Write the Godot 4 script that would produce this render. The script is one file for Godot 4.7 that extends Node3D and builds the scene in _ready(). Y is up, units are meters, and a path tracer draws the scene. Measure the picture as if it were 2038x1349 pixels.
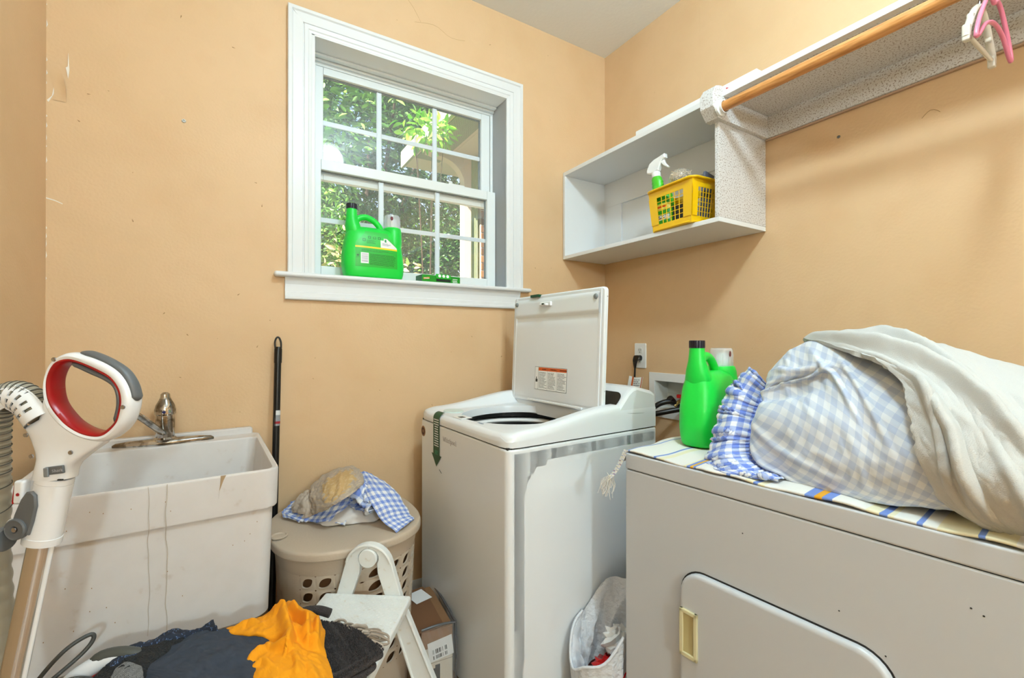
extends Node3D
# A laundry room: window wall at z = 0 (room on its +z side), shelf wall at x = 0 (room on its -x side). Units are metres.

const CREAM := Color(0.86, 0.85, 0.82)
var mats := {}
var taken := {}
var rng := RandomNumberGenerator.new()


# ------------------------------------------------------------------ geometry
class Geo:
	var p := PackedVector3Array()
	var t := PackedVector2Array()
	var f := PackedInt32Array()

	func vert(a: Vector3, u := Vector2.ZERO) -> int:
		p.append(a)
		t.append(u)
		return p.size() - 1

	func tri(a: int, b: int, c: int) -> void:   # counter-clockwise seen from outside
		f.append(a)
		f.append(b)
		f.append(c)

	func quad(a: int, b: int, c: int, d: int) -> void:
		tri(a, b, c)
		tri(a, c, d)

	func add(o: Geo, x := Transform3D()) -> void:
		var n := p.size()
		for k in o.p.size():
			p.append(x * o.p[k])
			t.append(o.t[k])
		for k in o.f:
			f.append(k + n)

	func flip(from := 0) -> void:
		for k in range(from, f.size(), 3):
			var s := f[k + 1]
			f[k + 1] = f[k + 2]
			f[k + 2] = s

	# surface of fn(u, v); outward side is du x dv; skip(i, j) leaves cells out
	func grid(nu: int, nv: int, fn: Callable, cu := false, cv := false, skip = null, uvs := Vector2.ONE) -> void:
		var n := p.size()
		var mu := nu if cu else nu + 1
		var mv := nv if cv else nv + 1
		for i in mu:
			for j in mv:
				var u := float(i) / nu
				var v := float(j) / nv
				vert(fn.call(u, v), Vector2(u, v) * uvs)
		for i in nu:
			for j in nv:
				if skip != null and skip.call(i, j):
					continue
				var i1 := (i + 1) % mu
				var j1 := (j + 1) % mv
				quad(n + i * mv + j, n + i1 * mv + j, n + i1 * mv + j1, n + i * mv + j1)

	# box with rounded edges
	func box(c: Vector3, size: Vector3, r := 0.002, seg := 1, b := Basis()) -> void:
		var h := size * 0.5
		r = minf(r, minf(h.x, minf(h.y, h.z)) * 0.98)
		var inner := h - Vector3(r, r, r)
		var cs := []
		for a in 3:
			var l := []
			for k in seg + 1:
				l.append(-h[a] + r * (1.0 - tan(PI / 4 * (1.0 - float(k) / seg))))
			for k in seg + 1:
				l.append(h[a] - r * (1.0 - tan(PI / 4 * float(k) / seg)))
			cs.append(l)
		var seen := {}
		var m := 2 * seg + 2
		for a in 3:
			var a1 := (a + 1) % 3
			var a2 := (a + 2) % 3
			for s in [-1.0, 1.0]:
				var ids := []
				for i in m:
					for j in m:
						var q := Vector3()
						q[a] = s * h[a]
						q[a1] = cs[a1][i]
						q[a2] = cs[a2][j]
						var k := Vector3i((q * 200000.0).round())
						if not seen.has(k):
							var w := Vector3(clampf(q.x, -inner.x, inner.x), clampf(q.y, -inner.y, inner.y), clampf(q.z, -inner.z, inner.z))
							var o := q - w
							var pt := w + (o.normalized() * r if o.length() > 1e-9 else Vector3.ZERO)
							seen[k] = vert(c + b * pt, Vector2(q[a1] / size[a1] + 0.5, q[a2] / size[a2] + 0.5))
						ids.append(seen[k])
				for i in m - 1:
					for j in m - 1:
						var e := [ids[i * m + j], ids[(i + 1) * m + j], ids[(i + 1) * m + j + 1], ids[i * m + j + 1]]
						if s > 0:
							quad(e[0], e[1], e[2], e[3])
						else:
							quad(e[0], e[3], e[2], e[1])

	# round bar along a path; r is a radius or an array of radii
	func tube(path: Array, r, seg := 10, caps := true, closed := false, squash := 1.0, up0 := Vector3.ZERO) -> void:
		var n := path.size()
		var base := p.size()
		var up := up0
		for i in n:
			var a: Vector3 = path[(i - 1 + n) % n] if closed or i > 0 else path[0]
			var c: Vector3 = path[(i + 1) % n] if closed or i < n - 1 else path[n - 1]
			var d := (c - a).normalized()
			if up == Vector3.ZERO:
				up = Vector3.UP if absf(d.y) < 0.9 else Vector3.RIGHT
			up = (up - d * up.dot(d)).normalized()
			var s := d.cross(up)
			var rr: float = r[i] if r is Array else r
			for k in seg:
				var g := TAU * k / seg
				vert(path[i] + (up * cos(g) * squash + s * sin(g)) * rr, Vector2(float(k) / seg, float(i) / n))
		var rows := n if closed else n - 1
		for i in rows:
			for k in seg:
				var i1 := (i + 1) % n
				var k1 := (k + 1) % seg
				quad(base + i * seg + k, base + i * seg + k1, base + i1 * seg + k1, base + i1 * seg + k)
		if caps and not closed:
			var c0 := vert(path[0])
			var c1 := vert(path[n - 1])
			for k in seg:
				var k1 := (k + 1) % seg
				tri(c0, base + k1, base + k)
				tri(c1, base + (n - 1) * seg + k, base + (n - 1) * seg + k1)

	# profile of (radius, height) turned about y
	func lathe(prof: Array, seg := 24, x := Transform3D(), sx := 1.0) -> void:
		var base := p.size()
		var n := prof.size()
		for i in n:
			for k in seg:
				var g := TAU * k / seg
				vert(x * Vector3(prof[i].x * cos(g) * sx, prof[i].y, prof[i].x * sin(g)), Vector2(float(k) / seg, float(i) / n))
		for i in n - 1:
			for k in seg:
				var k1 := (k + 1) % seg
				quad(base + i * seg + k, base + (i + 1) * seg + k, base + (i + 1) * seg + k1, base + i * seg + k1)

	# closed rings of points (arrays of the same length) skinned one after another
	func loft(rings: Array, cap0 := true, cap1 := true) -> void:
		var m: int = rings[0].size()
		var base := p.size()
		for i in rings.size():
			for k in m:
				vert(rings[i][k], Vector2(float(k) / m, float(i) / rings.size()))
		for i in rings.size() - 1:
			for k in m:
				var k1 := (k + 1) % m
				quad(base + i * m + k, base + i * m + k1, base + (i + 1) * m + k1, base + (i + 1) * m + k)
		for e in [0, 1]:
			if [cap0, cap1][e]:
				var row: int = 0 if e == 0 else rings.size() - 1
				var mid := Vector3.ZERO
				for q in rings[row]:
					mid += q
				var c := vert(mid / m)
				for k in m:
					var k1 := (k + 1) % m
					if e == 0:
						tri(c, base + k1, base + k)
					else:
						tri(c, base + row * m + k, base + row * m + k1)

	# flat outline in x, y pulled from z = 0 to z = depth, edges chamfered by bev
	func prism(poly: Array, depth: float, bev := 0.0, x := Transform3D(), uvbox := Rect2(0, 0, 1, 1)) -> void:
		var pts := PackedVector2Array(poly)
		if Geometry2D.is_polygon_clockwise(pts):
			pts.reverse()
		var n := pts.size()
		var inset := PackedVector2Array()
		for k in n:
			var d0 := (pts[k] - pts[(k - 1 + n) % n]).normalized()
			var d1 := (pts[(k + 1) % n] - pts[k]).normalized()
			var nn := Vector2(-(d0.y + d1.y), d0.x + d1.x)
			var s := maxf(0.35, nn.length() * 0.5)
			inset.append(pts[k] + nn.normalized() * bev / s)
		var rows := [[inset, 0.0], [pts, bev], [pts, depth - bev], [inset, depth]] if bev > 0.0 else [[pts, 0.0], [pts, depth]]
		var base := p.size()
		for row in rows:
			for q in row[0]:
				vert(x * Vector3(q.x, q.y, row[1]), (q - uvbox.position) / uvbox.size)
		for i in rows.size() - 1:
			for k in n:
				var k1 := (k + 1) % n
				quad(base + i * n + k, base + i * n + k1, base + (i + 1) * n + k1, base + (i + 1) * n + k)
		var tris := Geometry2D.triangulate_polygon(rows[0][0])
		var top := base + (rows.size() - 1) * n
		for k in range(0, tris.size(), 3):
			var a := tris[k]
			var b := tris[k + 1]
			var c := tris[k + 2]
			if (pts[b] - pts[a]).cross(pts[c] - pts[a]) < 0:
				var s2 := b
				b = c
				c = s2
			tri(top + a, top + b, top + c)
			tri(base + a, base + c, base + b)

	func mesh(crease := 38.0) -> ArrayMesh:
		var nf := f.size() / 3
		var fnorm := PackedVector3Array()
		fnorm.resize(nf)
		var cnt := PackedInt32Array()
		cnt.resize(p.size() + 1)
		for k in nf:
			var a := p[f[k * 3]]
			fnorm[k] = (p[f[k * 3 + 1]] - a).cross(p[f[k * 3 + 2]] - a)
			for c in 3:
				cnt[f[k * 3 + c] + 1] += 1
		var ar := []
		ar.resize(Mesh.ARRAY_MAX)
		var m := ArrayMesh.new()
		if crease >= 180.0:
			var nn := PackedVector3Array()
			nn.resize(p.size())
			for k in nf:
				for c in 3:
					nn[f[k * 3 + c]] += fnorm[k]
			for k in nn.size():
				nn[k] = nn[k].normalized() if nn[k].length() > 1e-14 else Vector3.UP
			var ix := PackedInt32Array()
			ix.resize(f.size())
			for k in nf:
				ix[k * 3] = f[k * 3]
				ix[k * 3 + 1] = f[k * 3 + 2]
				ix[k * 3 + 2] = f[k * 3 + 1]
			ar[Mesh.ARRAY_VERTEX] = p
			ar[Mesh.ARRAY_NORMAL] = nn
			ar[Mesh.ARRAY_TEX_UV] = t
			ar[Mesh.ARRAY_INDEX] = ix
			m.add_surface_from_arrays(Mesh.PRIMITIVE_TRIANGLES, ar)
			return m
		for k in p.size():
			cnt[k + 1] += cnt[k]
		var at := cnt.duplicate()
		var adj := PackedInt32Array()
		adj.resize(f.size())
		for k in nf:
			for c in 3:
				var vi := f[k * 3 + c]
				adj[at[vi]] = k
				at[vi] += 1
		var limit := cos(deg_to_rad(crease))
		var unit := PackedVector3Array()
		unit.resize(nf)
		for k in nf:
			unit[k] = fnorm[k].normalized()
		var vs := PackedVector3Array()
		var ns := PackedVector3Array()
		var us := PackedVector2Array()
		for k in nf:
			if fnorm[k].length_squared() < 1e-22:
				continue
			for c in [0, 2, 1]:
				var vi := f[k * 3 + c]
				var s := Vector3.ZERO
				for q in range(cnt[vi], cnt[vi + 1]):
					if unit[adj[q]].dot(unit[k]) > limit:
						s += fnorm[adj[q]]
				vs.append(p[vi])
				ns.append(s.normalized())
				us.append(t[vi])
		ar[Mesh.ARRAY_VERTEX] = vs
		ar[Mesh.ARRAY_NORMAL] = ns
		ar[Mesh.ARRAY_TEX_UV] = us
		m.add_surface_from_arrays(Mesh.PRIMITIVE_TRIANGLES, ar)
		return m


func spline(pts: Array, n: int, closed := false) -> Array:
	var out := []
	var c := pts.size()
	var spans := c if closed else c - 1
	for k in (n if closed else n + 1):
		var s := float(k) / n * spans
		var i := mini(int(s), spans - 1)
		var u := s - i
		var q := []
		for o in [-1, 0, 1, 2]:
			q.append(pts[(i + o + c) % c] if closed else pts[clampi(i + o, 0, c - 1)])
		out.append(0.5 * (2.0 * q[1] + (q[2] - q[0]) * u + (2.0 * q[0] - 5.0 * q[1] + 4.0 * q[2] - q[3]) * u * u + (3.0 * q[1] - q[0] - 3.0 * q[2] + q[3]) * u * u * u))
	return out


func ring(c: Vector3, ax: Vector3, ay: Vector3, n := 24, e := 2.0) -> Array:   # superellipse ring
	var out := []
	for k in n:
		var g := TAU * k / n
		out.append(c + ax * signf(cos(g)) * pow(absf(cos(g)), 2.0 / e) + ay * signf(sin(g)) * pow(absf(sin(g)), 2.0 / e))
	return out


func rrect(w: float, h: float, r: float, seg := 4, c := Vector2.ZERO) -> Array:   # rounded rectangle outline
	var out := []
	for q in 4:
		var cc: Vector2 = Vector2(w / 2 - r, h / 2 - r) * [Vector2(1, 1), Vector2(-1, 1), Vector2(-1, -1), Vector2(1, -1)][q]
		for k in seg + 1:
			var g: float = PI / 2 * (q + float(k) / seg)
			out.append(c + cc + Vector2(cos(g), sin(g)) * r)
	return out


# ------------------------------------------------------------------ nodes
func numbered(called: String) -> String:
	var k: int = taken.get(called, 0)
	taken[called] = k + 1
	return called if k == 0 else "%s_%03d" % [called, k]


func thing(called: String, label: String, category: String, at := Vector3.ZERO, turn := 0.0, group := "") -> Node3D:
	var o := Node3D.new()
	o.name = numbered(called)
	add_child(o)
	o.position = at
	o.rotation.y = deg_to_rad(turn)
	tag(o, label, category, group)
	return o


func tag(o: Node, label: String, category: String, group := "") -> void:
	o.set_meta("label", label)
	o.set_meta("category", category)
	if group:
		o.set_meta("group", group)


func put(called: String, g, m: Material, parent: Node3D, crease := 38.0) -> MeshInstance3D:
	var o := MeshInstance3D.new()
	if parent == self:
		called = numbered(called)
	o.name = called
	o.mesh = g.mesh(crease) if g is Geo else g
	o.material_override = m
	parent.add_child(o, true)
	return o


func struct(o: Node, label := "", category := "") -> Node:
	o.set_meta("kind", "structure")
	if label:
		o.set_meta("label", label)
		o.set_meta("category", category)
	return o


func stuff(o: Node) -> Node:
	o.set_meta("kind", "stuff")
	return o


func bx(c: Vector3, s: Vector3, r := 0.002, seg := 1, b := Basis()) -> Geo:
	var g := Geo.new()
	g.box(c, s, r, seg, b)
	return g


# from corner to corner
func bb(a: Vector3, b: Vector3, r := 0.0015, seg := 1) -> Geo:
	return bx((a + b) / 2, (b - a).abs(), r, seg)


func text(s: String, height: float, m: Material, parent: Node3D, x: Transform3D, font := "Droid Sans", thick := 0.0004, bold := 400) -> MeshInstance3D:
	var tm := TextMesh.new()
	var sf := SystemFont.new()
	sf.font_names = PackedStringArray([font])
	sf.font_weight = bold
	tm.font = sf
	tm.text = s
	tm.font_size = 24
	tm.pixel_size = height / 24.0
	tm.depth = thick
	var o := put("lettering", tm, m, parent)
	o.transform = x
	return o


# ------------------------------------------------------------------ materials
func mat(key: String, c: Color, rough := 0.6, metal := 0.0) -> StandardMaterial3D:
	if mats.has(key):
		return mats[key]
	var m := StandardMaterial3D.new()
	m.resource_name = key
	m.albedo_color = c
	m.roughness = rough
	m.metallic = metal
	mats[key] = m
	return m


func noise(seed_: int, freq: float, octaves := 3, kind := FastNoiseLite.TYPE_SIMPLEX_SMOOTH) -> FastNoiseLite:
	var n := FastNoiseLite.new()
	n.seed = seed_
	n.noise_type = kind
	n.frequency = freq
	n.fractal_octaves = octaves
	return n


func noise_tex(n: FastNoiseLite, stops: Array, colors: Array, size := 512, normal := 0.0) -> NoiseTexture2D:
	var t := NoiseTexture2D.new()
	t.width = size
	t.height = size
	t.seamless = true
	t.noise = n
	if normal > 0.0:
		t.as_normal_map = true
		t.bump_strength = normal
	elif stops:
		var g := Gradient.new()
		g.offsets = PackedFloat32Array(stops)
		g.colors = PackedColorArray(colors)
		t.color_ramp = g
	return t


func tri_map(m: StandardMaterial3D, scale: float, world := true) -> void:
	m.uv1_triplanar = true
	m.uv1_world_triplanar = world
	m.uv1_scale = Vector3.ONE * scale


func with_normal(m: StandardMaterial3D, t: Texture2D, amount := 1.0) -> void:
	m.normal_enabled = true
	m.normal_texture = t
	m.normal_scale = amount


func picture(w: int, h: int, base: Color) -> Image:
	var im := Image.create(w, h, false, Image.FORMAT_RGBA8)
	im.fill(base)
	return im


func printed(key: String, im: Image, rough := 0.5) -> StandardMaterial3D:
	var m := mat(key, Color.WHITE, rough)
	m.albedo_texture = ImageTexture.create_from_image(im)
	m.texture_repeat = true
	return m


func fake_lines(im: Image, r: Rect2i, rows: int, c: Color, seed_: int, fill := 0.8) -> void:   # print too small to read
	var q := RandomNumberGenerator.new()
	q.seed = seed_
	var step := float(r.size.y) / rows
	for k in rows:
		var x := r.position.x
		var y := int(r.position.y + k * step)
		var stop := r.end.x - int(q.randf() * r.size.x * (1.0 - fill) * 2.0)
		while x < stop:
			var w := q.randi_range(3, 14)
			im.fill_rect(Rect2i(x, y, mini(w, stop - x), maxi(1, int(step * 0.45))), c)
			x += w + q.randi_range(2, 4)


const LAMP := Color(0.815, 0.945, 1.0)      # white balanced against the warm light that the tan walls send back


func _ready() -> void:
	rng.seed = 7
	# camera
	var cam := Camera3D.new()
	cam.name = "camera"
	cam.position = Vector3(-1.9087, 1.26, 2.0454)
	cam.rotation_degrees = Vector3(0.16, -31.34, 0)
	cam.fov = 74.0
	cam.near = 0.02
	cam.far = 200.0
	add_child(cam)
	cam.current = true
	# sky, sun, exposure
	var we := WorldEnvironment.new()
	we.name = "world"
	var e := Environment.new()
	e.background_mode = Environment.BG_SKY
	var sky := Sky.new()
	var sm := ProceduralSkyMaterial.new()
	sm.sky_top_color = Color(0.55, 0.68, 0.85)
	sm.sky_horizon_color = Color(0.9, 0.92, 0.93)
	sm.ground_bottom_color = Color(0.25, 0.27, 0.2)
	sm.ground_horizon_color = Color(0.55, 0.58, 0.5)
	sm.sky_energy_multiplier = 1.0
	sky.sky_material = sm
	e.sky = sky
	e.background_energy_multiplier = 2.3
	e.tonemap_mode = Environment.TONE_MAPPER_LINEAR
	e.tonemap_exposure = 1.13
	e.sdfgi_enabled = true
	e.ssao_enabled = true
	e.ssil_enabled = true
	we.environment = e
	add_child(we)
	var sun := DirectionalLight3D.new()
	sun.name = "sun"
	sun.light_color = Color(1.0, 0.95, 0.86)
	sun.light_energy = 6.0
	sun.light_angular_distance = 0.6
	sun.shadow_enabled = true
	sun.basis = Basis.looking_at(Vector3(0.85, -0.85, -0.4).normalized())
	add_child(sun)
	unseen_ceiling_lamp(Vector3(-1.22, 2.98, 1.84), 1.55)
	unseen_wall_lamp(Vector3(-1.9, 2.05, 4.86), 3.3)
	make_materials()
	room()
	window_unit()
	outside()
	shelf_unit()
	sink()
	washer()
	dryer()
	hamper()
	wall_fittings()
	vacuum()
	broom()
	boxes()
	stool()
	trash()
	sill_things()
	dryer_things()
	shelf_things()
	pile()


func unseen_ceiling_lamp(at: Vector3, energy: float) -> void:  # out of view; lights the room and glints in the window panes
	var o := thing("unseen_ceiling_lamp", "round white glass globe lamp on the ceiling, out of view, lighting the room", "lamp", at)
	var g := Geo.new()
	g.lathe([Vector2(0, 0), Vector2(0.08, 0), Vector2(0.08, -0.015), Vector2(0.03, -0.03), Vector2(0, -0.03)], 32)
	g.tube([Vector3(0, -0.02, 0), Vector3(0, -0.05, 0)], 0.03, 16)
	put("stem", g, mat("lamp_white", Color(0.9, 0.9, 0.88), 0.4), o)
	var d := SphereMesh.new()
	d.radius = 0.11
	d.height = 0.22
	var m := mat("lamp_glass", Color(0.95, 0.94, 0.9), 0.3)
	m.emission_enabled = true
	m.emission = Color(0.93, 0.97, 1.0)
	m.emission_energy_multiplier = 9.0
	put("globe", d, m, o).position = Vector3(0, -0.13, 0)
	var l := OmniLight3D.new()
	l.name = "unseen_ceiling_light"
	l.light_color = LAMP
	l.light_energy = energy
	l.omni_range = 9.0
	l.omni_attenuation = 2.0
	l.light_size = 0.11
	l.shadow_enabled = true
	l.position = Vector3(0, -0.13, 0)
	o.add_child(l)


func unseen_wall_lamp(at: Vector3, energy: float) -> void:  # unseen lamp behind the camera, in place of a flash, lights the room
	var o := thing("unseen_wall_lamp", "white glass globe lamp out of view behind the camera, lighting the room from the front", "lamp", at)
	var g := Geo.new()
	g.lathe([Vector2(0, 0), Vector2(0.06, 0), Vector2(0.06, 0.015), Vector2(0.03, 0.03), Vector2(0.025, 0.06), Vector2(0, 0.06)], 24, Transform3D(Basis(Vector3.RIGHT, -PI / 2), Vector3(0, 0, 0.14)))
	put("base", g, mat("lamp_white", Color(0.9, 0.9, 0.88), 0.4), o)
	var s := SphereMesh.new()
	s.radius = 0.085
	s.height = 0.17
	put("globe", s, mat("lamp_glass", Color.WHITE), o)
	var l := OmniLight3D.new()
	l.name = "unseen_wall_light"
	l.light_color = LAMP
	l.light_energy = energy
	l.omni_range = 9.0
	l.omni_attenuation = 2.0
	l.light_size = 0.085
	l.shadow_enabled = true
	o.add_child(l)


# ------------------------------------------------------------------ cloth: a sheet of points that falls, is stopped by shapes and keeps its lengths
func box_shape(c: Vector3, size: Vector3, turn := 0.0, tilt := Vector3.ZERO) -> Dictionary:
	var x := Transform3D(Basis.from_euler(Vector3(tilt.x, deg_to_rad(turn) + tilt.y, tilt.z)), c)
	return {"x": x, "inv": x.affine_inverse(), "h": size * 0.5, "kind": 0}


func egg_shape(c: Vector3, r: Vector3, turn := 0.0, tilt := Vector3.ZERO) -> Dictionary:
	var x := Transform3D(Basis.from_euler(Vector3(tilt.x, deg_to_rad(turn) + tilt.y, tilt.z)), c)
	return {"x": x, "inv": x.affine_inverse(), "h": r, "kind": 1}


func drape(nu: int, nv: int, pts: PackedVector3Array, w: float, h: float, shapes: Array, steps := 50, iters := 6, pinned := {}, drag := 0.96, bend := 0.12, gap := 0.006, grip := 0.75) -> PackedVector3Array:
	var a := PackedInt32Array()
	var b := PackedInt32Array()
	var l := PackedFloat32Array()
	var k := PackedFloat32Array()
	var du := w / (nu - 1)
	var dv := h / (nv - 1)
	for i in nu:
		for j in nv:
			for o in [[1, 0, 1.0], [0, 1, 1.0], [1, 1, 0.5], [1, -1, 0.5], [2, 0, bend], [0, 2, bend]]:
				var i2: int = i + o[0]
				var j2: int = j + o[1]
				if i2 < nu and j2 < nv and j2 >= 0:
					a.append(i * nv + j)
					b.append(i2 * nv + j2)
					l.append(Vector2(o[0] * du, o[1] * dv).length())
					k.append(o[2] * 0.5)
	var p := pts.duplicate()
	var old := pts.duplicate()
	var n := p.size()
	var m := a.size()
	var fall := Vector3(0, -0.0022, 0)
	for step in steps:
		for q in n:
			var s := p[q]
			if not pinned.has(q):
				p[q] = s + (s - old[q]) * drag + fall
			old[q] = s
		for it in iters:
			for c in m:
				var d := p[b[c]] - p[a[c]]
				var e := d.length()
				if e > 1e-7:
					d *= (e - l[c]) / e * k[c]
					p[a[c]] += d
					p[b[c]] -= d
			if it == iters - 1 or it == iters / 2:
				for q in n:
					var s := p[q]
					var hit := false
					if s.y < gap:
						s.y = gap
						hit = true
					for sh in shapes:
						var u: Vector3 = sh.inv * s
						var hh: Vector3 = sh.h
						if sh.kind == 0:
							var d := u.abs() - hh - Vector3(gap, gap, gap)
							if d.x < 0 and d.y < 0 and d.z < 0:
								if d.y > d.x and d.y > d.z:
									u.y -= signf(u.y) * d.y
								elif d.x > d.z:
									u.x -= signf(u.x) * d.x
								else:
									u.z -= signf(u.z) * d.z
								s = sh.x * u
								hit = true
						else:
							var e := (u / (hh + Vector3(gap, gap, gap))).length()
							if e < 1.0:
								s = sh.x * (u / maxf(e, 0.05))
								hit = true
					if hit:
						p[q] = s
						old[q] = old[q].lerp(s, grip)
			for q in pinned:
				p[q] = pts[q]
	return p


func sheet(nu: int, nv: int, fn: Callable) -> PackedVector3Array:
	var out := PackedVector3Array()
	for i in nu:
		for j in nv:
			out.append(fn.call(float(i) / (nu - 1), float(j) / (nv - 1)))
	return out


func finer(p: PackedVector3Array, nu: int, nv: int) -> PackedVector3Array:   # twice the points, smooth
	var mv := 2 * nv - 1
	var rows := []
	for i in nu:
		var row := PackedVector3Array()
		for j in nv:
			row.append(p[i * nv + j])
			if j < nv - 1:
				var p0 := p[i * nv + maxi(j - 1, 0)]
				var p3 := p[i * nv + mini(j + 2, nv - 1)]
				row.append((p[i * nv + j] + p[i * nv + j + 1]) * 0.5625 - (p0 + p3) * 0.0625)
		rows.append(row)
	var out := PackedVector3Array()
	for i in nu:
		out.append_array(rows[i])
		if i < nu - 1:
			var r0: PackedVector3Array = rows[maxi(i - 1, 0)]
			var r3: PackedVector3Array = rows[mini(i + 2, nu - 1)]
			for j in mv:
				out.append((rows[i][j] + rows[i + 1][j]) * 0.5625 - (r0[j] + r3[j]) * 0.0625)
	return out


func cloth_mesh(p: PackedVector3Array, nu: int, nv: int, thick: float, uvs: Vector2, up := 1, smooth := 0, spin := 0.0) -> ArrayMesh:
	for s in smooth:
		var q := p.duplicate()
		for i in range(1, nu - 1):
			for j in range(1, nv - 1):
				q[i * nv + j] = p[i * nv + j] * 0.5 + (p[(i - 1) * nv + j] + p[(i + 1) * nv + j] + p[i * nv + j - 1] + p[i * nv + j + 1]) * 0.125
		p = q
	for s in up:
		p = finer(p, nu, nv)
		nu = 2 * nu - 1
		nv = 2 * nv - 1
	var nn := PackedVector3Array()
	for i in nu:
		for j in nv:
			var du := p[mini(i + 1, nu - 1) * nv + j] - p[maxi(i - 1, 0) * nv + j]
			var dv := p[i * nv + mini(j + 1, nv - 1)] - p[i * nv + maxi(j - 1, 0)]
			nn.append(du.cross(dv).normalized())
	var g := Geo.new()
	for s in [0.5, -0.5]:
		for i in nu:
			for j in nv:
				g.vert(p[i * nv + j] + nn[i * nv + j] * thick * s, (Vector2(float(i) / (nu - 1), float(j) / (nv - 1)) * uvs).rotated(spin))
	var o := nu * nv
	for i in nu - 1:
		for j in nv - 1:
			var a := i * nv + j
			g.quad(a, a + nv, a + nv + 1, a + 1)
			g.quad(o + a, o + a + 1, o + a + nv + 1, o + a + nv)
	for i in nu - 1:
		for e in [0, nv - 1]:
			var a: int = i * nv + e
			if e == 0:
				g.quad(a, o + a, o + a + nv, a + nv)
			else:
				g.quad(a, a + nv, o + a + nv, o + a)
	for j in nv - 1:
		for e in [0, nu - 1]:
			var a: int = e * nv + j
			if e == 0:
				g.quad(a, a + 1, o + a + 1, o + a)
			else:
				g.quad(a, o + a, o + a + 1, a + 1)
	return g.mesh(180.0)


func wrinkled(p: PackedVector3Array, nu: int, nv: int, amount: float, freq: float, seed_: int, stretch := Vector2(1, 1)) -> PackedVector3Array:   # creases pressed into a settled sheet
	var n := noise(seed_, freq, 3)
	n.fractal_type = FastNoiseLite.FRACTAL_RIDGED
	var out := PackedVector3Array()
	for i in nu:
		for j in nv:
			var q := p[i * nv + j]
			var du := p[mini(i + 1, nu - 1) * nv + j] - p[maxi(i - 1, 0) * nv + j]
			var dv := p[i * nv + mini(j + 1, nv - 1)] - p[i * nv + maxi(j - 1, 0)]
			var m := du.cross(dv).normalized()
			var h := n.get_noise_2d(float(i) * stretch.x + 0.35 * j, float(j) * stretch.y)
			out.append(q + m * (signf(m.y) if absf(m.y) > 0.1 else 1.0) * amount * maxf(0.0, 0.45 + h))
	return out


func patch(rows: Array, nu: int, nv: int) -> PackedVector3Array:      # smooth sheet through rows of points; u runs across the rows
	var lines := []
	for r in rows:
		lines.append(spline(r, nv - 1))
	var out := PackedVector3Array()
	var cols := []
	for j in nv:
		var c := []
		for l in lines:
			c.append(l[j])
		cols.append(spline(c, nu - 1))
	for i in nu:
		for j in nv:
			out.append(cols[j][i])
	return out


func fold_height(q: Vector2, folds: Array) -> float:      # folds: [points, width, height, steepness of one flank]
	var h := 0.0
	for f in folds:
		var best := 1e9
		var side := 1.0
		var pts: Array = f[0]
		var cut := 1.0
		for k in pts.size() - 1:
			var a: Vector2 = pts[k]
			var b: Vector2 = pts[k + 1]
			var t := clampf((q - a).dot(b - a) / (b - a).length_squared(), 0.0, 1.0)
			var d := q.distance_to(a.lerp(b, t))
			if d < best:
				best = d
				side = signf((b - a).cross(q - a))
				cut = smoothstep(0.0, 0.35, (k + t) / (pts.size() - 1)) * smoothstep(1.0, 0.65, (k + t) / (pts.size() - 1)) if pts.size() > 2 else sin(PI * t) * 0.6 + 0.4
		var w: float = f[1] * (f[3] if side > 0.0 else 1.0)
		h += f[2] * exp(-pow(best / w, 2.0)) * (0.3 + 0.7 * cut)
	return h


func diag(p: PackedVector3Array, folds := [], fuzz := 0.0, seed_ := 1) -> PackedVector3Array:      # (r, height, d) along the diagonal to room places, folds raised
	var out := PackedVector3Array()
	var n := noise(seed_, 16.0, 3)
	n.fractal_type = FastNoiseLite.FRACTAL_RIDGED
	for q in p:
		out.append(dg(q.x, q.y + fold_height(Vector2(q.x, q.z), folds) + fuzz * n.get_noise_2d(q.x, q.z), q.z))
	return out


func creased(p: PackedVector3Array, nu: int, nv: int, folds: Array, fuzz := 0.0, seed_ := 1) -> PackedVector3Array:      # the same folds on a sheet by its own (u, v)
	var out := PackedVector3Array()
	var n := noise(seed_, 4.0, 3)
	n.fractal_type = FastNoiseLite.FRACTAL_RIDGED
	for i in nu:
		for j in nv:
			var du := p[mini(i + 1, nu - 1) * nv + j] - p[maxi(i - 1, 0) * nv + j]
			var dv := p[i * nv + mini(j + 1, nv - 1)] - p[i * nv + maxi(j - 1, 0)]
			var m := du.cross(dv).normalized()
			var q := Vector2(float(i) / (nu - 1), float(j) / (nv - 1))
			out.append(p[i * nv + j] + m * (fold_height(q, folds) + fuzz * n.get_noise_2d(q.x, q.y)))
	return out


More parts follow.
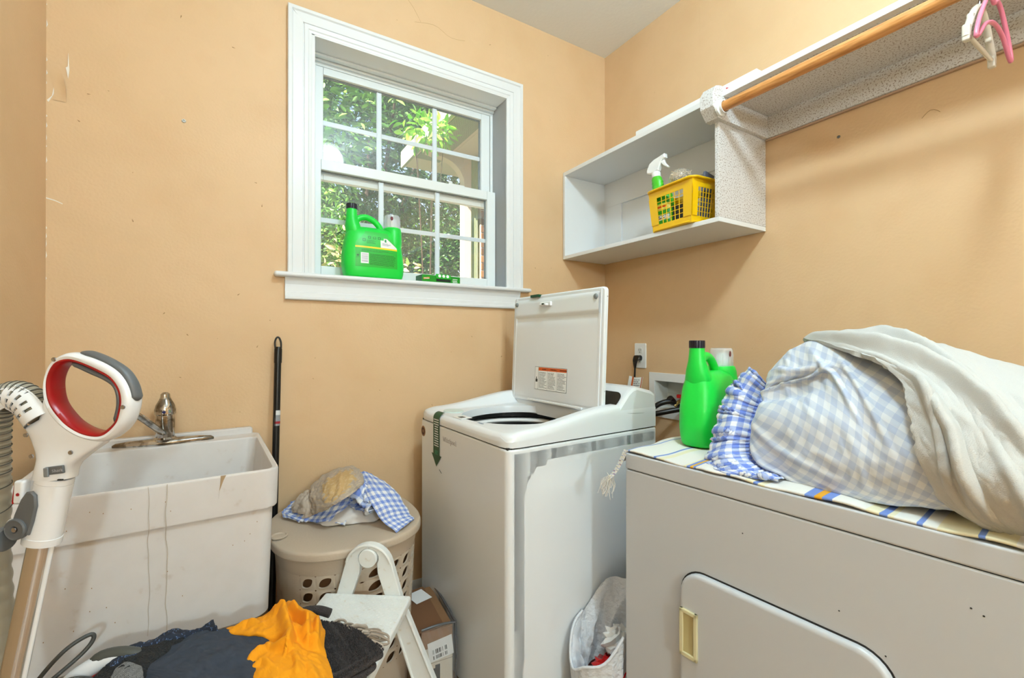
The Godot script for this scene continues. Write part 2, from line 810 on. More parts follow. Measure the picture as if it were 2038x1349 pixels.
func make_materials() -> void:
	# walls: warm tan paint, roller stipple, faint blotches
	var w = mat("wall_paint", Color.WHITE, 0.55)
	w.albedo_texture = noise_tex(noise(11, 0.004, 5), [0.0, 0.45, 0.7, 1.0], [Color(0.84, 0.695, 0.53), Color(0.855, 0.718, 0.556), Color(0.862, 0.724, 0.564), Color(0.848, 0.705, 0.542)], 1024)
	tri_map(w, 0.55)
	with_normal(w, noise_tex(noise(12, 0.14, 2), [], [], 1024, 3.0), 0.06)
	var c = mat("ceiling_paint", Color(0.92, 0.925, 0.93), 0.9)
	with_normal(c, noise_tex(noise(14, 0.06, 4), [], [], 512, 4.0), 0.06)
	tri_map(c, 1.2)
	mat("trim_paint", Color(0.885, 0.89, 0.895), 0.38)
	mat("vinyl", Color(0.885, 0.9, 0.9), 0.4)
	var sp = mat("shelf_paint", Color(0.9, 0.9, 0.9), 0.5)
	with_normal(sp, noise_tex(noise(15, 0.02, 4), [], [], 512, 3.0), 0.12)
	tri_map(sp, 1.5)
	# scuffed paint: scratchy brown marks, thicker in some places
	var sc = mat("scuffed_paint", Color.WHITE, 0.5)
	sc.albedo_texture = noise_tex(noise(16, 0.05, 5), [0.0, 0.29, 0.345, 0.45, 1.0], [Color(0.5, 0.44, 0.39), Color(0.64, 0.59, 0.55), Color(0.79, 0.77, 0.755), Color(0.84, 0.825, 0.815), Color(0.855, 0.845, 0.835)], 1024)
	tri_map(sc, 2.6)
	var en = mat("white_enamel", Color(0.9, 0.91, 0.92), 0.28)
	en.clearcoat_enabled = true
	en.clearcoat = 0.3
	mat("white_plastic", Color(0.92, 0.92, 0.915), 0.35)
	mat("black_plastic", Color(0.03, 0.03, 0.035), 0.35)
	mat("grey_plastic", Color(0.36, 0.37, 0.38), 0.45)
	mat("red_plastic", Color(0.62, 0.05, 0.07), 0.3)
	mat("chrome", Color(0.83, 0.83, 0.83), 0.14, 1.0)
	mat("steel", Color(0.66, 0.66, 0.67), 0.22, 1.0)
	mat("dark_line", Color(0.12, 0.11, 0.1), 0.8)
	mat("label_green", Color(0.05, 0.5, 0.12), 0.4)
	mat("print_white", Color(0.95, 0.95, 0.95), 0.5)
	mat("print_black", Color(0.06, 0.06, 0.06), 0.5)


func room() -> void:
	var w: Material = mats.wall_paint
	var x0 = -2.446
	var g = Geo.new()      # window wall: four pieces round the opening
	g.box(Vector3(-2.118, 1.49, -0.09), Vector3(0.936, 2.98, 0.18), 0.0005)
	g.box(Vector3(-0.325, 1.49, -0.09), Vector3(0.75, 2.98, 0.18), 0.0005)
	g.box(Vector3(-1.175, 0.7575, -0.09), Vector3(0.95, 1.515, 0.18), 0.0005)
	g.box(Vector3(-1.175, 2.7625, -0.09), Vector3(0.95, 0.435, 0.18), 0.0005)
	struct(put("wall_back", g, w, self), "tan painted wall with the window in it", "wall")
	var r = Geo.new()      # shelf wall: round the recess of the washer outlet box
	r.box(Vector3(0.09, 1.49, 0.1925), Vector3(0.18, 2.98, 0.385), 0.0005)
	r.box(Vector3(0.09, 1.49, 2.83), Vector3(0.18, 2.98, 4.34), 0.0005)
	r.box(Vector3(0.09, 0.45, 0.5225), Vector3(0.18, 0.9, 0.275), 0.0005)
	r.box(Vector3(0.09, 2.0125, 0.5225), Vector3(0.18, 1.935, 0.275), 0.0005)
	r.box(Vector3(0.14, 0.95, 0.5225), Vector3(0.08, 0.2, 0.275), 0.0005)
	struct(put("wall_right", r, w, self), "tan painted wall behind the washer and dryer, under the white shelf", "wall")
	struct(put("wall_left", bb(Vector3(x0 - 0.15, 0, -0.18), Vector3(x0, 2.98, 5.2), 0.0005), w, self), "tan painted wall at the far left behind the vacuum hose", "wall")
	struct(put("unseen_wall_front", bb(Vector3(x0 - 0.15, 0, 5.0), Vector3(0.18, 2.98, 5.2), 0.0005), w, self), "tan painted wall out of view behind the camera", "wall")  # unseen wall, set back so the lamp lights the room evenly
	struct(put("ceiling", bb(Vector3(x0 - 0.15, 2.98, -0.18), Vector3(0.18, 3.12, 5.2), 0.0005), mats.ceiling_paint, self), "flat off-white ceiling", "ceiling")
	# floor of square beige tiles on a pale bed of grout
	var fl = put("floor", bb(Vector3(x0 - 0.1, -0.12, -0.1), Vector3(0.1, -0.003, 5.1), 0.0005), mat("grout", Color(0.8, 0.74, 0.66), 0.9), self)
	struct(fl, "beige tiled floor with pale grout lines", "floor")
	var tiles = []
	for k in 3:
		var m = mat("floor_tile_%d" % k, Color.WHITE, 0.4)
		m.albedo_texture = noise_tex(noise(40 + k, 0.012, 4), [0.0, 0.5, 1.0], [Color(0.62, 0.47, 0.36).darkened(0.06 * k), Color(0.71, 0.57, 0.45), Color(0.78, 0.66, 0.54)], 256)
		tri_map(m, 1.5)
		tiles.append(m)
	var side = 0.305
	var tile = bx(Vector3.ZERO, Vector3(side - 0.012, 0.008, side - 0.012), 0.003).mesh()
	for i in 8:
		for j in 17:
			var x = x0 + (i + 0.5) * side
			var z = 0.02 + (j + 0.5) * side
			if z > 4.98:
				continue
			var t = put("tile", tile, tiles[rng.randi() % 3], fl)
			t.position = Vector3(x, -0.003, z)
			t.rotation.y = PI / 2 * (rng.randi() % 4)
	# baseboards
	var prof = [Vector2(0, 0), Vector2(0.016, 0), Vector2(0.016, 0.095), Vector2(0.012, 0.108), Vector2(0.013, 0.114), Vector2(0.008, 0.128), Vector2(0.004, 0.135), Vector2(0, 0.135)]
	var b = Geo.new()
	b.prism(prof, 2.44, 0, Transform3D(Basis(Vector3(0, 0, 1), Vector3(0, 1, 0), Vector3(-1, 0, 0)), Vector3(-0.003, 0, 0)))
	struct(put("baseboard_back", b, mats.trim_paint, self), "white baseboard along the window wall", "baseboard")
	var b2 = Geo.new()
	b2.prism(prof, 4.96, 0, Transform3D(Basis(Vector3(-1, 0, 0), Vector3(0, 1, 0), Vector3(0, 0, 1)), Vector3(0, 0, 0.02)))
	struct(put("baseboard_right", b2, mats.trim_paint, self), "white baseboard along the shelf wall", "baseboard")
	var b3 = Geo.new()
	b3.prism(prof, 4.96, 0, Transform3D(Basis(Vector3(1, 0, 0), Vector3(0, 1, 0), Vector3(0, 0, 1)), Vector3(x0, 0, 0.02)))
	struct(put("baseboard_left", b3, mats.trim_paint, self), "white baseboard along the left wall", "baseboard")
	# peeling paint and cracks in the left corner, bits of tape residue and scuffs on the walls: each a thin skin of its own shape
	var lw: Node3D = get_node("wall_left")
	var bw: Node3D = get_node("wall_back")
	var rw: Node3D = get_node("wall_right")
	var pale = mat("bare_plaster", Color(0.93, 0.9, 0.86), 0.8)
	var cr = Geo.new()
	for k in 26:
		var y = 2.36 - k * 0.036 - rng.randf() * 0.02
		if rng.randf() < 0.75:
			var h = rng.randf_range(0.006, 0.026)
			cr.prism([Vector2(0.0005, y), Vector2(rng.randf_range(0.002, 0.0045), y + h * 0.4), Vector2(0.001, y + h)], 0.0012, 0, Transform3D(Basis(), Vector3(x0, 0, 0)))
	cr.prism([Vector2(0.002, 2.045), Vector2(0.014, 2.062), Vector2(0.022, 2.115), Vector2(0.03, 2.135), Vector2(0.026, 2.118), Vector2(0.018, 2.068), Vector2(0.006, 2.04)], 0.0015, 0, Transform3D(Basis(), Vector3(x0, 0, 0)))
	cr.prism([Vector2(0.047, 2.165), Vector2(0.05, 2.15), Vector2(0.053, 2.13), Vector2(0.056, 2.16), Vector2(0.053, 2.215), Vector2(0.052, 2.17)], 0.002, 0, Transform3D(Basis(), Vector3(x0, 0, 0)))
	cr.prism([Vector2(0.001, 1.723), Vector2(0.022, 1.718), Vector2(0.04, 1.71), Vector2(0.04, 1.713), Vector2(0.02, 1.722), Vector2(0.001, 1.727)], 0.0012, 0, Transform3D(Basis(), Vector3(x0, 0, 0)))
	put("plaster_crack", cr, pale, bw)
	var fl2 = Geo.new()    # curled flap of paint beside the crack
	fl2.grid(5, 6, func(u: float, v: float) -> Vector3: return Vector3(x0 + 0.018 + u * 0.03 - v * 0.012 + 0.006 * sin(v * 3), 2.05 + v * 0.095, 0.0015 + 0.008 * u * u * sin(v * PI)))
	put("paint_flap", fl2, w, bw)
	var scf = Geo.new()
	var scuffs = mat("scuff", Color(0.6, 0.46, 0.31), 0.8)
	var spots = rng
	for k in 70:            # flecks and short scratches of grime
		var at = Vector3(spots.randf_range(-2.4, -0.4), spots.randf_range(0.8, 2.9), 0)
		if at.x > -1.8 and at.x < -0.55 and at.y > 1.4 and at.y < 2.7:
			continue
		var s = spots.randf_range(0.0015, 0.0038)
		var a = spots.randf() * TAU
		scf.prism([Vector2(-s * 0.5, 0), Vector2(0, -s), Vector2(s * 0.5, 0), Vector2(0, s * spots.randf_range(0.8, 3.0))], 0.0004, 0, Transform3D(Basis(Vector3.BACK, a), at))
	put("grime_fleck", scf, scuffs, bw)
	var sr = Geo.new()
	for k in 26:
		var at = Vector3(0, spots.randf_range(0.9, 2.9), spots.randf_range(0.1, 1.9))
		if at.y > 1.7 and at.y < 2.3:
			continue
		var s = spots.randf_range(0.0012, 0.003)
		sr.prism([Vector2(-s * 0.5, 0), Vector2(0, -s), Vector2(s * 0.5, 0), Vector2(0, s * spots.randf_range(0.8, 2.5))], 0.0004, 0, Transform3D(Basis(Vector3.UP, -PI / 2) * Basis(Vector3.BACK, spots.randf() * TAU), at))
	var path = []
	for k in 7:
		path.append(Vector3(-0.0002, 1.985 + 0.018 * sin(k * 0.5), 1.488 + k * 0.0075))
	sr.tube(path, 0.0007, 5)
	put("grime_fleck", sr, scuffs, rw)
	var hair = Geo.new()   # hairline cracks over the window
	for h in [[Vector2(-1.3, 2.9), Vector2(-1.22, 2.84), Vector2(-1.17, 2.77)], [Vector2(-1.2, 2.76), Vector2(-1.1, 2.78), Vector2(-1.02, 2.75), Vector2(-0.94, 2.76)], [Vector2(-1.42, 2.97), Vector2(-1.38, 2.93), Vector2(-1.31, 2.905)]]:
		var pts = []
		for q in h:
			pts.append(Vector3(q.x, q.y, 0.0002))
		hair.tube(spline(pts, 10), 0.0005, 4)
	put("hairline_crack", hair, mat("crack_tan", Color(0.66, 0.51, 0.34), 0.9), bw)


func mitred(prof: Array, a: Vector2, b: Vector2, inward: Vector2, m0: float, m1: float) -> Geo:   # moulding on the window wall from a to b; ends cut by m0, m1 per unit of inset
	var g = Geo.new()
	var d = (b - a).normalized()
	var rings = []
	for e in [[a, m0, 1.0], [b, m1, -1.0]]:
		var rr = []
		for q in prof:
			var pt: Vector2 = e[0] + inward * q.x + d * q.x * e[1] * e[2]
			rr.append(Vector3(pt.x, pt.y, q.y))
		rings.append(rr)
	g.loft(rings)
	return g


func frame_piece(a: Vector3, b: Vector3) -> Geo:
	return bb(a, b, 0.003, 1)


func window_unit() -> void:
	var o = thing("window_1", "white double-hung window with six panes in each sash on the tan wall", "window")
	struct(o)
	var tp: Material = mats.trim_paint
	var vy: Material = mats.vinyl
	var xl = -1.738
	var xr = -0.605
	var yt = 2.631
	var prof = [Vector2(0, 0), Vector2(0, 0.019), Vector2(0.003, 0.022), Vector2(0.015, 0.022), Vector2(0.018, 0.018), Vector2(0.02, 0.0165), Vector2(0.056, 0.015), Vector2(0.058, 0.011), Vector2(0.061, 0.011), Vector2(0.063, 0.0145), Vector2(0.076, 0.0135), Vector2(0.08, 0.0105), Vector2(0.088, 0.009), Vector2(0.093, 0.006), Vector2(0.093, 0)]
	put("casing", mitred(prof, Vector2(xl, yt), Vector2(xr, yt), Vector2(0, -1), 1, 1), tp, o, 20)
	var lp = mitred(prof, Vector2(xl, 1.535), Vector2(xl, yt), Vector2(1, 0), 0, 1)
	lp.flip()
	put("casing", lp, tp, o, 20)
	put("casing", mitred(prof, Vector2(xr, 1.535), Vector2(xr, yt), Vector2(-1, 0), 0, 1), tp, o, 20)
	# jambs and head lining
	put("jamb", frame_piece(Vector3(-1.65, 1.53, -0.18), Vector3(-1.634, 2.545, 0.008)), tp, o)
	put("jamb", frame_piece(Vector3(-0.7, 1.53, -0.18), Vector3(-0.684, 2.545, 0.008)), tp, o)
	put("head_lining", frame_piece(Vector3(-1.65, 2.535, -0.18), Vector3(-0.684, 2.55, 0.008)), tp, o)
	put("head_stop", frame_piece(Vector3(-1.634, 2.525, -0.125), Vector3(-0.7, 2.536, -0.1)), vy, o)
	put("head_track", frame_piece(Vector3(-1.634, 2.515, -0.18), Vector3(-0.7, 2.536, -0.128)), vy, o)
	put("head_track", frame_piece(Vector3(-1.634, 2.503, -0.18), Vector3(-0.7, 2.518, -0.142)), vy, o)
	put("side_track", frame_piece(Vector3(-0.716, 1.53, -0.18), Vector3(-0.7, 2.51, -0.144)), vy, o)
	put("side_track", frame_piece(Vector3(-1.634, 1.53, -0.18), Vector3(-1.621, 2.51, -0.144)), vy, o)
	# stool with a rounded nose, apron below
	var st = Geo.new()
	st.box(Vector3(-1.174, 1.527, -0.055), Vector3(1.226, 0.02, 0.19), 0.0095, 4)
	put("stool", st, tp, o)
	var ap = [Vector2(0, 0), Vector2(0, 0.016), Vector2(0.004, 0.019), Vector2(0.012, 0.019), Vector2(0.015, 0.015), Vector2(0.03, 0.0145), Vector2(0.033, 0.011), Vector2(0.035, 0.011), Vector2(0.062, 0.011), Vector2(0.08, 0.017), Vector2(0.09, 0.021), Vector2(0.09, 0)]
	var apg = mitred(ap, Vector2(-1.747, 1.427), Vector2(-0.622, 1.427), Vector2(0, 1), 0, 0)
	apg.flip()
	put("apron", apg, tp, o, 15)
	# sashes
	var glass = mat("pane_glass", Color(0.93, 0.97, 0.95, 0.06), 0.02)
	glass.transparency = BaseMaterial3D.TRANSPARENCY_ALPHA
	var gasket = mat("gasket", Color(0.3, 0.31, 0.31), 0.6)
	var grid_white = mat("grid_white", Color(0.86, 0.89, 0.92), 0.45)
	for s in 2:
		var up = s == 0
		var sash = put("upper_sash" if up else "lower_sash", sash_frame(up), vy, o)
		var z = -0.168 if up else -0.134
		var gx = [-1.579, -0.77] if up else [-1.593, -0.753]
		var gy = [2.03, 2.471] if up else [1.593, 2.024]
		var bars = [-1.322, -1.0345] if up else [-1.321, -1.033]
		var midy = 2.258 if up else 1.803
		for b in bars:
			put("muntin", bb(Vector3(b - 0.012, gy[0] - 0.002, z - 0.004), Vector3(b + 0.012, gy[1] + 0.002, z + 0.004), 0.0015), grid_white, sash)
		var edges = [gx[0], bars[0], bars[1], gx[1]]
		for c in 3:
			var a: float = edges[c] + (0.012 if c > 0 else -0.002)
			var b: float = edges[c + 1] - (0.012 if c < 2 else -0.002)
			put("muntin", bb(Vector3(a, midy - 0.0105, z - 0.004), Vector3(b, midy + 0.0105, z + 0.004), 0.0015), grid_white, sash)
			for rw in 2:
				put("pane", bb(Vector3(a - 0.004, gy[0] - 0.003 if rw == 0 else midy, z + 0.0046), Vector3(b + 0.004, midy if rw == 0 else gy[1] + 0.003, z + 0.0066), 0.0003), glass, sash)
		var gk = Geo.new()
		gk.add(bb(Vector3(gx[0], gy[1] - 0.006, z - 0.008), Vector3(gx[1], gy[1] + 0.001, z + 0.004)))
		gk.add(bb(Vector3(gx[1] - 0.005, gy[0], z - 0.008), Vector3(gx[1] + 0.001, gy[1], z + 0.004)))
		put("gasket", gk, gasket, sash)
	var lk = Geo.new()     # small white sash lock keeper seen over the meeting rail
	lk.add(bx(Vector3(-0.93, 2.074, -0.122), Vector3(0.09, 0.006, 0.012), 0.002))
	lk.add(bx(Vector3(-0.965, 2.081, -0.12), Vector3(0.02, 0.014, 0.012), 0.005, 2))
	put("sash_lock", lk, vy, o)


func sash_frame(up: bool) -> Geo:
	var g = Geo.new()
	var x0 = -1.621 if up else -1.633
	var x1 = -0.718 if up else -0.702
	var gx = [-1.579, -0.77] if up else [-1.593, -0.753]
	var y0 = 1.99 if up else 1.538
	var y1 = 2.505 if up else 2.071
	var gy = [2.03, 2.471] if up else [1.593, 2.024]
	var z1 = -0.148 if up else -0.112
	var z0 = z1 - 0.03
	for q in [[x0, gx[0], y0, y1], [gx[1], x1, y0, y1], [gx[0], gx[1], y0, gy[0]], [gx[0], gx[1], gy[1], y1]]:
		g.add(bb(Vector3(q[0], q[2], z0), Vector3(q[1], q[3], z1), 0.003))
	return g


func leaf_mesh(length: float, width: float) -> ArrayMesh:
	var g = Geo.new()
	g.grid(4, 2, func(u: float, v: float) -> Vector3:
		var wv = sin(PI * pow(u, 0.85)) * width * 0.5
		return Vector3((v - 0.5) * 2.0 * wv, absf(v - 0.5) * wv * 0.8 - u * u * length * 0.22, -u * length))
	return g.mesh(180)


func leaf_mat(key: String, c: Color) -> StandardMaterial3D:
	var m = mat(key, Color.WHITE, 0.3)
	m.vertex_color_use_as_albedo = true
	m.cull_mode = BaseMaterial3D.CULL_DISABLED
	m.backlight_enabled = true
	m.backlight = c
	return m


func bush(called: String, label: String, c: Vector3, r: Vector3, count: int, length: float, tone: Array, trunk: float, seed_: int, shell := 0.55) -> void:
	var q = RandomNumberGenerator.new()
	q.seed = seed_
	var o = thing(called, label, "shrub" if r.y < 1.3 else "tree", Vector3(c.x, 0, c.z), 0, "greenery outside the window")
	var mm = MultiMesh.new()
	mm.transform_format = MultiMesh.TRANSFORM_3D
	mm.use_colors = true
	mm.mesh = leaf_mesh(length, length * 0.42)
	mm.instance_count = count
	for k in count:
		var d = Vector3(q.randfn(), q.randfn(), q.randfn()).normalized()
		var rad = pow(q.randf_range(shell * shell * shell, 1.0), 0.34)
		var lump = 1.0 + 0.18 * sin(d.x * 5 + seed_) * sin(d.y * 6) + 0.12 * sin(d.z * 9 + d.x * 4)
		var pos = d * r * rad * lump + Vector3(0, c.y, 0)
		pos.y = maxf(pos.y, 0.1)
		var out = (d + Vector3(q.randfn() * 0.7, q.randfn() * 0.5 - 0.15, q.randfn() * 0.7)).normalized()
		var b = Basis.looking_at(out, Vector3.UP if absf(out.y) < 0.95 else Vector3.RIGHT) * Basis(Vector3.FORWARD, q.randfn() * 0.8)
		mm.set_instance_transform(k, Transform3D(b.scaled(Vector3.ONE * q.randf_range(0.65, 1.25)), pos))
		var t: Color = tone[q.randi() % tone.size()]
		mm.set_instance_color(k, t.srgb_to_linear() * q.randf_range(0.8, 1.15))
	var mi = MultiMeshInstance3D.new()
	mi.name = "foliage"
	mi.multimesh = mm
	mi.material_override = leaf_mat(called + "_leaf", Color(0.3, 0.45, 0.06))
	mi.set_meta("kind", "stuff")
	o.add_child(mi)
	var g = Geo.new()
	for k in 5:
		var a = TAU * k / 5 + seed_
		var top = Vector3(cos(a) * r.x * 0.6, c.y + r.y * 0.35, sin(a) * r.z * 0.6)
		g.tube(spline([Vector3(cos(a) * 0.05, 0, sin(a) * 0.05), Vector3(cos(a) * r.x * 0.18, c.y * 0.5, sin(a) * r.z * 0.18), top], 8), [trunk, trunk * 0.95, trunk * 0.9, trunk * 0.8, trunk * 0.7, trunk * 0.6, trunk * 0.5, trunk * 0.4, trunk * 0.3], 6)
	put("branches", g, mat("bark", Color(0.26, 0.2, 0.16), 0.9), o)


func outside() -> void:
	struct(put("ground", bb(Vector3(-14, -0.5, -18), Vector3(10, -0.35, -0.19), 0.01), mat("soil", Color(0.5, 0.47, 0.36), 0.95), self), "shaded earth outside the window", "ground")
	var dark = [Color(0.2, 0.34, 0.14), Color(0.24, 0.42, 0.17), Color(0.3, 0.48, 0.2), Color(0.36, 0.5, 0.27)]
	var mid = [Color(0.36, 0.56, 0.24), Color(0.5, 0.72, 0.3), Color(0.6, 0.78, 0.38), Color(0.42, 0.56, 0.36)]
	var lime = [Color(0.5, 0.78, 0.22), Color(0.62, 0.86, 0.28), Color(0.7, 0.85, 0.4)]
	var pink = [Color(0.72, 0.66, 0.5), Color(0.8, 0.74, 0.6), Color(0.45, 0.6, 0.28)]
	bush("broadleaf_tree", "tall sunlit broadleaf tree seen through the left upper panes", Vector3(-1.9, 3.9, -4.4), Vector3(1.6, 1.9, 1.2), 8000, 0.13, mid, 0.06, 3)
	bush("evergreen_tree", "dense dark evergreen tree seen through the middle upper panes", Vector3(-0.2, 4.2, -5.6), Vector3(1.9, 2.2, 1.2), 14000, 0.09, dark, 0.07, 5)
	bush("hedge", "dense clipped green hedge seen through the lower panes on the right", Vector3(0.2, 1.9, -4.3), Vector3(1.9, 1.5, 0.7), 20000, 0.055, dark, 0.04, 8)
	bush("laurel_shrub", "mid green shrub with pale new leaves seen behind the green jug", Vector3(-1.7, 1.75, -3.3), Vector3(1.3, 1.15, 0.8), 11000, 0.07, mid, 0.03, 9)
	bush("andromeda_shrub", "open shrub with pinkish leaf tips in the middle lower panes", Vector3(-0.8, 1.55, -2.6), Vector3(0.6, 0.8, 0.5), 1500, 0.09, pink, 0.02, 12, 0.2)
	bush("lime_sprig", "bright lime green leafy sprig close to the upper middle pane", Vector3(-0.62, 2.92, -1.35), Vector3(0.22, 0.1, 0.14), 150, 0.085, lime, 0.006, 14, 0.1)
	bush("background_trees", "wide bank of trees far behind the hedge", Vector3(-1.0, 4.0, -7.6), Vector3(7.0, 5.2, 1.4), 26000, 0.3, dark, 0.12, 17)
	# porch: arched bracket on a square post, soffit with a vent strip, brick wall of the wing
	var cream = mat("porch_paint", Color(0.86, 0.79, 0.72), 0.6)
	var pst = thing("porch_post", "cream porch post with a curved arch bracket outside the right panes", "post", Vector3(0.045, -0.35, -2.05))
	put("shaft", bb(Vector3(-0.045, 0, -0.05), Vector3(0.035, 3.6, 0.05), 0.004), cream, pst)
	var arch = [Vector2(0.035, 3.6), Vector2(-0.42, 3.6), Vector2(-0.42, 3.4)]
	for k in 13:
		var a = PI / 2 * k / 12.0
		arch.append(Vector2(-0.3 + 0.255 * sin(a), 3.165 + 0.215 * cos(a)))
	arch.append(Vector2(0.035, 3.165))
	var ag = Geo.new()
	ag.prism(arch, 0.09, 0.003, Transform3D(Basis(), Vector3(0, 0, -0.045)))
	put("arch_bracket", ag, cream, pst)
	var ds = thing("downspout", "pale green ribbed downspout beside the cream porch post", "downspout", Vector3(0.125, -0.35, -2.06))
	var dg = Geo.new()
	var dp = []
	for k in 9:
		dp.append(Vector2(-0.042 + k * 0.0105, 0.035 + (0.006 if k % 2 else 0.0)))
	dp.append(Vector2(0.042, -0.035))
	dp.append(Vector2(-0.042, -0.035))
	dg.prism(dp, 3.6, 0, Transform3D(Basis(Vector3(1, 0, 0), Vector3(0, 0, 1), Vector3(0, 1, 0)), Vector3.ZERO))
	dg.flip()
	put("pipe", dg, mat("downspout_green", Color(0.62, 0.7, 0.5), 0.5), ds)
	var bwall = thing("brick_wall", "brown brick wall with pale mortar seen at the right edge of the window", "wall", Vector3(0.19, -0.35, -2.1))
	put("mortar", bb(Vector3(0, 0, -0.09), Vector3(0.9, 3.9, 0.095), 0.002), mat("mortar", Color(0.78, 0.72, 0.64), 0.95), bwall)
	var brick = bx(Vector3.ZERO, Vector3(0.193, 0.066, 0.03), 0.004).mesh()
	var half = bx(Vector3.ZERO, Vector3(0.092, 0.066, 0.03), 0.004).mesh()
	for row in range(24, 40):
		for k in 4:
			var b = put("brick", half if k == 0 and row % 2 else brick, mat("brick_%d" % (rng.randi() % 3), [Color(0.5, 0.33, 0.2), Color(0.56, 0.39, 0.24), Color(0.44, 0.3, 0.2)][rng.randi() % 3], 0.9), bwall)
			b.position = Vector3((0.047 if k == 0 else 0.0) + k * 0.203 - (0.1 if k > 0 else 0.0) if row % 2 else k * 0.203 + 0.097, row * 0.076, 0.088)
	var so = thing("porch_soffit", "beige porch soffit with a perforated vent strip in the top right pane", "soffit", Vector3(0, 3.1, 0))
	var sp = mat("soffit_paint", Color(0.88, 0.83, 0.78), 0.7)
	put("panel", bb(Vector3(-0.1, 0.0, -2.6), Vector3(1.6, 0.04, -0.2), 0.003), sp, so)
	put("panel", bb(Vector3(-0.42, -0.005, -2.6), Vector3(-0.105, 0.04, -0.2), 0.003), sp, so)
	put("fascia", bb(Vector3(-0.45, -0.03, -2.6), Vector3(-0.422, 0.14, -0.2), 0.003), mat("fascia_paint", Color(0.66, 0.68, 0.63), 0.6), so)
	var vm = mat("vent_mesh", Color.WHITE, 0.8)
	var vim = picture(64, 64, Color(0.72, 0.72, 0.64))
	for i in 8:
		for j in 8:
			vim.fill_rect(Rect2i(i * 8 + (4 if j % 2 else 0), j * 8, 4, 5), Color(0.3, 0.38, 0.26))
	vm.albedo_texture = ImageTexture.create_from_image(vim)
	tri_map(vm, 12.0)
	put("vent_strip", bb(Vector3(-0.39, -0.012, -2.3), Vector3(-0.14, -0.004, -0.3), 0.001), vm, so)


func shelf_unit() -> void:
	var sp: Material = mats.shelf_paint
	var sc: Material = mats.scuffed_paint
	var o = thing("wall_shelf", "long white wall shelf with an open cubby at its left end", "shelf", Vector3(0, 1.72, 0))
	# the cubby, seen from its front (-x): ends at z 0 and 0.98
	put("cubby_bottom", bb(Vector3(-0.325, 0.0, 0.004), Vector3(-0.002, 0.019, 0.98), 0.002), sp, o)
	put("cubby_side", bb(Vector3(-0.325, 0.019, 0.004), Vector3(-0.002, 0.474, 0.022), 0.002), sp, o)
	put("cubby_side", bb(Vector3(-0.325, 0.019, 0.962), Vector3(-0.002, 0.474, 0.98), 0.002), sc, o)
	put("cubby_back", bb(Vector3(-0.012, 0.019, 0.022), Vector3(-0.002, 0.474, 0.962), 0.001), sp, o)
	var rail = Geo.new()   # framing on the back board
	rail.add(bb(Vector3(-0.024, 0.33, 0.022), Vector3(-0.012, 0.474, 0.962)))
	rail.add(bb(Vector3(-0.024, 0.019, 0.022), Vector3(-0.012, 0.33, 0.16)))
	put("back_frame", rail, sp, o)
	put("shelf_board", bb(Vector3(-0.325, 0.474, 0.004), Vector3(-0.002, 0.496, 3.3), 0.003), sp, o)
	put("shelf_underside", bb(Vector3(-0.3, 0.4722, 1.0), Vector3(-0.02, 0.4745, 3.28), 0.0004), sc, o)
	put("cleat", bb(Vector3(-0.02, 0.384, 0.982), Vector3(-0.002, 0.474, 3.3), 0.003), sc, o)
	put("cleat_edge", bb(Vector3(-0.014, 0.377, 0.984), Vector3(-0.002, 0.384, 3.3), 0.002), mat("raw_wood", Color(0.72, 0.6, 0.5), 0.7), o)
	# block that carries the rod: a board on the cubby's side with a clipped front end
	var bl = Geo.new()
	bl.prism([Vector2(-0.002, 0.384), Vector2(-0.326, 0.384), Vector2(-0.326, 0.4735), Vector2(-0.002, 0.4735)], 0.018, 0.001, Transform3D(Basis(), Vector3(0, 0, 0.98)))
	bl.prism([Vector2(-0.3255, 0.384), Vector2(-0.352, 0.387), Vector2(-0.385, 0.424), Vector2(-0.387, 0.474), Vector2(-0.366, 0.504), Vector2(-0.34, 0.512), Vector2(-0.3255, 0.512)], 0.058, 0.002, Transform3D(Basis(), Vector3(0, 0, 0.94)))
	put("rod_block", bl, sc, o)
	var cup = Geo.new()
	cup.lathe([Vector2(0, 0), Vector2(0.03, 0), Vector2(0.03, 0.008), Vector2(0.025, 0.012), Vector2(0.025, 0.022), Vector2(0.021, 0.022), Vector2(0.021, 0.01), Vector2(0, 0.01)], 24, Transform3D(Basis(Vector3.RIGHT, PI / 2), Vector3(-0.348, 0.42, 0.998)))
	put("rod_cup", cup, mats.white_plastic, o)
	# the rod rests in its cup
	var rod = thing("closet_rod", "varnished oak closet rod running along the front of the white shelf", "rod", Vector3(-0.348, 2.14, 1.008))
	var rg = Geo.new()
	var rp = []
	for k in 24:
		rp.append(Vector3(0, 0.0, k * 0.1))
	rg.tube(rp, 0.0185, 20)
	var oak = mat("oak", Color.WHITE, 0.35)
	oak.albedo_texture = noise_tex(noise(21, 0.03, 4), [0.0, 0.4, 0.62, 1.0], [Color(0.6, 0.38, 0.18), Color(0.78, 0.53, 0.29), Color(0.83, 0.59, 0.35), Color(0.87, 0.66, 0.42)], 512)
	tri_map(oak, 1.0, false)
	oak.uv1_scale = Vector3(7.0, 7.0, 0.5)
	put("bar", rg, oak, rod, 60)
	# flat white board lying on top of the shelf, standing proud of its front edge
	var pb = thing("loose_board", "thin white board with a small red mark on its edge, lying on the shelf", "board", Vector3(-0.15, 2.2165, 0.83))
	put("board", bx(Vector3(-0.02, 0.0135, 0), Vector3(0.28, 0.027, 0.58), 0.003), mats.white_plastic, pb)
	var rt = Geo.new()
	rt.prism([Vector2(0.0, 0.0), Vector2(0.012, 0.004), Vector2(0.001, 0.0085)], 0.0006, 0, Transform3D(Basis(Vector3.UP, -PI / 2), Vector3(-0.1605, 0.004, 0.17)))
	put("red_mark", rt, mat("mark_red", Color(0.8, 0.05, 0.1), 0.5), pb)



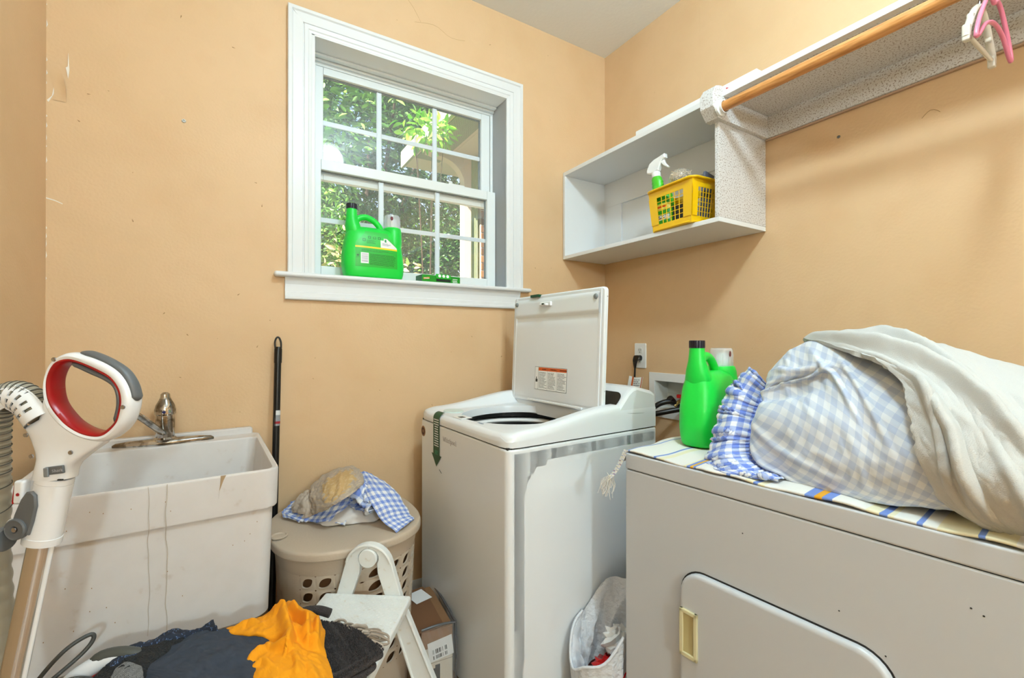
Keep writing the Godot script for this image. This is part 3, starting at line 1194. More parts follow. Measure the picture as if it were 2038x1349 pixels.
func ledge_ring(c: Vector2, y: float, hw: float, hd: float, r: float) -> Array:
	var out = []
	for q in rrect(hw * 2, hd * 2, r, 5, c):
		out.append(Vector3(q.x, y, -q.y))
	return out


func sink() -> void:
	var o = thing("utility_sink", "deep cream plastic utility sink with a chrome faucet and brown drip stains on its front", "sink", Vector3(-2.107, 0, 0.335), 3.0)
	var pl = mat("sink_plastic", Color.WHITE, 0.42)
	pl.albedo_texture = noise_tex(noise(31, 0.012, 5), [0.0, 0.12, 0.2, 0.6, 1.0], [Color(0.79, 0.745, 0.71), Color(0.82, 0.785, 0.76), Color(0.84, 0.815, 0.8), Color(0.848, 0.825, 0.812), Color(0.855, 0.832, 0.82)], 1024)
	tri_map(pl, 1.1, false)
	var c0 = Vector2(0, 0)
	var ci = Vector2(0, -0.035)
	var g = Geo.new()
	g.loft([ledge_ring(c0, 0.47, 0.22, 0.24, 0.05), ledge_ring(c0, 0.474, 0.248, 0.272, 0.05), ledge_ring(c0, 0.49, 0.262, 0.284, 0.045), ledge_ring(c0, 0.80, 0.271, 0.292, 0.035),
		ledge_ring(c0, 0.80, 0.2735, 0.2945, 0.035)], true, false)
	g.loft([ledge_ring(c0, 0.80, 0.2735, 0.2945, 0.035), ledge_ring(c0, 0.792, 0.2785, 0.299, 0.035), ledge_ring(c0, 0.796, 0.281, 0.301, 0.035), ledge_ring(c0, 0.895, 0.284, 0.304, 0.035), ledge_ring(c0, 0.901, 0.282, 0.302, 0.034), ledge_ring(c0, 0.902, 0.278, 0.298, 0.03),
		ledge_ring(ci, 0.899, 0.27, 0.254, 0.03), ledge_ring(ci, 0.893, 0.267, 0.251, 0.03), ledge_ring(ci, 0.58, 0.235, 0.222, 0.05), ledge_ring(ci, 0.555, 0.21, 0.2, 0.06), ledge_ring(ci, 0.55, 0.05, 0.05, 0.03)], false, true)
	put("basin", g, pl, o, 30)
	# raised splash along the wall
	var s = Geo.new()
	s.prism([Vector2(-0.27, 0.895), Vector2(0.253, 0.895), Vector2(0.262, 0.9), Vector2(0.262, 0.918), Vector2(0.256, 0.924), Vector2(-0.27, 0.924)], 0.03, 0.004, Transform3D(Basis(), Vector3(0, 0, -0.318)))
	put("splash_ledge", s, pl, o)
	for x in [-0.2, 0.2]:
		for z in [-0.21, 0.21]:
			var l = Geo.new()
			l.prism([Vector2(-0.02, 0), Vector2(0.02, 0), Vector2(0.028, 0.52), Vector2(-0.028, 0.52)], 0.03, 0.003, Transform3D(Basis(), Vector3(x, 0, z - 0.015)))
			put("leg", l, pl, o)
	# drips that ran down the front and a torn bit of brown residue on the lip
	var st = Geo.new()
	for d in [[0.03, 0.006], [-0.005, 0.004]]:
		var pts = []
		var pts2 = []
		for k in 12:
			var y = 0.9 - k * 0.034
			var z = 0.3045 if y > 0.795 else 0.2945 - (0.8 - y) * 0.033
			pts.append(Vector3(d[0] + 0.0016 * sin(k * 1.1 + d[0] * 50) + 0.0012 * sin(k * 2.7), y, z - 0.0006))
		st.tube(spline(pts, 40), 0.0011 if d[1] > 0.005 else 0.0007, 5)
	put("drip_stain", st, mat("drip", Color(0.77, 0.72, 0.67), 0.7), o)
	var ts = Geo.new()
	ts.prism([Vector2(0.143, 0.884), Vector2(0.144, 0.902), Vector2(0.156, 0.902), Vector2(0.15, 0.889), Vector2(0.141, 0.862), Vector2(0.1395, 0.842)], 0.0012, 0, Transform3D(Basis(), Vector3(0, 0, 0.3035)))
	put("residue", ts, mat("residue_brown", Color(0.66, 0.55, 0.42), 0.8), o)
	var fk = Geo.new()
	var q = RandomNumberGenerator.new()
	q.seed = 4
	for k in 46:
		var a = Vector3(q.randf_range(-0.2, 0.22), q.randf_range(0.62, 0.87), -0.2865 + q.randf() * 0.001)
		a.z = -0.284 + (0.893 - a.y) * 0.093
		fk.box(a, Vector3(q.randf_range(0.001, 0.003), q.randf_range(0.001, 0.004), 0.0008), 0.0002)
	for k in 20:
		var y = q.randf_range(0.55, 0.88)
		fk.box(Vector3(q.randf_range(-0.2, 0.26), y, 0.303 if y > 0.795 else 0.2945 - (0.8 - y) * 0.033), Vector3(0.0016, 0.0022, 0.0012), 0.0002)
	put("grime_fleck", fk, mats.scuff, o)
	# faucet: long pointed deck plate, round body with dome, flat spout swung to the left
	var f = Node3D.new()
	f.name = "faucet"
	f.position = Vector3(-0.005, 0.9, -0.262)
	f.rotation.y = deg_to_rad(-3)
	o.add_child(f)
	var ch = mat("worn_chrome", Color.WHITE, 0.2, 1.0)
	ch.albedo_texture = noise_tex(noise(33, 0.02, 5), [0.0, 0.42, 0.52, 1.0], [Color(0.35, 0.32, 0.28), Color(0.55, 0.53, 0.5), Color(0.8, 0.8, 0.8), Color(0.86, 0.86, 0.86)], 256)
	ch.roughness_texture = noise_tex(noise(34, 0.03, 4), [0.0, 0.5, 1.0], [Color(0.7, 0.7, 0.7), Color(0.35, 0.35, 0.35), Color(0.12, 0.12, 0.12)], 256)
	tri_map(ch, 4.0, false)
	var bp = Geo.new()
	var rings = []
	for yk in [[0.0, 1.0], [0.008, 1.0], [0.014, 0.94], [0.018, 0.7], [0.019, 0.2]]:
		var rr = []
		for k in 40:
			var a: float = -TAU * k / 40
			var cx = cos(a)
			rr.append(Vector3(cx * 0.142 * yk[1], yk[0], sin(a) * 0.034 * yk[1] * (1.0 - 0.45 * absf(cx))))
		rings.append(rr)
	bp.loft(rings)
	put("deck_plate", bp, ch, f, 50)
	var bd = Geo.new()
	bd.lathe([Vector2(0.034, 0.01), Vector2(0.034, 0.018), Vector2(0.0285, 0.024), Vector2(0.0275, 0.1), Vector2(0.031, 0.104), Vector2(0.031, 0.12), Vector2(0.027, 0.135), Vector2(0.018, 0.152), Vector2(0.0145, 0.162), Vector2(0.0135, 0.172), Vector2(0.007, 0.178), Vector2(0, 0.179)], 28)
	put("body", bd, ch, f, 40)
	var ind = Geo.new()
	ind.lathe([Vector2(0.005, 0), Vector2(0.005, 0.002), Vector2(0, 0.0025)], 12, Transform3D(Basis(Vector3.RIGHT, PI / 2), Vector3(0, 0.113, 0.0305)))
	put("hot_cold_button", ind, mat("button_blue", Color(0.1, 0.12, 0.35), 0.3), f)
	var sp = Geo.new()
	var path = [Vector3(0, 0.035, 0.015), Vector3(-0.014, 0.055, 0.04), Vector3(-0.05, 0.11, 0.11), Vector3(-0.066, 0.128, 0.138), Vector3(-0.076, 0.132, 0.15)]
	sp.tube(spline(path, 16), 0.0125, 12, true, false, 0.75)
	put("spout", sp, ch, f)
	var ae = Geo.new()
	ae.lathe([Vector2(0, -0.02), Vector2(0.009, -0.02), Vector2(0.0095, 0.0), Vector2(0, 0)], 16, Transform3D(Basis(), Vector3(-0.07, 0.125, 0.142)))
	put("aerator", ae, ch, f)


func deck_h(x: float, z: float) -> float:
	var rim = 0.966 + 0.006 * smoothstep(-0.35, -0.28, x) + 0.048 * smoothstep(-0.3, 0.13, x)
	var base = 0.962 + 0.004 * smoothstep(-0.2, 0.2, x)
	var h = lerpf(base, rim, smoothstep(0.255, 0.3, absf(z)))
	if x < -0.3:
		h = lerpf(h, minf(h, 0.966), smoothstep(-0.3, -0.34, x))
	var e = minf(minf(0.345 - absf(z), x + 0.355), 1.0)
	var r = 0.024
	# corner rounding in plan
	if x < -0.315 and absf(z) > 0.305:
		e = 0.04 - Vector2(x + 0.315, absf(z) - 0.305).length()
	if e < r:
		h -= r - sqrt(maxf(0.0, r * r - (r - e) * (r - e)))
	return h


func washer() -> void:
	var en: Material = mats.white_enamel
	var o = thing("washing_machine", "white top-loading washing machine with its lid open under the window", "washing machine", Vector3(-0.862, 0, 0.498), 2.5)
	# cabinet: skin with a pressed relief on the side towards the dryer
	var g = Geo.new()
	var crs = []
	for e in [[0.015, 0.335, 0.325], [0.018, 0.352, 0.342], [0.03, 0.355, 0.345], [0.912, 0.355, 0.345], [0.917, 0.3535, 0.3435], [0.919, 0.35, 0.34], [0.905, 0.345, 0.335], [0.02, 0.345, 0.335]]:
		crs.append(ledge_ring(Vector2.ZERO, e[0], e[1], e[2], 0.022))
	g.loft(crs, true, true)
	put("cabinet", g, en, o, 45)
	var side = Geo.new()
	side.grid(70, 50, func(u: float, v: float) -> Vector3:
		var x = lerpf(-0.33, 0.335, u)
		var y = lerpf(0.05, 0.905, v)
		var d = Vector2(maxf(-0.2 - x, 0.0), maxf(y - 0.775, 0.0))
		var a = 0.0
		var q = Vector2(x + 0.19, y - 0.76)
		var rr = 0.06
		var dist = maxf(-q.x - 0.05, q.y - 0.05)
		if q.x < 0.0 and q.y > 0.0:
			dist = q.length() - rr
		else:
			dist = maxf(-(x + 0.19) - rr, (y - 0.76) - rr)
		a = smoothstep(0.035, -0.075, dist)
		var crease = 0.35 * smoothstep(0.05, 0.09, x + 0.09) * smoothstep(0.2, 0.0, y - 0.62 - x * 0.2)
		return Vector3(x, y, 0.3445 + 0.0005 + 0.0055 * a + 0.003 * crease * smoothstep(0.7, 0.4, y)), false, false, null, Vector2.ONE)
	put("side_panel", side, en, o, 180)
	var gap = Geo.new()
	for e in [[-0.343, 0, 0.012, 0.67], [0.343, 0, 0.012, 0.67], [0, -0.333, 0.67, 0.012], [0, 0.333, 0.67, 0.012]]:
		gap.box(Vector3(e[0], 0.919, e[1]), Vector3(e[2], 0.012, e[3]), 0.002)
	put("seam", gap, mats.dark_line, o)
	# deck with the round opening
	var dk = Geo.new()
	var hc = Vector2(-0.085, 0.0)
	dk.grid(120, 50, func(u: float, v0: float) -> Vector3:
		var v = minf(v0 / 0.9, 1.0)
		var a = -u * TAU
		var dir = Vector2(cos(a), sin(a))
		var tx: float = ((0.355 if dir.x > 0 else -0.355) - hc.x) / dir.x if absf(dir.x) > 1e-6 else 1e9
		var tz: float = ((0.345 if dir.y > 0 else -0.345) - hc.y) / dir.y if absf(dir.y) > 1e-6 else 1e9
		var far = minf(tx, tz)
		var r0 = 0.222
		var w = pow(maxf(v - 0.12, 0.0) / 0.88, 0.7)
		var r = lerpf(r0, far, w)
		var pt = hc + dir * r
		if pt.x < -0.315 and absf(pt.y) > 0.305:      # rounded front corners
			var q = Vector2(pt.x + 0.315, absf(pt.y) - 0.305)
			if q.length() > 0.04:
				q = q.normalized() * 0.04
				pt = Vector2(-0.315 + q.x, signf(pt.y) * (0.305 + q.y))
		var y = deck_h(pt.x, pt.y)
		if v < 0.12:
			y = deck_h(pt.x, pt.y) - 0.03 * pow(1.0 - v / 0.12, 1.5)
			pt = hc + dir * (r0 - 0.004 * (1.0 - v / 0.12))
		if v0 > 0.9:
			y = lerpf(y, 0.9235, (v0 - 0.9) / 0.1)
		return Vector3(pt.x, y, pt.y), true, false)
	put("deck", dk, en, o, 60)
	var tubm = mat("tub_black", Color(0.035, 0.035, 0.04), 0.4)
	var tr = Geo.new()
	tr.lathe([Vector2(0.25, 0.93), Vector2(0.214, 0.932), Vector2(0.214, 0.917), Vector2(0.25, 0.912)], 60, Transform3D(Basis(), Vector3(hc.x, 0, 0)))
	put("tub_ring", tr, tubm, o)
	var br = Geo.new()
	br.lathe([Vector2(0.235, 0.905), Vector2(0.232, 0.909), Vector2(0.216, 0.907), Vector2(0.212, 0.897), Vector2(0.217, 0.891), Vector2(0.235, 0.89)], 60, Transform3D(Basis(), Vector3(hc.x, 0, 0)))
	put("balance_ring", br, mats.white_plastic, o)
	var gr2 = Geo.new()
	gr2.lathe([Vector2(0.235, 0.89), Vector2(0.224, 0.889), Vector2(0.224, 0.872), Vector2(0.236, 0.87)], 60, Transform3D(Basis(), Vector3(hc.x, 0, 0)))
	put("dark_gap_ring", gr2, tubm, o)  # black ring stands for the dark gap between balance ring and drum
	var dr = Geo.new()
	dr.lathe([Vector2(0.222, 0.872), Vector2(0.228, 0.868), Vector2(0.236, 0.45), Vector2(0.05, 0.44), Vector2(0.0, 0.44)], 60, Transform3D(Basis(), Vector3(hc.x, 0, 0)))
	put("drum", dr, mats.steel, o)
	var cap = Geo.new()     # dispenser lid and latch slot in the deck
	cap.lathe([Vector2(0.05, 0), Vector2(0.05, 0.003), Vector2(0.046, 0.0045), Vector2(0, 0.004)], 32, Transform3D(Basis(), Vector3(-0.265, 0.962, -0.205)), 0.8)
	put("dispenser_cap", cap, mat("cap_pale", Color(0.82, 0.88, 0.86), 0.3), o)
	put("latch_slot", bx(Vector3(-0.312, 0.965, -0.04), Vector3(0.02, 0.002, 0.03), 0.0008), mat("slot_grey", Color(0.25, 0.26, 0.26), 0.5), o)
	put("latch_plate", bx(Vector3(-0.308, 0.9638, -0.045), Vector3(0.05, 0.0025, 0.07), 0.001), mats.white_plastic, o)
	# console: wedge at the back, dark glass in its sloping face
	var co = Geo.new()
	var prof = [Vector2(0.1, 0.985), Vector2(0.125, 1.0), Vector2(0.185, 1.062), Vector2(0.21, 1.08), Vector2(0.235, 1.085), Vector2(0.33, 1.062), Vector2(0.347, 1.05), Vector2(0.353, 1.03), Vector2(0.355, 0.93), Vector2(0.1, 0.93)]
	var crings = []
	for zk in [[-0.344, 0.86], [-0.338, 0.95], [-0.325, 1.0], [0.325, 1.0], [0.338, 0.95], [0.344, 0.86]]:
		var row = []
		for q in prof:
			var c = Vector2(0.23, 0.985)
			var s: Vector2 = c + (q - c) * zk[1]
			row.append(Vector3(s.x, maxf(s.y, 0.93), zk[0]))
		crings.append(row)
	co.loft(crings)
	put("console", co, en, o, 25)
	var seam = Geo.new()
	seam.tube(spline([Vector3(0.115, 1.005, 0.338), Vector3(0.16, 0.99, 0.3435), Vector3(0.25, 0.982, 0.3443), Vector3(0.352, 0.98, 0.343)], 14), 0.001, 5)
	put("console_seam", seam, mats.dark_line, o)
	var pn = Geo.new()
	var slope = Transform3D(Basis(Vector3(0, 0, 1), Vector3(0.695, 0.719, 0), Vector3(-0.719, 0.695, 0)), Vector3(0.154, 1.031, 0))
	pn.prism(rrect(0.652, 0.084, 0.034, 6), 0.003, 0.001, slope)
	var dark = mat("console_glass", Color(0.12, 0.1, 0.075), 0.12)
	put("control_panel", pn, dark, o)
	for k in 9:
		var bt = Geo.new()
		bt.prism(rrect(0.013, 0.008, 0.002, 2, Vector2(0.26 - k * 0.055, -0.012)), 0.0008, 0, slope.translated_local(Vector3(0, 0, 0.003)))
		put("button", bt, mat("button_tan", Color(0.66, 0.6, 0.52), 0.4), o)
	# lid: standing open, its inner face towards the room
	var lid = Node3D.new()
	lid.name = "lid"
	lid.position = Vector3(0.098, 0.985, 0.0)
	lid.rotation.z = deg_to_rad(-2.5)
	o.add_child(lid)
	var lx = Transform3D(Basis(Vector3(0, 0, 1), Vector3(0, 1, 0), Vector3(-1, 0, 0)), Vector3(0.012, 0.238, 0))
	var lg = Geo.new()
	lg.prism(rrect(0.606, 0.48, 0.018, 5), 0.02, 0.005, lx)
	put("lid_skin", lg, en, lid)
	var ip = Geo.new()
	ip.grid(3, 40, func(u: float, v: float) -> Vector3:
		var z = lerpf(-0.278, 0.278, u)
		var y = lerpf(0.02, 0.462, v)
		var d = 0.006 * smoothstep(0.372, 0.386, y) * (1.0 if y < 0.45 else smoothstep(0.462, 0.45, y)) + 0.002
		var dip = -0.004 * smoothstep(0.34, 0.372, y) * smoothstep(0.386, 0.372, y)
		return Vector3(-0.0085 - d - dip, y, z))
	ip.add(bb(Vector3(-0.0115, 0.006, -0.285), Vector3(-0.0075, 0.47, -0.272), 0.0015))
	ip.add(bb(Vector3(-0.0115, 0.006, 0.272), Vector3(-0.0075, 0.47, 0.285), 0.0015))
	put("inner_panel", ip, en, lid, 60)
	var fr = Geo.new()
	fr.add(bb(Vector3(-0.016, 0.003, -0.16), Vector3(-0.0075, 0.013, 0.2), 0.003, 2))
	put("hinge_rail", fr, mats.white_plastic, lid)
	for z in [-0.265, 0.262]:
		var bu = Geo.new()
		bu.lathe([Vector2(0.011, 0), Vector2(0.0105, 0.005), Vector2(0.007, 0.008), Vector2(0, 0.0085)], 16, Transform3D(Basis(Vector3.BACK, PI / 2), Vector3(-0.015, 0.442, z)))
		put("bumper", bu, mat("bumper_grey", Color(0.5, 0.52, 0.52), 0.5), lid, 60)
	var la = Geo.new()
	la.add(bx(Vector3(-0.02, 0.432, -0.04), Vector3(0.012, 0.02, 0.075), 0.005, 2))
	la.add(bx(Vector3(-0.03, 0.428, -0.04), Vector3(0.022, 0.01, 0.045), 0.004, 2))
	put("latch_hook", la, mats.white_plastic, lid)
	put("latch_hole", bx(Vector3(-0.0415, 0.43, -0.035), Vector3(0.001, 0.006, 0.016), 0.0004), mats.dark_line, lid)
	for q in [[0.44, 0.302], [0.085, 0.302], [0.03, 0.302]]:
		var fx = Geo.new()
		fx.lathe([Vector2(0.004, 0), Vector2(0.003, 0.001), Vector2(0, 0.001)], 10, Transform3D(Basis(Vector3.RIGHT, PI / 2), Vector3(0.003, q[0], q[1])))
		put("edge_screw", fx, mats.dark_line, lid)
	# warning label: orange heading bar with three columns of small print
	var im = picture(512, 236, Color(0.95, 0.95, 0.94))
	im.fill_rect(Rect2i(0, 0, 512, 3), Color(0.2, 0.2, 0.2))
	im.fill_rect(Rect2i(0, 233, 512, 3), Color(0.2, 0.2, 0.2))
	im.fill_rect(Rect2i(0, 0, 3, 236), Color(0.2, 0.2, 0.2))
	im.fill_rect(Rect2i(509, 0, 3, 236), Color(0.2, 0.2, 0.2))
	im.fill_rect(Rect2i(62, 6, 444, 34), Color(0.85, 0.36, 0.1))
	im.fill_rect(Rect2i(58, 3, 3, 230), Color(0.3, 0.3, 0.3))
	for k in 3:
		if k < 2:
			im.fill_rect(Rect2i(208 + k * 150, 3, 2, 230), Color(0.4, 0.4, 0.4))
		fake_lines(im, Rect2i(70 + k * 150, 56, 132, 168), 13, Color(0.2, 0.2, 0.22), 50 + k)
	im.fill_rect(Rect2i(14, 128, 34, 30), Color(0.1, 0.1, 0.1))
	im.fill_rect(Rect2i(22, 106, 12, 26), Color(0.1, 0.1, 0.1))
	var lab = Geo.new()
	lab.prism([Vector2(-0.108, -0.05), Vector2(0.108, -0.05), Vector2(0.108, 0.05), Vector2(-0.108, 0.05)], 0.0005, 0, Transform3D(Basis(Vector3(0, 0, 1), Vector3(0, 1, 0), Vector3(-1, 0, 0)), Vector3(-0.0107, 0.108, -0.005)), Rect2(-0.108, 0.05, 0.216, -0.1))
	var lb = put("warning_label", lab, printed("lid_label", im), lid)
	for k in 3:
		text(["WARNING", "ADVERTENCIA", "AVERTISSEMENT"][k], 0.0058, mats.print_black, lid, Transform3D(Basis(Vector3(0, 0, 1), Vector3(0, 1, 0), Vector3(-1, 0, 0)), Vector3(-0.0114, 0.148, -0.048 + k * 0.064)), "Droid Sans", 0.0003, 700)
	var sk = Geo.new()
	sk.add(bb(Vector3(-0.0215, 0.468, -0.155), Vector3(0.011, 0.4795, -0.095), 0.0005))
	put("green_sticker", sk, mat("sticker_green", Color(0.02, 0.28, 0.16), 0.45), lid)
	# green arrow sticker hanging over the front edge, with lines of white print
	var ar = Geo.new()
	var afx = Transform3D(Basis(Vector3(0, 0, 1), Vector3(0, 1, 0), Vector3(-1, 0, 0)), Vector3(-0.3562, 0, 0))
	ar.prism([Vector2(-0.205, 0.945), Vector2(-0.205, 0.80), Vector2(-0.222, 0.80), Vector2(-0.176, 0.752), Vector2(-0.129, 0.80), Vector2(-0.146, 0.80), Vector2(-0.146, 0.945)], 0.0006, 0, afx)
	ar.grid(8, 1, func(u: float, v: float) -> Vector3:
		var a = u * PI / 2
		return Vector3(-0.332 - 0.0248 * cos(a), 0.944 + 0.0248 * sin(a), lerpf(-0.146, -0.205, v)))
	put("arrow_sticker", ar, mats.sticker_green, o, 50)
	var ln = Geo.new()
	var q = RandomNumberGenerator.new()
	q.seed = 9
	for k in 12:
		var y = 0.94 - k * 0.0095
		var w = q.randf_range(0.016, 0.024)
		var z = -0.1755 - w
		while z < -0.1755 + w:
			var d = minf(q.randf_range(0.003, 0.01), -0.1755 + w - z)
			ln.add(bb(Vector3(-0.3572, y - 0.0018, z), Vector3(-0.3562, y + 0.0018, z + d), 0.0001))
			z += d + 0.0015
	put("sticker_print", ln, mats.print_white, o)
	text("HE", 0.022, mat("sticker_pale", Color(0.3, 0.62, 0.45), 0.5), o, afx.translated_local(Vector3(-0.1755, 0.808, 0.0008)), "Droid Serif")
	# round badge, brand name in thin silver letters, small print by the opening
	var rb = Geo.new()
	rb.lathe([Vector2(0.0225, 0), Vector2(0.0215, 0.001), Vector2(0.018, 0.001)], 28, Transform3D(Basis(Vector3.BACK, PI / 2), Vector3(-0.355, 0.872, -0.312)))
	rb.lathe([Vector2(0.018, 0.0008), Vector2(0, 0.0008)], 28, Transform3D(Basis(Vector3.BACK, PI / 2), Vector3(-0.355, 0.872, -0.312)))
	put("badge", rb, mat("badge_tan", Color(0.62, 0.45, 0.3), 0.5), o)
	var rb2 = Geo.new()
	rb2.lathe([Vector2(0.0165, 0.0012), Vector2(0.007, 0.0013)], 24, Transform3D(Basis(Vector3.BACK, PI / 2), Vector3(-0.355, 0.872, -0.312)))
	put("badge_ring", rb2, mat("badge_dark", Color(0.28, 0.12, 0.08), 0.5), o)
	text("Whirlpool", 0.024, mat("brand_silver", Color(0.68, 0.65, 0.64), 0.4, 0.3), o, afx.translated_local(Vector3(-0.06, 0.874, -0.0008)), "Droid Serif", 0.0008)
	text("CABRIO", 0.012, mat("deck_print", Color(0.45, 0.5, 0.58), 0.5), o, Transform3D(Basis(Vector3(0, 0, 1), Vector3(1, 0, 0), Vector3(0, 1, 0)), Vector3(-0.31, 0.9635, 0.1)))
	put("scratch", bx(Vector3(-0.3555, 0.74, -0.14), Vector3(0.001, 0.003, 0.022), 0.0003, 1, Basis(Vector3.RIGHT, 0.5)), mats.grey_plastic, o)


func dryer() -> void:
	var en = mat("dryer_enamel", Color(0.78, 0.79, 0.805), 0.3)
	var o = thing("dryer", "old off-white clothes dryer with a cream recessed door pull, covered by a striped towel", "dryer", Vector3(-0.912, 0, 1.066), 5.05)
	var g = Geo.new()
	g.box(Vector3(0.36, 0.4465, 0.4), Vector3(0.72, 0.853, 0.8), 0.004, 3)
	put("cabinet", g, en, o)
	var gp = Geo.new()
	gp.box(Vector3(0.36, 0.874, 0.4), Vector3(0.712, 0.01, 0.792), 0.002)
	put("seam", gp, mats.dark_line, o)
	var tp = Geo.new()
	tp.box(Vector3(0.36, 0.8985, 0.4), Vector3(0.722, 0.047, 0.802), 0.005, 3)
	put("top_panel", tp, en, o)
	# door: raised panel with a rounded edge inside a dark joint
	var outline = rrect(0.447, 0.60, 0.062, 8, Vector2(0.4145, 0.36))
	var fx = Transform3D(Basis(Vector3(0, 0, 1), Vector3(0, 1, 0), Vector3(-1, 0, 0)), Vector3(0.004, 0, 0))
	var jn = Geo.new()
	jn.prism(rrect(0.455, 0.608, 0.066, 8, Vector2(0.4145, 0.36)), 0.0052, 0, fx)
	put("door_joint", jn, mats.dark_line, o)
	var hole = rrect(0.05, 0.122, 0.004, 2, Vector2(0.22, 0.499))
	var dg = Geo.new()
	var rings = []
	for e in [[0.0, 0.003], [0.0, 0.012], [0.002, 0.0165], [0.006, 0.0195], [0.011, 0.0205]]:
		var row = []
		for q in rrect(0.447 - e[0] * 2, 0.60 - e[0] * 2, 0.062 - e[0], 8, Vector2(0.4145, 0.36)):
			row.append(fx * Vector3(q.x, q.y, e[1]))
		rings.append(row)
	dg.loft(rings, true, true)
	var door = put("door", dg, en, o, 40)
	var cr = mat("pull_cream", Color(0.85, 0.82, 0.66), 0.4)
	var h = Geo.new()      # pull: frame of four bars round a sunk scoop
	for q in [[0.195, 0.205, 0.438, 0.56], [0.235, 0.245, 0.438, 0.56], [0.195, 0.245, 0.55, 0.56], [0.195, 0.245, 0.438, 0.449]]:
		h.add(bb(Vector3(-0.0235, q[2], q[0]), Vector3(-0.0155, q[3], q[1]), 0.002, 2))
	put("door_pull", h, cr, door)
	var sc = Geo.new()
	sc.grid(8, 12, func(u: float, v: float) -> Vector3:
		var z = lerpf(0.204, 0.236, u)
		var y = lerpf(0.448, 0.551, v)
		return Vector3(-0.0172 - 0.0035 * (1.0 - sin(PI * clampf(v, 0, 1))) * 0.3 - 0.0035 * absf(u - 0.5), y, z))
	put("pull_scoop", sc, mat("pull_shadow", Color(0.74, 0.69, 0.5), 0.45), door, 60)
	for q in [[0.75, 0.80], [0.735, 0.806], [0.545, 0.71], [0.62, 0.66], [0.35, 0.8]]:
		var dots = Geo.new()
		dots.lathe([Vector2(0.0016, 0), Vector2(0.0012, 0.0006), Vector2(0, 0.0006)], 8, Transform3D(Basis(Vector3.BACK, PI / 2), Vector3(-0.0002, q[1], q[0])))
		put("chip_mark", dots, mats.dark_line, o)
	# console at the back, half hidden by the laundry
	var cs = Geo.new()
	cs.prism([Vector2(0.58, 0.914), Vector2(0.62, 1.05), Vector2(0.7, 1.06), Vector2(0.718, 0.914)], 0.8, 0.006)
	put("console", cs, en, o)


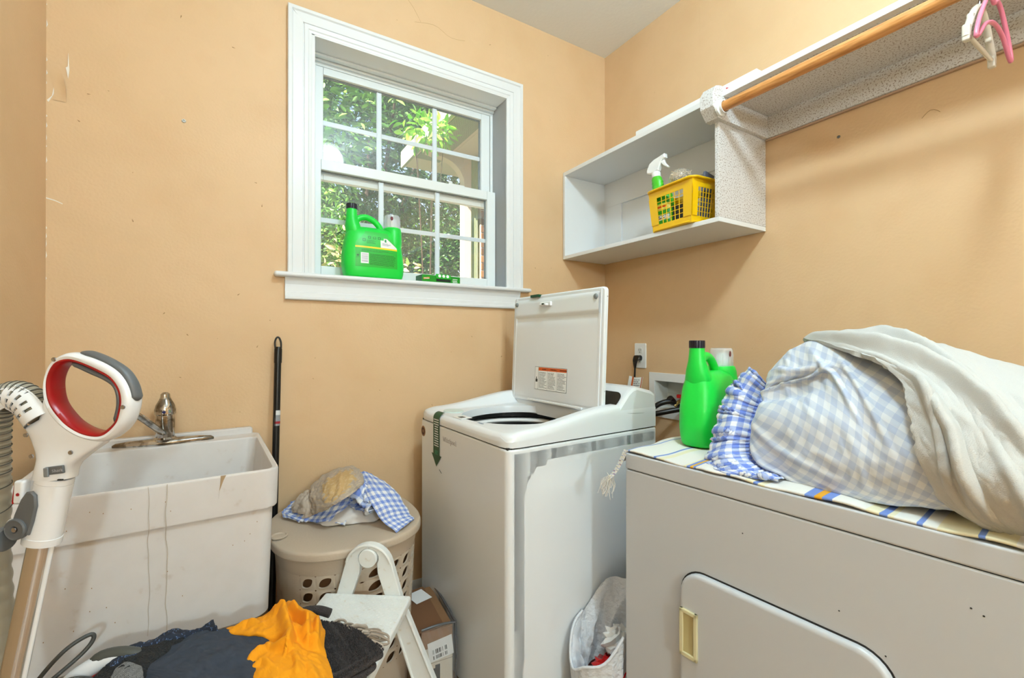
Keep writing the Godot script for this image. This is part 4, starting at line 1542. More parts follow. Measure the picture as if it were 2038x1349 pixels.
func wall_fittings() -> void:
	var o = thing("wall_outlet", "white wall outlet plate with a black plug in its lower socket", "outlet", Vector3(0, 1.1745, 0.2855))
	var fx = Transform3D(Basis(Vector3(0, 0, 1), Vector3(0, 1, 0), Vector3(-1, 0, 0)), Vector3.ZERO)
	var p = Geo.new()
	p.prism(rrect(0.083, 0.137, 0.006, 3), 0.006, 0.002, fx)
	put("plate", p, mats.white_plastic, o)
	for y in [0.028, -0.024]:
		var s = Geo.new()
		s.prism(rrect(0.032, 0.034, 0.011, 4, Vector2(0, y)), 0.0035, 0.001, fx.translated_local(Vector3(0, 0, 0.0045)))
		var so = put("socket", s, mat("socket_white", Color(0.86, 0.86, 0.84), 0.4), o)
		var h = Geo.new()
		h.add(bx(Vector3(-0.0083, y + 0.004, -0.006), Vector3(0.001, 0.009, 0.0025), 0.0003))
		h.add(bx(Vector3(-0.0083, y + 0.004, 0.006), Vector3(0.001, 0.008, 0.0025), 0.0003))
		h.add(bx(Vector3(-0.0083, y - 0.008, 0.0), Vector3(0.001, 0.005, 0.005), 0.0004))
		put("slot", h, mats.dark_line, so)
	put("screw", bx(Vector3(-0.0065, 0.002, 0), Vector3(0.002, 0.005, 0.005), 0.0009, 2), mats.steel, o)
	var c = thing("power_cord", "black plug and cord of the washer, pushed into the outlet", "cord", Vector3(0, 1.15, 0.2855))
	var pg = Geo.new()
	pg.loft([ring(Vector3(-0.0085, 0.012, -0.006), Vector3(0, 0.016, 0), Vector3(0, 0, -0.024), 16, 3.0), ring(Vector3(-0.028, 0.012, -0.006), Vector3(0, 0.015, 0), Vector3(0, 0, -0.023), 16, 3.0), ring(Vector3(-0.036, 0.004, -0.006), Vector3(0.004, 0.013, 0), Vector3(0, 0, -0.019), 16, 2.5), ring(Vector3(-0.037, -0.02, -0.008), Vector3(0.009, 0.004, 0), Vector3(0, 0, -0.011), 16), ring(Vector3(-0.036, -0.045, -0.009), Vector3(0.006, 0.0, 0), Vector3(0, 0, -0.006), 16)])
	put("plug", pg, mats.black_plastic, c)
	var cg = Geo.new()
	cg.tube(spline([Vector3(-0.036, -0.04, -0.009), Vector3(-0.037, -0.09, -0.011), Vector3(-0.04, -0.16, -0.018), Vector3(-0.045, -0.3, -0.03), Vector3(-0.06, -0.6, -0.02), Vector3(-0.08, -1.13, 0.0), Vector3(-0.2, -1.142, 0.05)], 40), 0.0052, 10)
	put("cable", cg, mats.black_plastic, c)
	put("cord_tag", bx(Vector3(-0.046, -0.165, -0.018), Vector3(0.003, 0.12, 0.011), 0.001, 1, Basis(Vector3.RIGHT, 0.08)), mats.print_white, c)
	var tagp = thing("paper_tag", "crumpled white and orange paper tag standing behind the washer's console", "tag", Vector3(-0.14, 0.945, 0.335))
	var tg = Geo.new()
	tg.grid(8, 6, func(u: float, v: float) -> Vector3: return Vector3(0.004 * sin(u * 9.0) + 0.02 * v, v * 0.125 - 0.02 * u * (1 - u), -0.03 + u * 0.095 + 0.01 * v))
	var im = picture(128, 128, Color(0.9, 0.9, 0.88))
	im.fill_rect(Rect2i(26, 0, 20, 128), Color(0.8, 0.38, 0.15))
	im.fill_rect(Rect2i(112, 0, 10, 128), Color(0.8, 0.38, 0.15))
	fake_lines(im, Rect2i(52, 4, 56, 118), 12, Color(0.35, 0.35, 0.35), 5)
	put("paper", tg, printed("tag_print", im, 0.7), tagp, 60)
	# washer outlet box sunk into the wall
	var b = thing("washer_outlet_box", "white recessed washer outlet box with a red valve in the tan wall", "outlet box", Vector3(0, 0.973, 0.5225))
	var fl = Geo.new()
	for q in [[-0.1735, 0.1735, 0.072, 0.115], [-0.1735, 0.1735, -0.118, -0.073], [-0.1735, -0.1365, -0.074, 0.073], [0.1365, 0.1735, -0.074, 0.073]]:
		fl.add(bb(Vector3(-0.006, q[2], q[0]), Vector3(0.004, q[3], q[1]), 0.0012))
	put("flange", fl, mats.white_plastic, b)
	var bxg = Geo.new()
	bxg.add(bb(Vector3(0.0, 0.072, -0.137), Vector3(0.1, 0.0765, 0.137)))
	bxg.add(bb(Vector3(0.0, -0.0725, -0.137), Vector3(0.1, -0.068, 0.137)))
	bxg.add(bb(Vector3(0.0, -0.0725, -0.1372), Vector3(0.1, 0.0765, -0.133)))
	bxg.add(bb(Vector3(0.0, -0.0725, 0.133), Vector3(0.1, 0.0765, 0.1372)))
	bxg.add(bb(Vector3(0.094, -0.0725, -0.137), Vector3(0.0995, 0.0765, 0.137)))
	bxg.add(bb(Vector3(0.088, 0.0, -0.13), Vector3(0.0955, 0.003, 0.1)))
	put("box", bxg, mat("box_plastic", Color(0.88, 0.88, 0.86), 0.5), b)
	var v = Geo.new()
	v.lathe([Vector2(0.011, -0.07), Vector2(0.011, -0.035), Vector2(0.008, -0.03), Vector2(0.008, 0.005), Vector2(0, 0.005)], 16, Transform3D(Basis(), Vector3(0.05, 0, -0.005)))
	v.tube([Vector3(0.05, -0.022, -0.005), Vector3(0.02, -0.03, -0.006), Vector3(0.0, -0.05, -0.01)], 0.009, 12)
	put("valve", v, mat("brass", Color(0.72, 0.6, 0.36), 0.3, 1.0), b)
	put("valve_handle", bx(Vector3(0.048, -0.004, -0.004), Vector3(0.022, 0.02, 0.055), 0.005, 2), mat("valve_red", Color(0.75, 0.06, 0.06), 0.4), b)
	for k in 2:
		var h = thing("washer_hose", ["black rubber hose arching out of the outlet box to the back of the washer", "straighter black rubber hose lying lower across the outlet box's lip"][k], "hose", Vector3(0, 0.9, 0.5))
		var hg = Geo.new()
		var path = [Vector3(0.03, 0.02, 0.012), Vector3(-0.015, 0.045, -0.0), Vector3(-0.06, 0.035, -0.03), Vector3(-0.13, 0.0, -0.05), Vector3(-0.24, -0.05, -0.1), Vector3(-0.35, -0.07, -0.12)] if k == 0 else [Vector3(0.04, 0.03, 0.11), Vector3(-0.02, 0.022, 0.085), Vector3(-0.1, 0.0, 0.02), Vector3(-0.18, -0.03, -0.06), Vector3(-0.36, -0.08, -0.1)]
		hg.tube(spline(path, 30), 0.0135, 14)
		put("hose", hg, mats.black_plastic, h)
		if k == 0:
			var cg2 = Geo.new()
			cg2.lathe([Vector2(0.018, -0.018), Vector2(0.019, 0.0), Vector2(0.018, 0.018), Vector2(0, 0.02)], 14, Transform3D(Basis(Vector3.BACK, 0.9), Vector3(-0.005, 0.05, -0.004)))
			put("coupling", cg2, mats.black_plastic, h)
	var sw = thing("wall_screw", "small dark screw left in the tan wall under the shelf cleat", "screw", Vector3(0, 2.017, 1.25))
	var sg = Geo.new()
	sg.lathe([Vector2(0.0055, 0.0), Vector2(0.005, 0.002), Vector2(0.0, 0.0035)], 14, Transform3D(Basis(Vector3.BACK, PI / 2), Vector3(-0.0005, 0, 0)))
	put("head", sg, mats.grey_plastic, sw)
	var an = thing("wall_anchor", "small grey white plastic anchor plug in the wall left of the window", "anchor", Vector3(-2.081, 2.069, 0.0))
	var ag = Geo.new()
	ag.lathe([Vector2(0.007, 0), Vector2(0.006, 0.004), Vector2(0.003, 0.0045), Vector2(0.002, 0.001), Vector2(0, 0.001)], 14, Transform3D(Basis(Vector3.RIGHT, PI / 2), Vector3(0, 0, 0)))
	put("plug", ag, mat("anchor_grey", Color(0.78, 0.78, 0.76), 0.5), an)


const DIAG := -31.34      # the loose things near the door stand turned by this much against the walls


func dg(r: float, y: float, d: float) -> Vector3:      # a place measured along that diagonal from the doorway spot
	return Vector3(-1.9087, y, 2.0454) + Basis(Vector3.UP, deg_to_rad(DIAG)) * Vector3(r, 0, -d)


func hamper() -> void:
	var o = thing("laundry_hamper", "beige plastic laundry hamper with leaf-shaped holes and a closed lid", "hamper", Vector3(-1.572, 0, 0.335))
	var m = mat("hamper_beige", Color(0.745, 0.675, 0.595), 0.45)
	with_normal(m, noise_tex(noise(61, 0.08, 2), [], [], 256, 3.0), 0.15)
	tri_map(m, 5.0)
	var shape = func(a: float, s: float, y: float) -> Vector3:
		var c = cos(a)
		var n = sin(a)
		return Vector3(signf(c) * pow(absf(c), 0.78) * 0.236 * s, y, signf(n) * pow(absf(n), 0.78) * 0.252 * s)
	var wall = func(a: float, y: float) -> Vector3: return shape.call(a, 0.86 + 0.12 * y / 0.58 + (0.012 if y > 0.54 else 0.0), y)
	var g = Geo.new()
	var cols = 24
	var y0 = 0.18
	var rows = 8
	var dy = 0.0445
	for c in cols:
		var a0 = TAU * c / cols
		var a1 = TAU * (c + 1) / cols
		var holes = (c >= 1 and c <= 8) or (c >= 13 and c <= 20)
		for r in rows:
			var ya = y0 + r * dy
			var yb = ya + dy
			if not holes:
				g.grid(4, 2, func(u: float, v: float) -> Vector3: return wall.call(lerpf(a1, a0, u), lerpf(ya, yb, v)))
				continue
			var n = 28
			var ids = [[], [], [], []]
			for k in n:
				var t = TAU * k / n
				var sq = Vector2(clampf(cos(t) * 1.4142, -1, 1), clampf(sin(t) * 1.4142, -1, 1))
				var el = Vector2(cos(t) * 1.0 * (1.0 - 0.22 * absf(sin(t))), sin(t) * 0.62).rotated(0.6)
				el = Vector2(el.x * 0.78, el.y * 0.98)
				for w in 4:
					var q: Vector2 = [sq, el * 1.1, el, el][w]
					var pt: Vector3 = wall.call(lerpf(a1, a0, (q.x + 1) / 2), lerpf(ya, yb, (q.y + 1) / 2))
					var out = Vector3(pt.x, 0, pt.z).normalized()
					pt += out * [0.0, 0.0018, 0.0018, -0.004][w]
					ids[w].append(g.vert(pt))
			for k in n:
				var k1 = (k + 1) % n
				for w in 3:
					g.quad(ids[w][k], ids[w][k1], ids[w + 1][k1], ids[w + 1][k])
	g.grid(80, 6, func(u: float, v: float) -> Vector3: return wall.call(-u * TAU, lerpf(0.0, y0, v)), true)
	g.grid(80, 4, func(u: float, v: float) -> Vector3: return wall.call(-u * TAU, lerpf(y0 + rows * dy, 0.595, v)), true)
	put("body", g, m, o, 50)
	var inner = Geo.new()
	inner.grid(60, 4, func(u: float, v: float) -> Vector3: return wall.call(u * TAU, lerpf(0.01, 0.55, v)) * Vector3(0.93, 1, 0.93), true)
	put("liner", inner, mat("liner_brown", Color(0.38, 0.25, 0.13), 0.9), o, 60)
	var lid = Geo.new()
	var rings = []
	for e in [[0.98, 0.588], [1.045, 0.588], [1.058, 0.59], [1.063, 0.594], [1.062, 0.608], [1.053, 0.6145], [1.035, 0.6165], [1.0, 0.617], [0.6, 0.62], [0.1, 0.621]]:
		var row = []
		for k in 72:
			row.append(shape.call(-TAU * k / 72, e[0], e[1]))
		rings.append(row)
	lid.loft(rings, false, true)
	put("lid", lid, m, o, 50)
	var gr = Geo.new()      # round thumb grip at the left end of the lid
	gr.lathe([Vector2(0.026, 0), Vector2(0.026, 0.003), Vector2(0.022, 0.005), Vector2(0.02, 0.001), Vector2(0, -0.001)], 24, Transform3D(Basis(), Vector3(-0.222, 0.62, 0.06)))
	put("thumb_grip", gr, m, o)
	var em = Geo.new()
	em.grid(4, 10, func(u: float, v: float) -> Vector3: return wall.call(lerpf(2.92, 2.78, u), lerpf(0.2, 0.46, v)) * Vector3(1.008, 1, 1.008))
	put("moulded_panel", em, mat("hamper_mark", Color(0.69, 0.62, 0.545), 0.5), o, 60)
	# a rolled white cloth, the checked cloth over it, a tan fluffy rag on top
	var at = Vector3(-1.575, 0.624, 0.285)
	var rot = Basis(Vector3.UP, -0.546)
	var wc = thing("white_cloth", "plain white cloth bunched under the blue checked cloth on the hamper lid", "cloth", at, -31.3)
	var wg = Geo.new()
	wg.grid(48, 16, func(u: float, v: float) -> Vector3:
		var a = -u * TAU
		var b = lerpf(-0.1, PI / 2, v)
		var n = 1.0 + 0.1 * sin(a * 4 + b * 4) + 0.05 * sin(a * 11 - b * 7)
		return Vector3(0.035 + cos(a) * cos(b) * 0.125 * n, maxf(0.0, sin(b) * 0.05), 0.035 + sin(a) * cos(b) * 0.095 * n), true)
	put("folds", wg, mat("cloth_white", Color(0.84, 0.81, 0.79), 0.9), wc, 180)
	var flap_rows = [[Vector3(-1.735, 0.644, 0.171), Vector3(-1.657, 0.684, 0.248), Vector3(-1.588, 0.709, 0.305), Vector3(-1.524, 0.684, 0.307)], [Vector3(-1.758, 0.636, 0.191), Vector3(-1.681, 0.664, 0.297), Vector3(-1.610, 0.679, 0.354), Vector3(-1.536, 0.669, 0.343)], [Vector3(-1.770, 0.630, 0.214), Vector3(-1.709, 0.636, 0.323), Vector3(-1.647, 0.642, 0.378), Vector3(-1.564, 0.659, 0.381)], [Vector3(-1.770, 0.627, 0.249), Vector3(-1.720, 0.627, 0.316), Vector3(-1.651, 0.627, 0.373), Vector3(-1.596, 0.627, 0.437)]]
	var band_rows = [[Vector3(-1.515, 0.749, 0.266), Vector3(-1.492, 0.752, 0.284), Vector3(-1.466, 0.742, 0.329)], [Vector3(-1.527, 0.729, 0.413), Vector3(-1.490, 0.736, 0.429), Vector3(-1.420, 0.709, 0.401)], [Vector3(-1.512, 0.684, 0.491), Vector3(-1.464, 0.692, 0.490), Vector3(-1.399, 0.669, 0.456)], [Vector3(-1.490, 0.646, 0.519), Vector3(-1.450, 0.652, 0.518), Vector3(-1.385, 0.636, 0.483)], [Vector3(-1.457, 0.616, 0.562), Vector3(-1.420, 0.624, 0.540), Vector3(-1.370, 0.618, 0.484)]]
	var crumple_rows = [[Vector3(-1.525, 0.742, 0.217), Vector3(-1.516, 0.736, 0.346), Vector3(-1.516, 0.704, 0.440)], [Vector3(-1.580, 0.724, 0.331), Vector3(-1.551, 0.722, 0.405), Vector3(-1.515, 0.684, 0.461)], [Vector3(-1.596, 0.684, 0.325), Vector3(-1.554, 0.679, 0.379), Vector3(-1.509, 0.669, 0.481)], [Vector3(-1.544, 0.664, 0.351), Vector3(-1.529, 0.659, 0.422), Vector3(-1.483, 0.642, 0.457)]]
	var rag_low_rows = [[Vector3(-1.707, 0.674, 0.193), Vector3(-1.686, 0.686, 0.198), Vector3(-1.662, 0.696, 0.215)], [Vector3(-1.736, 0.654, 0.241), Vector3(-1.707, 0.686, 0.309), Vector3(-1.667, 0.690, 0.317)], [Vector3(-1.729, 0.636, 0.268), Vector3(-1.708, 0.638, 0.319), Vector3(-1.677, 0.654, 0.343)]]
	var rag_top_rows = [[Vector3(-1.674, 0.709, 0.227), Vector3(-1.624, 0.739, 0.202), Vector3(-1.545, 0.764, 0.222), Vector3(-1.513, 0.760, 0.257)], [Vector3(-1.686, 0.700, 0.333), Vector3(-1.647, 0.740, 0.378), Vector3(-1.577, 0.769, 0.382), Vector3(-1.521, 0.754, 0.352)], [Vector3(-1.683, 0.659, 0.365), Vector3(-1.651, 0.702, 0.454), Vector3(-1.609, 0.734, 0.483), Vector3(-1.527, 0.742, 0.395)]]
	var ck = printed("gingham", gingham(Color(0.9, 0.9, 0.91), Color(0.42, 0.52, 0.8)), 0.9)
	var gt = put("checked_cloth", cloth_mesh(wrinkled(patch(band_rows, 40, 24), 40, 24, 0.005, 0.06, 5), 40, 24, 0.003, Vector2(11.5, 6), 1), ck, self, 180)
	tag(gt, "blue and white checked cloth draped over the beige hamper lid", "cloth")
	put("front_flap", cloth_mesh(wrinkled(patch(flap_rows, 24, 40), 24, 40, 0.008, 0.07, 6), 24, 40, 0.003, Vector2(6, 11), 1), ck, gt, 180)
	put("crumpled_middle", cloth_mesh(wrinkled(patch(crumple_rows, 30, 24), 30, 24, 0.02, 0.09, 8), 30, 24, 0.003, Vector2(7, 4), 1), ck, gt, 180)
	var im = picture(128, 128, Color(0.74, 0.67, 0.6))
	var tn = noise(64, 0.06, 3)
	for y in 128:
		for x in 128:
			var e = Vector2((x - 70) / 46.0, (y - 68) / 34.0).length() + 0.45 * tn.get_noise_2d(x, y)
			im.set_pixel(x, y, Color(0.75, 0.685, 0.62).lerp(Color(0.83, 0.69, 0.48), smoothstep(1.05, 0.8, e)).lerp(Color(0.88, 0.79, 0.64), smoothstep(0.0, 0.5, tn.get_noise_2d(x * 2.0, y * 2.0 + 90.0)) * 0.6))
	var fur = printed("tan_fleece", im, 1.0)
	with_normal(fur, noise_tex(noise(63, 0.2, 3), [], [], 512, 8.0), 0.8)
	var rg = put("cleaning_rag", cloth_mesh(wrinkled(patch(rag_top_rows, 30, 40), 30, 40, 0.006, 0.08, 9), 30, 40, 0.008, Vector2(1, 1), 1), fur, self, 180)
	tag(rg, "tan and grey fluffy cleaning rag lying on top of the checked cloth on the hamper", "rag")
	var plain = mat("rag_grey", Color(0.74, 0.68, 0.62), 1.0)
	put("folded_end", cloth_mesh(wrinkled(patch(rag_low_rows, 24, 24), 24, 24, 0.007, 0.09, 10), 24, 24, 0.007, Vector2(1, 1), 1), plain, rg, 180)


func gingham(a: Color, b: Color) -> Image:
	var im = picture(128, 128, a)
	var mid = a.lerp(b, 0.52)
	im.fill_rect(Rect2i(0, 0, 64, 128), mid)
	im.fill_rect(Rect2i(0, 0, 128, 64), mid)
	im.fill_rect(Rect2i(0, 0, 64, 64), b)
	for y in 128:
		for x in 128:
			if (x + y) % 4 == 0:
				im.set_pixel(x, y, im.get_pixel(x, y).lerp(a, 0.18))
	return im


func vp(x: float, y: float, z := 0.0) -> Vector3:       # the vacuum handle was drawn on a millimetre sheet: 1 unit is 0.221 mm
	return Vector3((x - 691.0) * 0.000221, -(y - 582.0) * 0.000221, z)


func vpts(a: Array, z := 0.0) -> Array:
	return a.map(func(q): return vp(q[0], q[1], z))


func vacuum() -> void:
	var o = thing("vacuum_cleaner", "white vacuum with a red loop grip, steel wand and ribbed hose before the sink", "vacuum cleaner", dg(-0.667, 0.0, 0.72), DIAG)
	var top = Node3D.new()
	top.name = "handle"
	top.position = Vector3(0, 1.161, 0)
	o.add_child(top)
	var wh = mat("vacuum_white", Color(0.9, 0.9, 0.91), 0.22)
	var grey: Material = mats.grey_plastic
	var inner = spline(vpts([[408, 480], [415, 390], [462, 305], [540, 276], [625, 290], [760, 348], [850, 400], [908, 478], [926, 560], [915, 650], [888, 725], [815, 795], [745, 811], [650, 790], [555, 735], [478, 655], [428, 575]]), 96, true)
	var outer = spline(vpts([[362, 480], [382, 375], [425, 283], [530, 222], [660, 240], [800, 290], [905, 360], [970, 450], [1000, 555], [985, 655], [945, 745], [870, 822], [770, 862], [640, 840], [520, 775], [425, 690], [375, 590]]), 96, true)
	var g = Geo.new()
	var rows = []
	for k in 96:
		var a: Vector3 = outer[k]
		var b: Vector3 = inner[k]
		var m = (a + b) / 2
		var row = []
		for q in [[a, 0.0], [a.lerp(b, 0.05), 0.0075], [a.lerp(b, 0.2), 0.0125], [m, 0.0155], [a.lerp(b, 0.85), 0.0145], [b, 0.0125], [b, -0.0125], [a.lerp(b, 0.85), -0.0145], [m, -0.0155], [a.lerp(b, 0.2), -0.0125], [a.lerp(b, 0.05), -0.0075]]:
			row.append(q[0] + Vector3(0, 0, q[1]))
		rows.append(row)
	rows.append(rows[0])
	g.loft(rows, false, false)
	# shank between the loop and the neck
	var sections = [[560, 362, 440], [640, 352, 460], [700, 325, 500], [760, 215, 560], [800, 236, 640], [840, 252, 800], [880, 268, 765], [930, 288, 690], [980, 300, 622], [1020, 296, 575], [1060, 284, 552], [1100, 273, 545], [1125, 270, 541]]
	var sr = []
	for k in sections.size():
		var s: Array = sections[sections.size() - 1 - k]
		var l = vp(s[1], s[0])
		var r = vp(s[2], s[0])
		var d: float = lerpf(0.0205, 0.0135, smoothstep(1110, 900, s[0]))
		sr.append(ring((l + r) / 2, (r - l) / 2, Vector3(0, 0, -d), 36, lerpf(2.2, 4.0, smoothstep(1110, 900, s[0]))))
	g.loft(sr)
	put("shell", g, wh, top, 50)
	var liner = Geo.new()
	var lrows = []
	for k in 97:
		var i = k % 96
		var b: Vector3 = inner[i]
		var cdir: Vector3 = (vp(665, 545) - b).normalized()
		lrows.append([b + Vector3(0, 0, 0.0145) - cdir * 0.002, b + Vector3(0, 0, 0.0148) + cdir * 0.0006, b + cdir * 0.0042 + Vector3(0, 0, 0.010), b + cdir * 0.0055, b + cdir * 0.0042 - Vector3(0, 0, 0.010), b - Vector3(0, 0, 0.0148) + cdir * 0.0006, b - Vector3(0, 0, 0.0145) - cdir * 0.002])
	liner.loft(lrows, false, false)
	put("loop_lining", liner, mats.red_plastic, top, 60)
	for q in [[[540, 300], [600, 316], [700, 362], [790, 402], [862, 452], [892, 520], [896, 600], [880, 680], [858, 738]], [[590, 224], [680, 240], [800, 290], [905, 360], [965, 445], [992, 530], [996, 572]]]:
		var path = spline(vpts(q[0] if q[0] is Array and q[0][0] is Array else q), 30)
		var gg = Geo.new()
		var rad = []
		for k in path.size():
			var e = minf(k, path.size() - 1 - k)
			rad.append(0.0125 * sqrt(clampf(e / 3.0, 0.05, 1.0)) if q[0][1] == 300 else 0.0095 * sqrt(clampf(e / 4.0, 0.05, 1.0)))
		gg.tube(path, rad, 14, true, false, 0.42 if q[0][1] == 300 else 0.6, Vector3(0, 1, 0))
		put("grip", gg, grey, top, 60)
	for q in [[460, 270, 0.0148], [952, 608, 0.0152], [312, 955, 0.0165], [580, 930, 0.0145], [252, 808, 0.0125]]:
		var s = Geo.new()
		s.lathe([Vector2(0.0036, 0), Vector2(0.0032, 0.0016), Vector2(0.0015, 0.001), Vector2(0, 0.0008)], 14, Transform3D(Basis(Vector3.RIGHT, PI / 2), vp(q[0], q[1], q[2])))
		put("screw", s, mats.steel, top, 50)
	# latch with the maker's name
	put("latch_recess", bx(vp(485, 1050, 0.0185), Vector3(0.029, 0.0125, 0.004), 0.0015, 2, Basis(Vector3.BACK, 0.12)), grey, top)
	put("latch_lever", bx(vp(438, 1062, 0.0215), Vector3(0.0075, 0.0145, 0.003), 0.0014, 2, Basis(Vector3.BACK, 0.06)), mat("lever_grey", Color(0.48, 0.49, 0.5), 0.4), top)
	text("Shark", 0.0062, mat("faint_print", Color(0.6, 0.6, 0.62), 0.5), top, Transform3D(Basis(Vector3.BACK, 0.12), vp(512, 1050, 0.0206)), "Droid Sans", 0.0003, 700)
	# ribbed hose and its slotted cuff
	var hp = spline(vpts([[320, 690, 0], [262, 610, 0], [205, 548, 0], [130, 518, 0], [50, 530, 0], [-25, 590, 0], [-70, 690, 0], [-95, 830, 0], [-110, 1000, 0], [-120, 1250, 0], [-120, 1900, 0], [-60, 2600, 0], [40, 3400, 0]]), 420)
	var hr = []
	for k in hp.size():
		hp[k] += Vector3(0, 0, -0.02 * smoothstep(60, 400, k))
		hr.append(0.0172 + 0.0022 * pow(0.5 + 0.5 * sin(k * TAU / 6.0), 0.6))
	var hs = Geo.new()
	hs.tube(hp, hr, 18)
	var hm = mat("hose_grey", Color(0.6, 0.565, 0.5), 0.28)
	put("hose", hs, hm, o, 60).position = Vector3(0, 1.161, 0)
	var coil = Geo.new()
	var cp = []
	for k in range(30, 1400):
		var f = k / 1400.0 * 330.0
		var i = int(f)
		var c: Vector3 = hp[i].lerp(hp[i + 1], f - i)
		var t: Vector3 = (hp[i + 1] - hp[i]).normalized()
		var n = Vector3(0, 0, 1).cross(t).normalized()
		var a = f / 6.0 * TAU * 0.5
		cp.append(c + (n * cos(a) + Vector3(0, 0, 1) * sin(a)) * 0.0192)
	coil.tube(cp, 0.0009, 5)
	put("hose_wire", coil, mat("wire_grey", Color(0.3, 0.29, 0.27), 0.4), o, 60).position = Vector3(0, 1.161, 0)
	var cuff = Geo.new()
	var cpth = spline(vpts([[322, 708, 0], [268, 640, 0], [225, 590, 0], [170, 556, 0], [105, 548, 0], [58, 585, 0]]), 40)
	var place = func(u: float, v: float) -> Vector3:
		var k = clampi(int(u * 40), 0, 39)
		var c: Vector3 = cpth[k].lerp(cpth[k + 1], u * 40 - k)
		var t: Vector3 = (cpth[k + 1] - cpth[k]).normalized()
		var n = Vector3(0, 0, 1).cross(t).normalized()
		var a = lerpf(-0.2, 2.3, v) * lerpf(1.0, 0.62, u)
		return c + (n * -sin(a - 0.9) * -1.0 + Vector3(0, 0, 1) * cos(a - 0.9)) * lerpf(0.0245, 0.0215, u)
	var slot = func(i: int, j: int) -> bool: return i > 3 and i < 37 and i % 6 < 2 and j > 3 and j < 17 and not j in [8, 9, 13]
	cuff.grid(40, 20, place, false, false, slot)
	cuff.grid(40, 20, func(u: float, v: float) -> Vector3: return place.call(u, v) - Vector3(0, 0, 0.0018), false, false, slot)
	var edge = []
	for k in 41:
		edge.append(place.call(k / 40.0, 0.0) + Vector3(0, 0, -0.001))
	for k in 21:
		edge.append(place.call(1.0, k / 20.0) + Vector3(0, 0, -0.001))
	for k in 41:
		edge.append(place.call(1.0 - k / 40.0, 1.0) + Vector3(0, 0, -0.001))
	cuff.tube(edge, 0.0016, 6)
	put("hose_cuff", cuff, wh, top, 60)
	# sleeve, wand and what is clipped to them
	var axis = [vp(405, 1110), vp(400, 1140), vp(375, 1300), vp(307, 1592)]
	var d1 = (vp(307, 1592) - vp(405, 1120)).normalized()
	var sl = Geo.new()
	var a0 = vp(405, 1118)
	var side = Vector3(0, 0, 1).cross(d1).normalized() * -1.0
	var srings = []
	for q in [[0.0, 0.0202], [0.002, 0.0208], [0.0085, 0.0208], [0.0095, 0.0202], [0.011, 0.0208], [0.04, 0.0205], [0.095, 0.0205], [0.0955, 0.0212], [0.107, 0.021], [0.109, 0.0165]]:
		srings.append(ring(a0 + d1 * q[0], Vector3(0, 0, 1) * q[1], side * q[1] * 1.25, 32))
	sl.loft(srings)
	put("sleeve", sl, wh, top, 30)
	var tick = Geo.new()
	for k in 4:
		tick.add(bx(vp(512 + k * 9, 1117, 0.0188), Vector3(0.0014, 0.002, 0.003), 0.0003))
	put("arrow_print", tick, mats.print_black, top)
	var wand = Geo.new()
	var wtop = a0 + d1 * 0.1
	wand.tube([wtop, wtop + d1 * 0.5, wtop + d1 * 0.985], 0.0165, 36)
	put("wand", wand, mats.chrome, top, 60)
	var strip = Geo.new()
	strip.tube([wtop + side * -0.017 + d1 * 0.01, wtop + side * -0.017 + d1 * 0.5, wtop + side * -0.017 + d1 * 0.97], 0.0035, 8)
	put("wand_strip", strip, wh, top, 60)
	var btn = put("release_button", bx(vp(222, 1210, 0.012), Vector3(0.0155, 0.037, 0.014), 0.004, 3, Basis(Vector3.BACK, -0.05)), wh, top)
	put("red_face", bx(vp(190, 1215, 0.012), Vector3(0.003, 0.034, 0.012), 0.0013, 2, Basis(Vector3.BACK, -0.12)), mats.red_plastic, btn)
	var rd = Geo.new()
	rd.lathe([Vector2(0.0027, 0), Vector2(0.0022, 0.001), Vector2(0, 0.001)], 12, Transform3D(Basis(Vector3.RIGHT, PI / 2), vp(226, 1222, 0.019)))
	put("red_dot", rd, mats.red_plastic, btn)
	var clip = Geo.new()
	var tongue = [Vector2(-0.0175, -0.034), Vector2(0.0135, -0.034), Vector2(0.0165, -0.012), Vector2(0.0175, 0.012), Vector2(0.0135, 0.029), Vector2(0.006, 0.034), Vector2(-0.002, 0.031), Vector2(-0.0085, 0.018), Vector2(-0.014, -0.006)]
	clip.prism(tongue, 0.006, 0.002, Transform3D(Basis(Vector3.BACK, -0.18), vp(292, 1338, 0.019)))
	clip.lathe([Vector2(0.0165, 0), Vector2(0.0165, 0.008), Vector2(0.0145, 0.0095), Vector2(0.013, 0.0085), Vector2(0.006, 0.0085), Vector2(0.005, 0.007), Vector2(0, 0.007)], 28, Transform3D(Basis(Vector3.RIGHT, PI / 2), vp(246, 1453, 0.0195)))
	var cl = put("clip", clip, grey, top, 40)
	var cs = Geo.new()
	cs.lathe([Vector2(0.0042, 0), Vector2(0.0035, 0.002), Vector2(0, 0.0015)], 14, Transform3D(Basis(Vector3.RIGHT, PI / 2), vp(246, 1453, 0.027)))
	put("screw", cs, mats.steel, cl)
	var hook = Geo.new()
	hook.tube(spline(vpts([[172, 1404, 0.012], [138, 1418, 0.0], [122, 1445, 0.0], [135, 1468, 0], [175, 1478, 0]]).map(func(q): return q + Vector3(0, 0, 0.012)), 16), 0.0024, 8)
	put("hook", hook, wh, top)
	var tool = Geo.new()
	tool.tube([vp(-500, 1600, 0.022), vp(-100, 1535, 0.022), vp(118, 1528, 0.022)], [0.014, 0.0145, 0.015], 24)
	put("tool_tube", tool, mat("smoked_steel", Color(0.2, 0.2, 0.2), 0.2, 1.0), top, 60)
	var tc = Geo.new()
	tc.tube([vp(112, 1528, 0.022), vp(125, 1528, 0.022), vp(158, 1526, 0.022), vp(168, 1526, 0.022)], [0.017, 0.0185, 0.0185, 0.0165], 24)
	put("tool_collar", tc, grey, top)
	# floor head, out of sight below
	var hd = Geo.new()
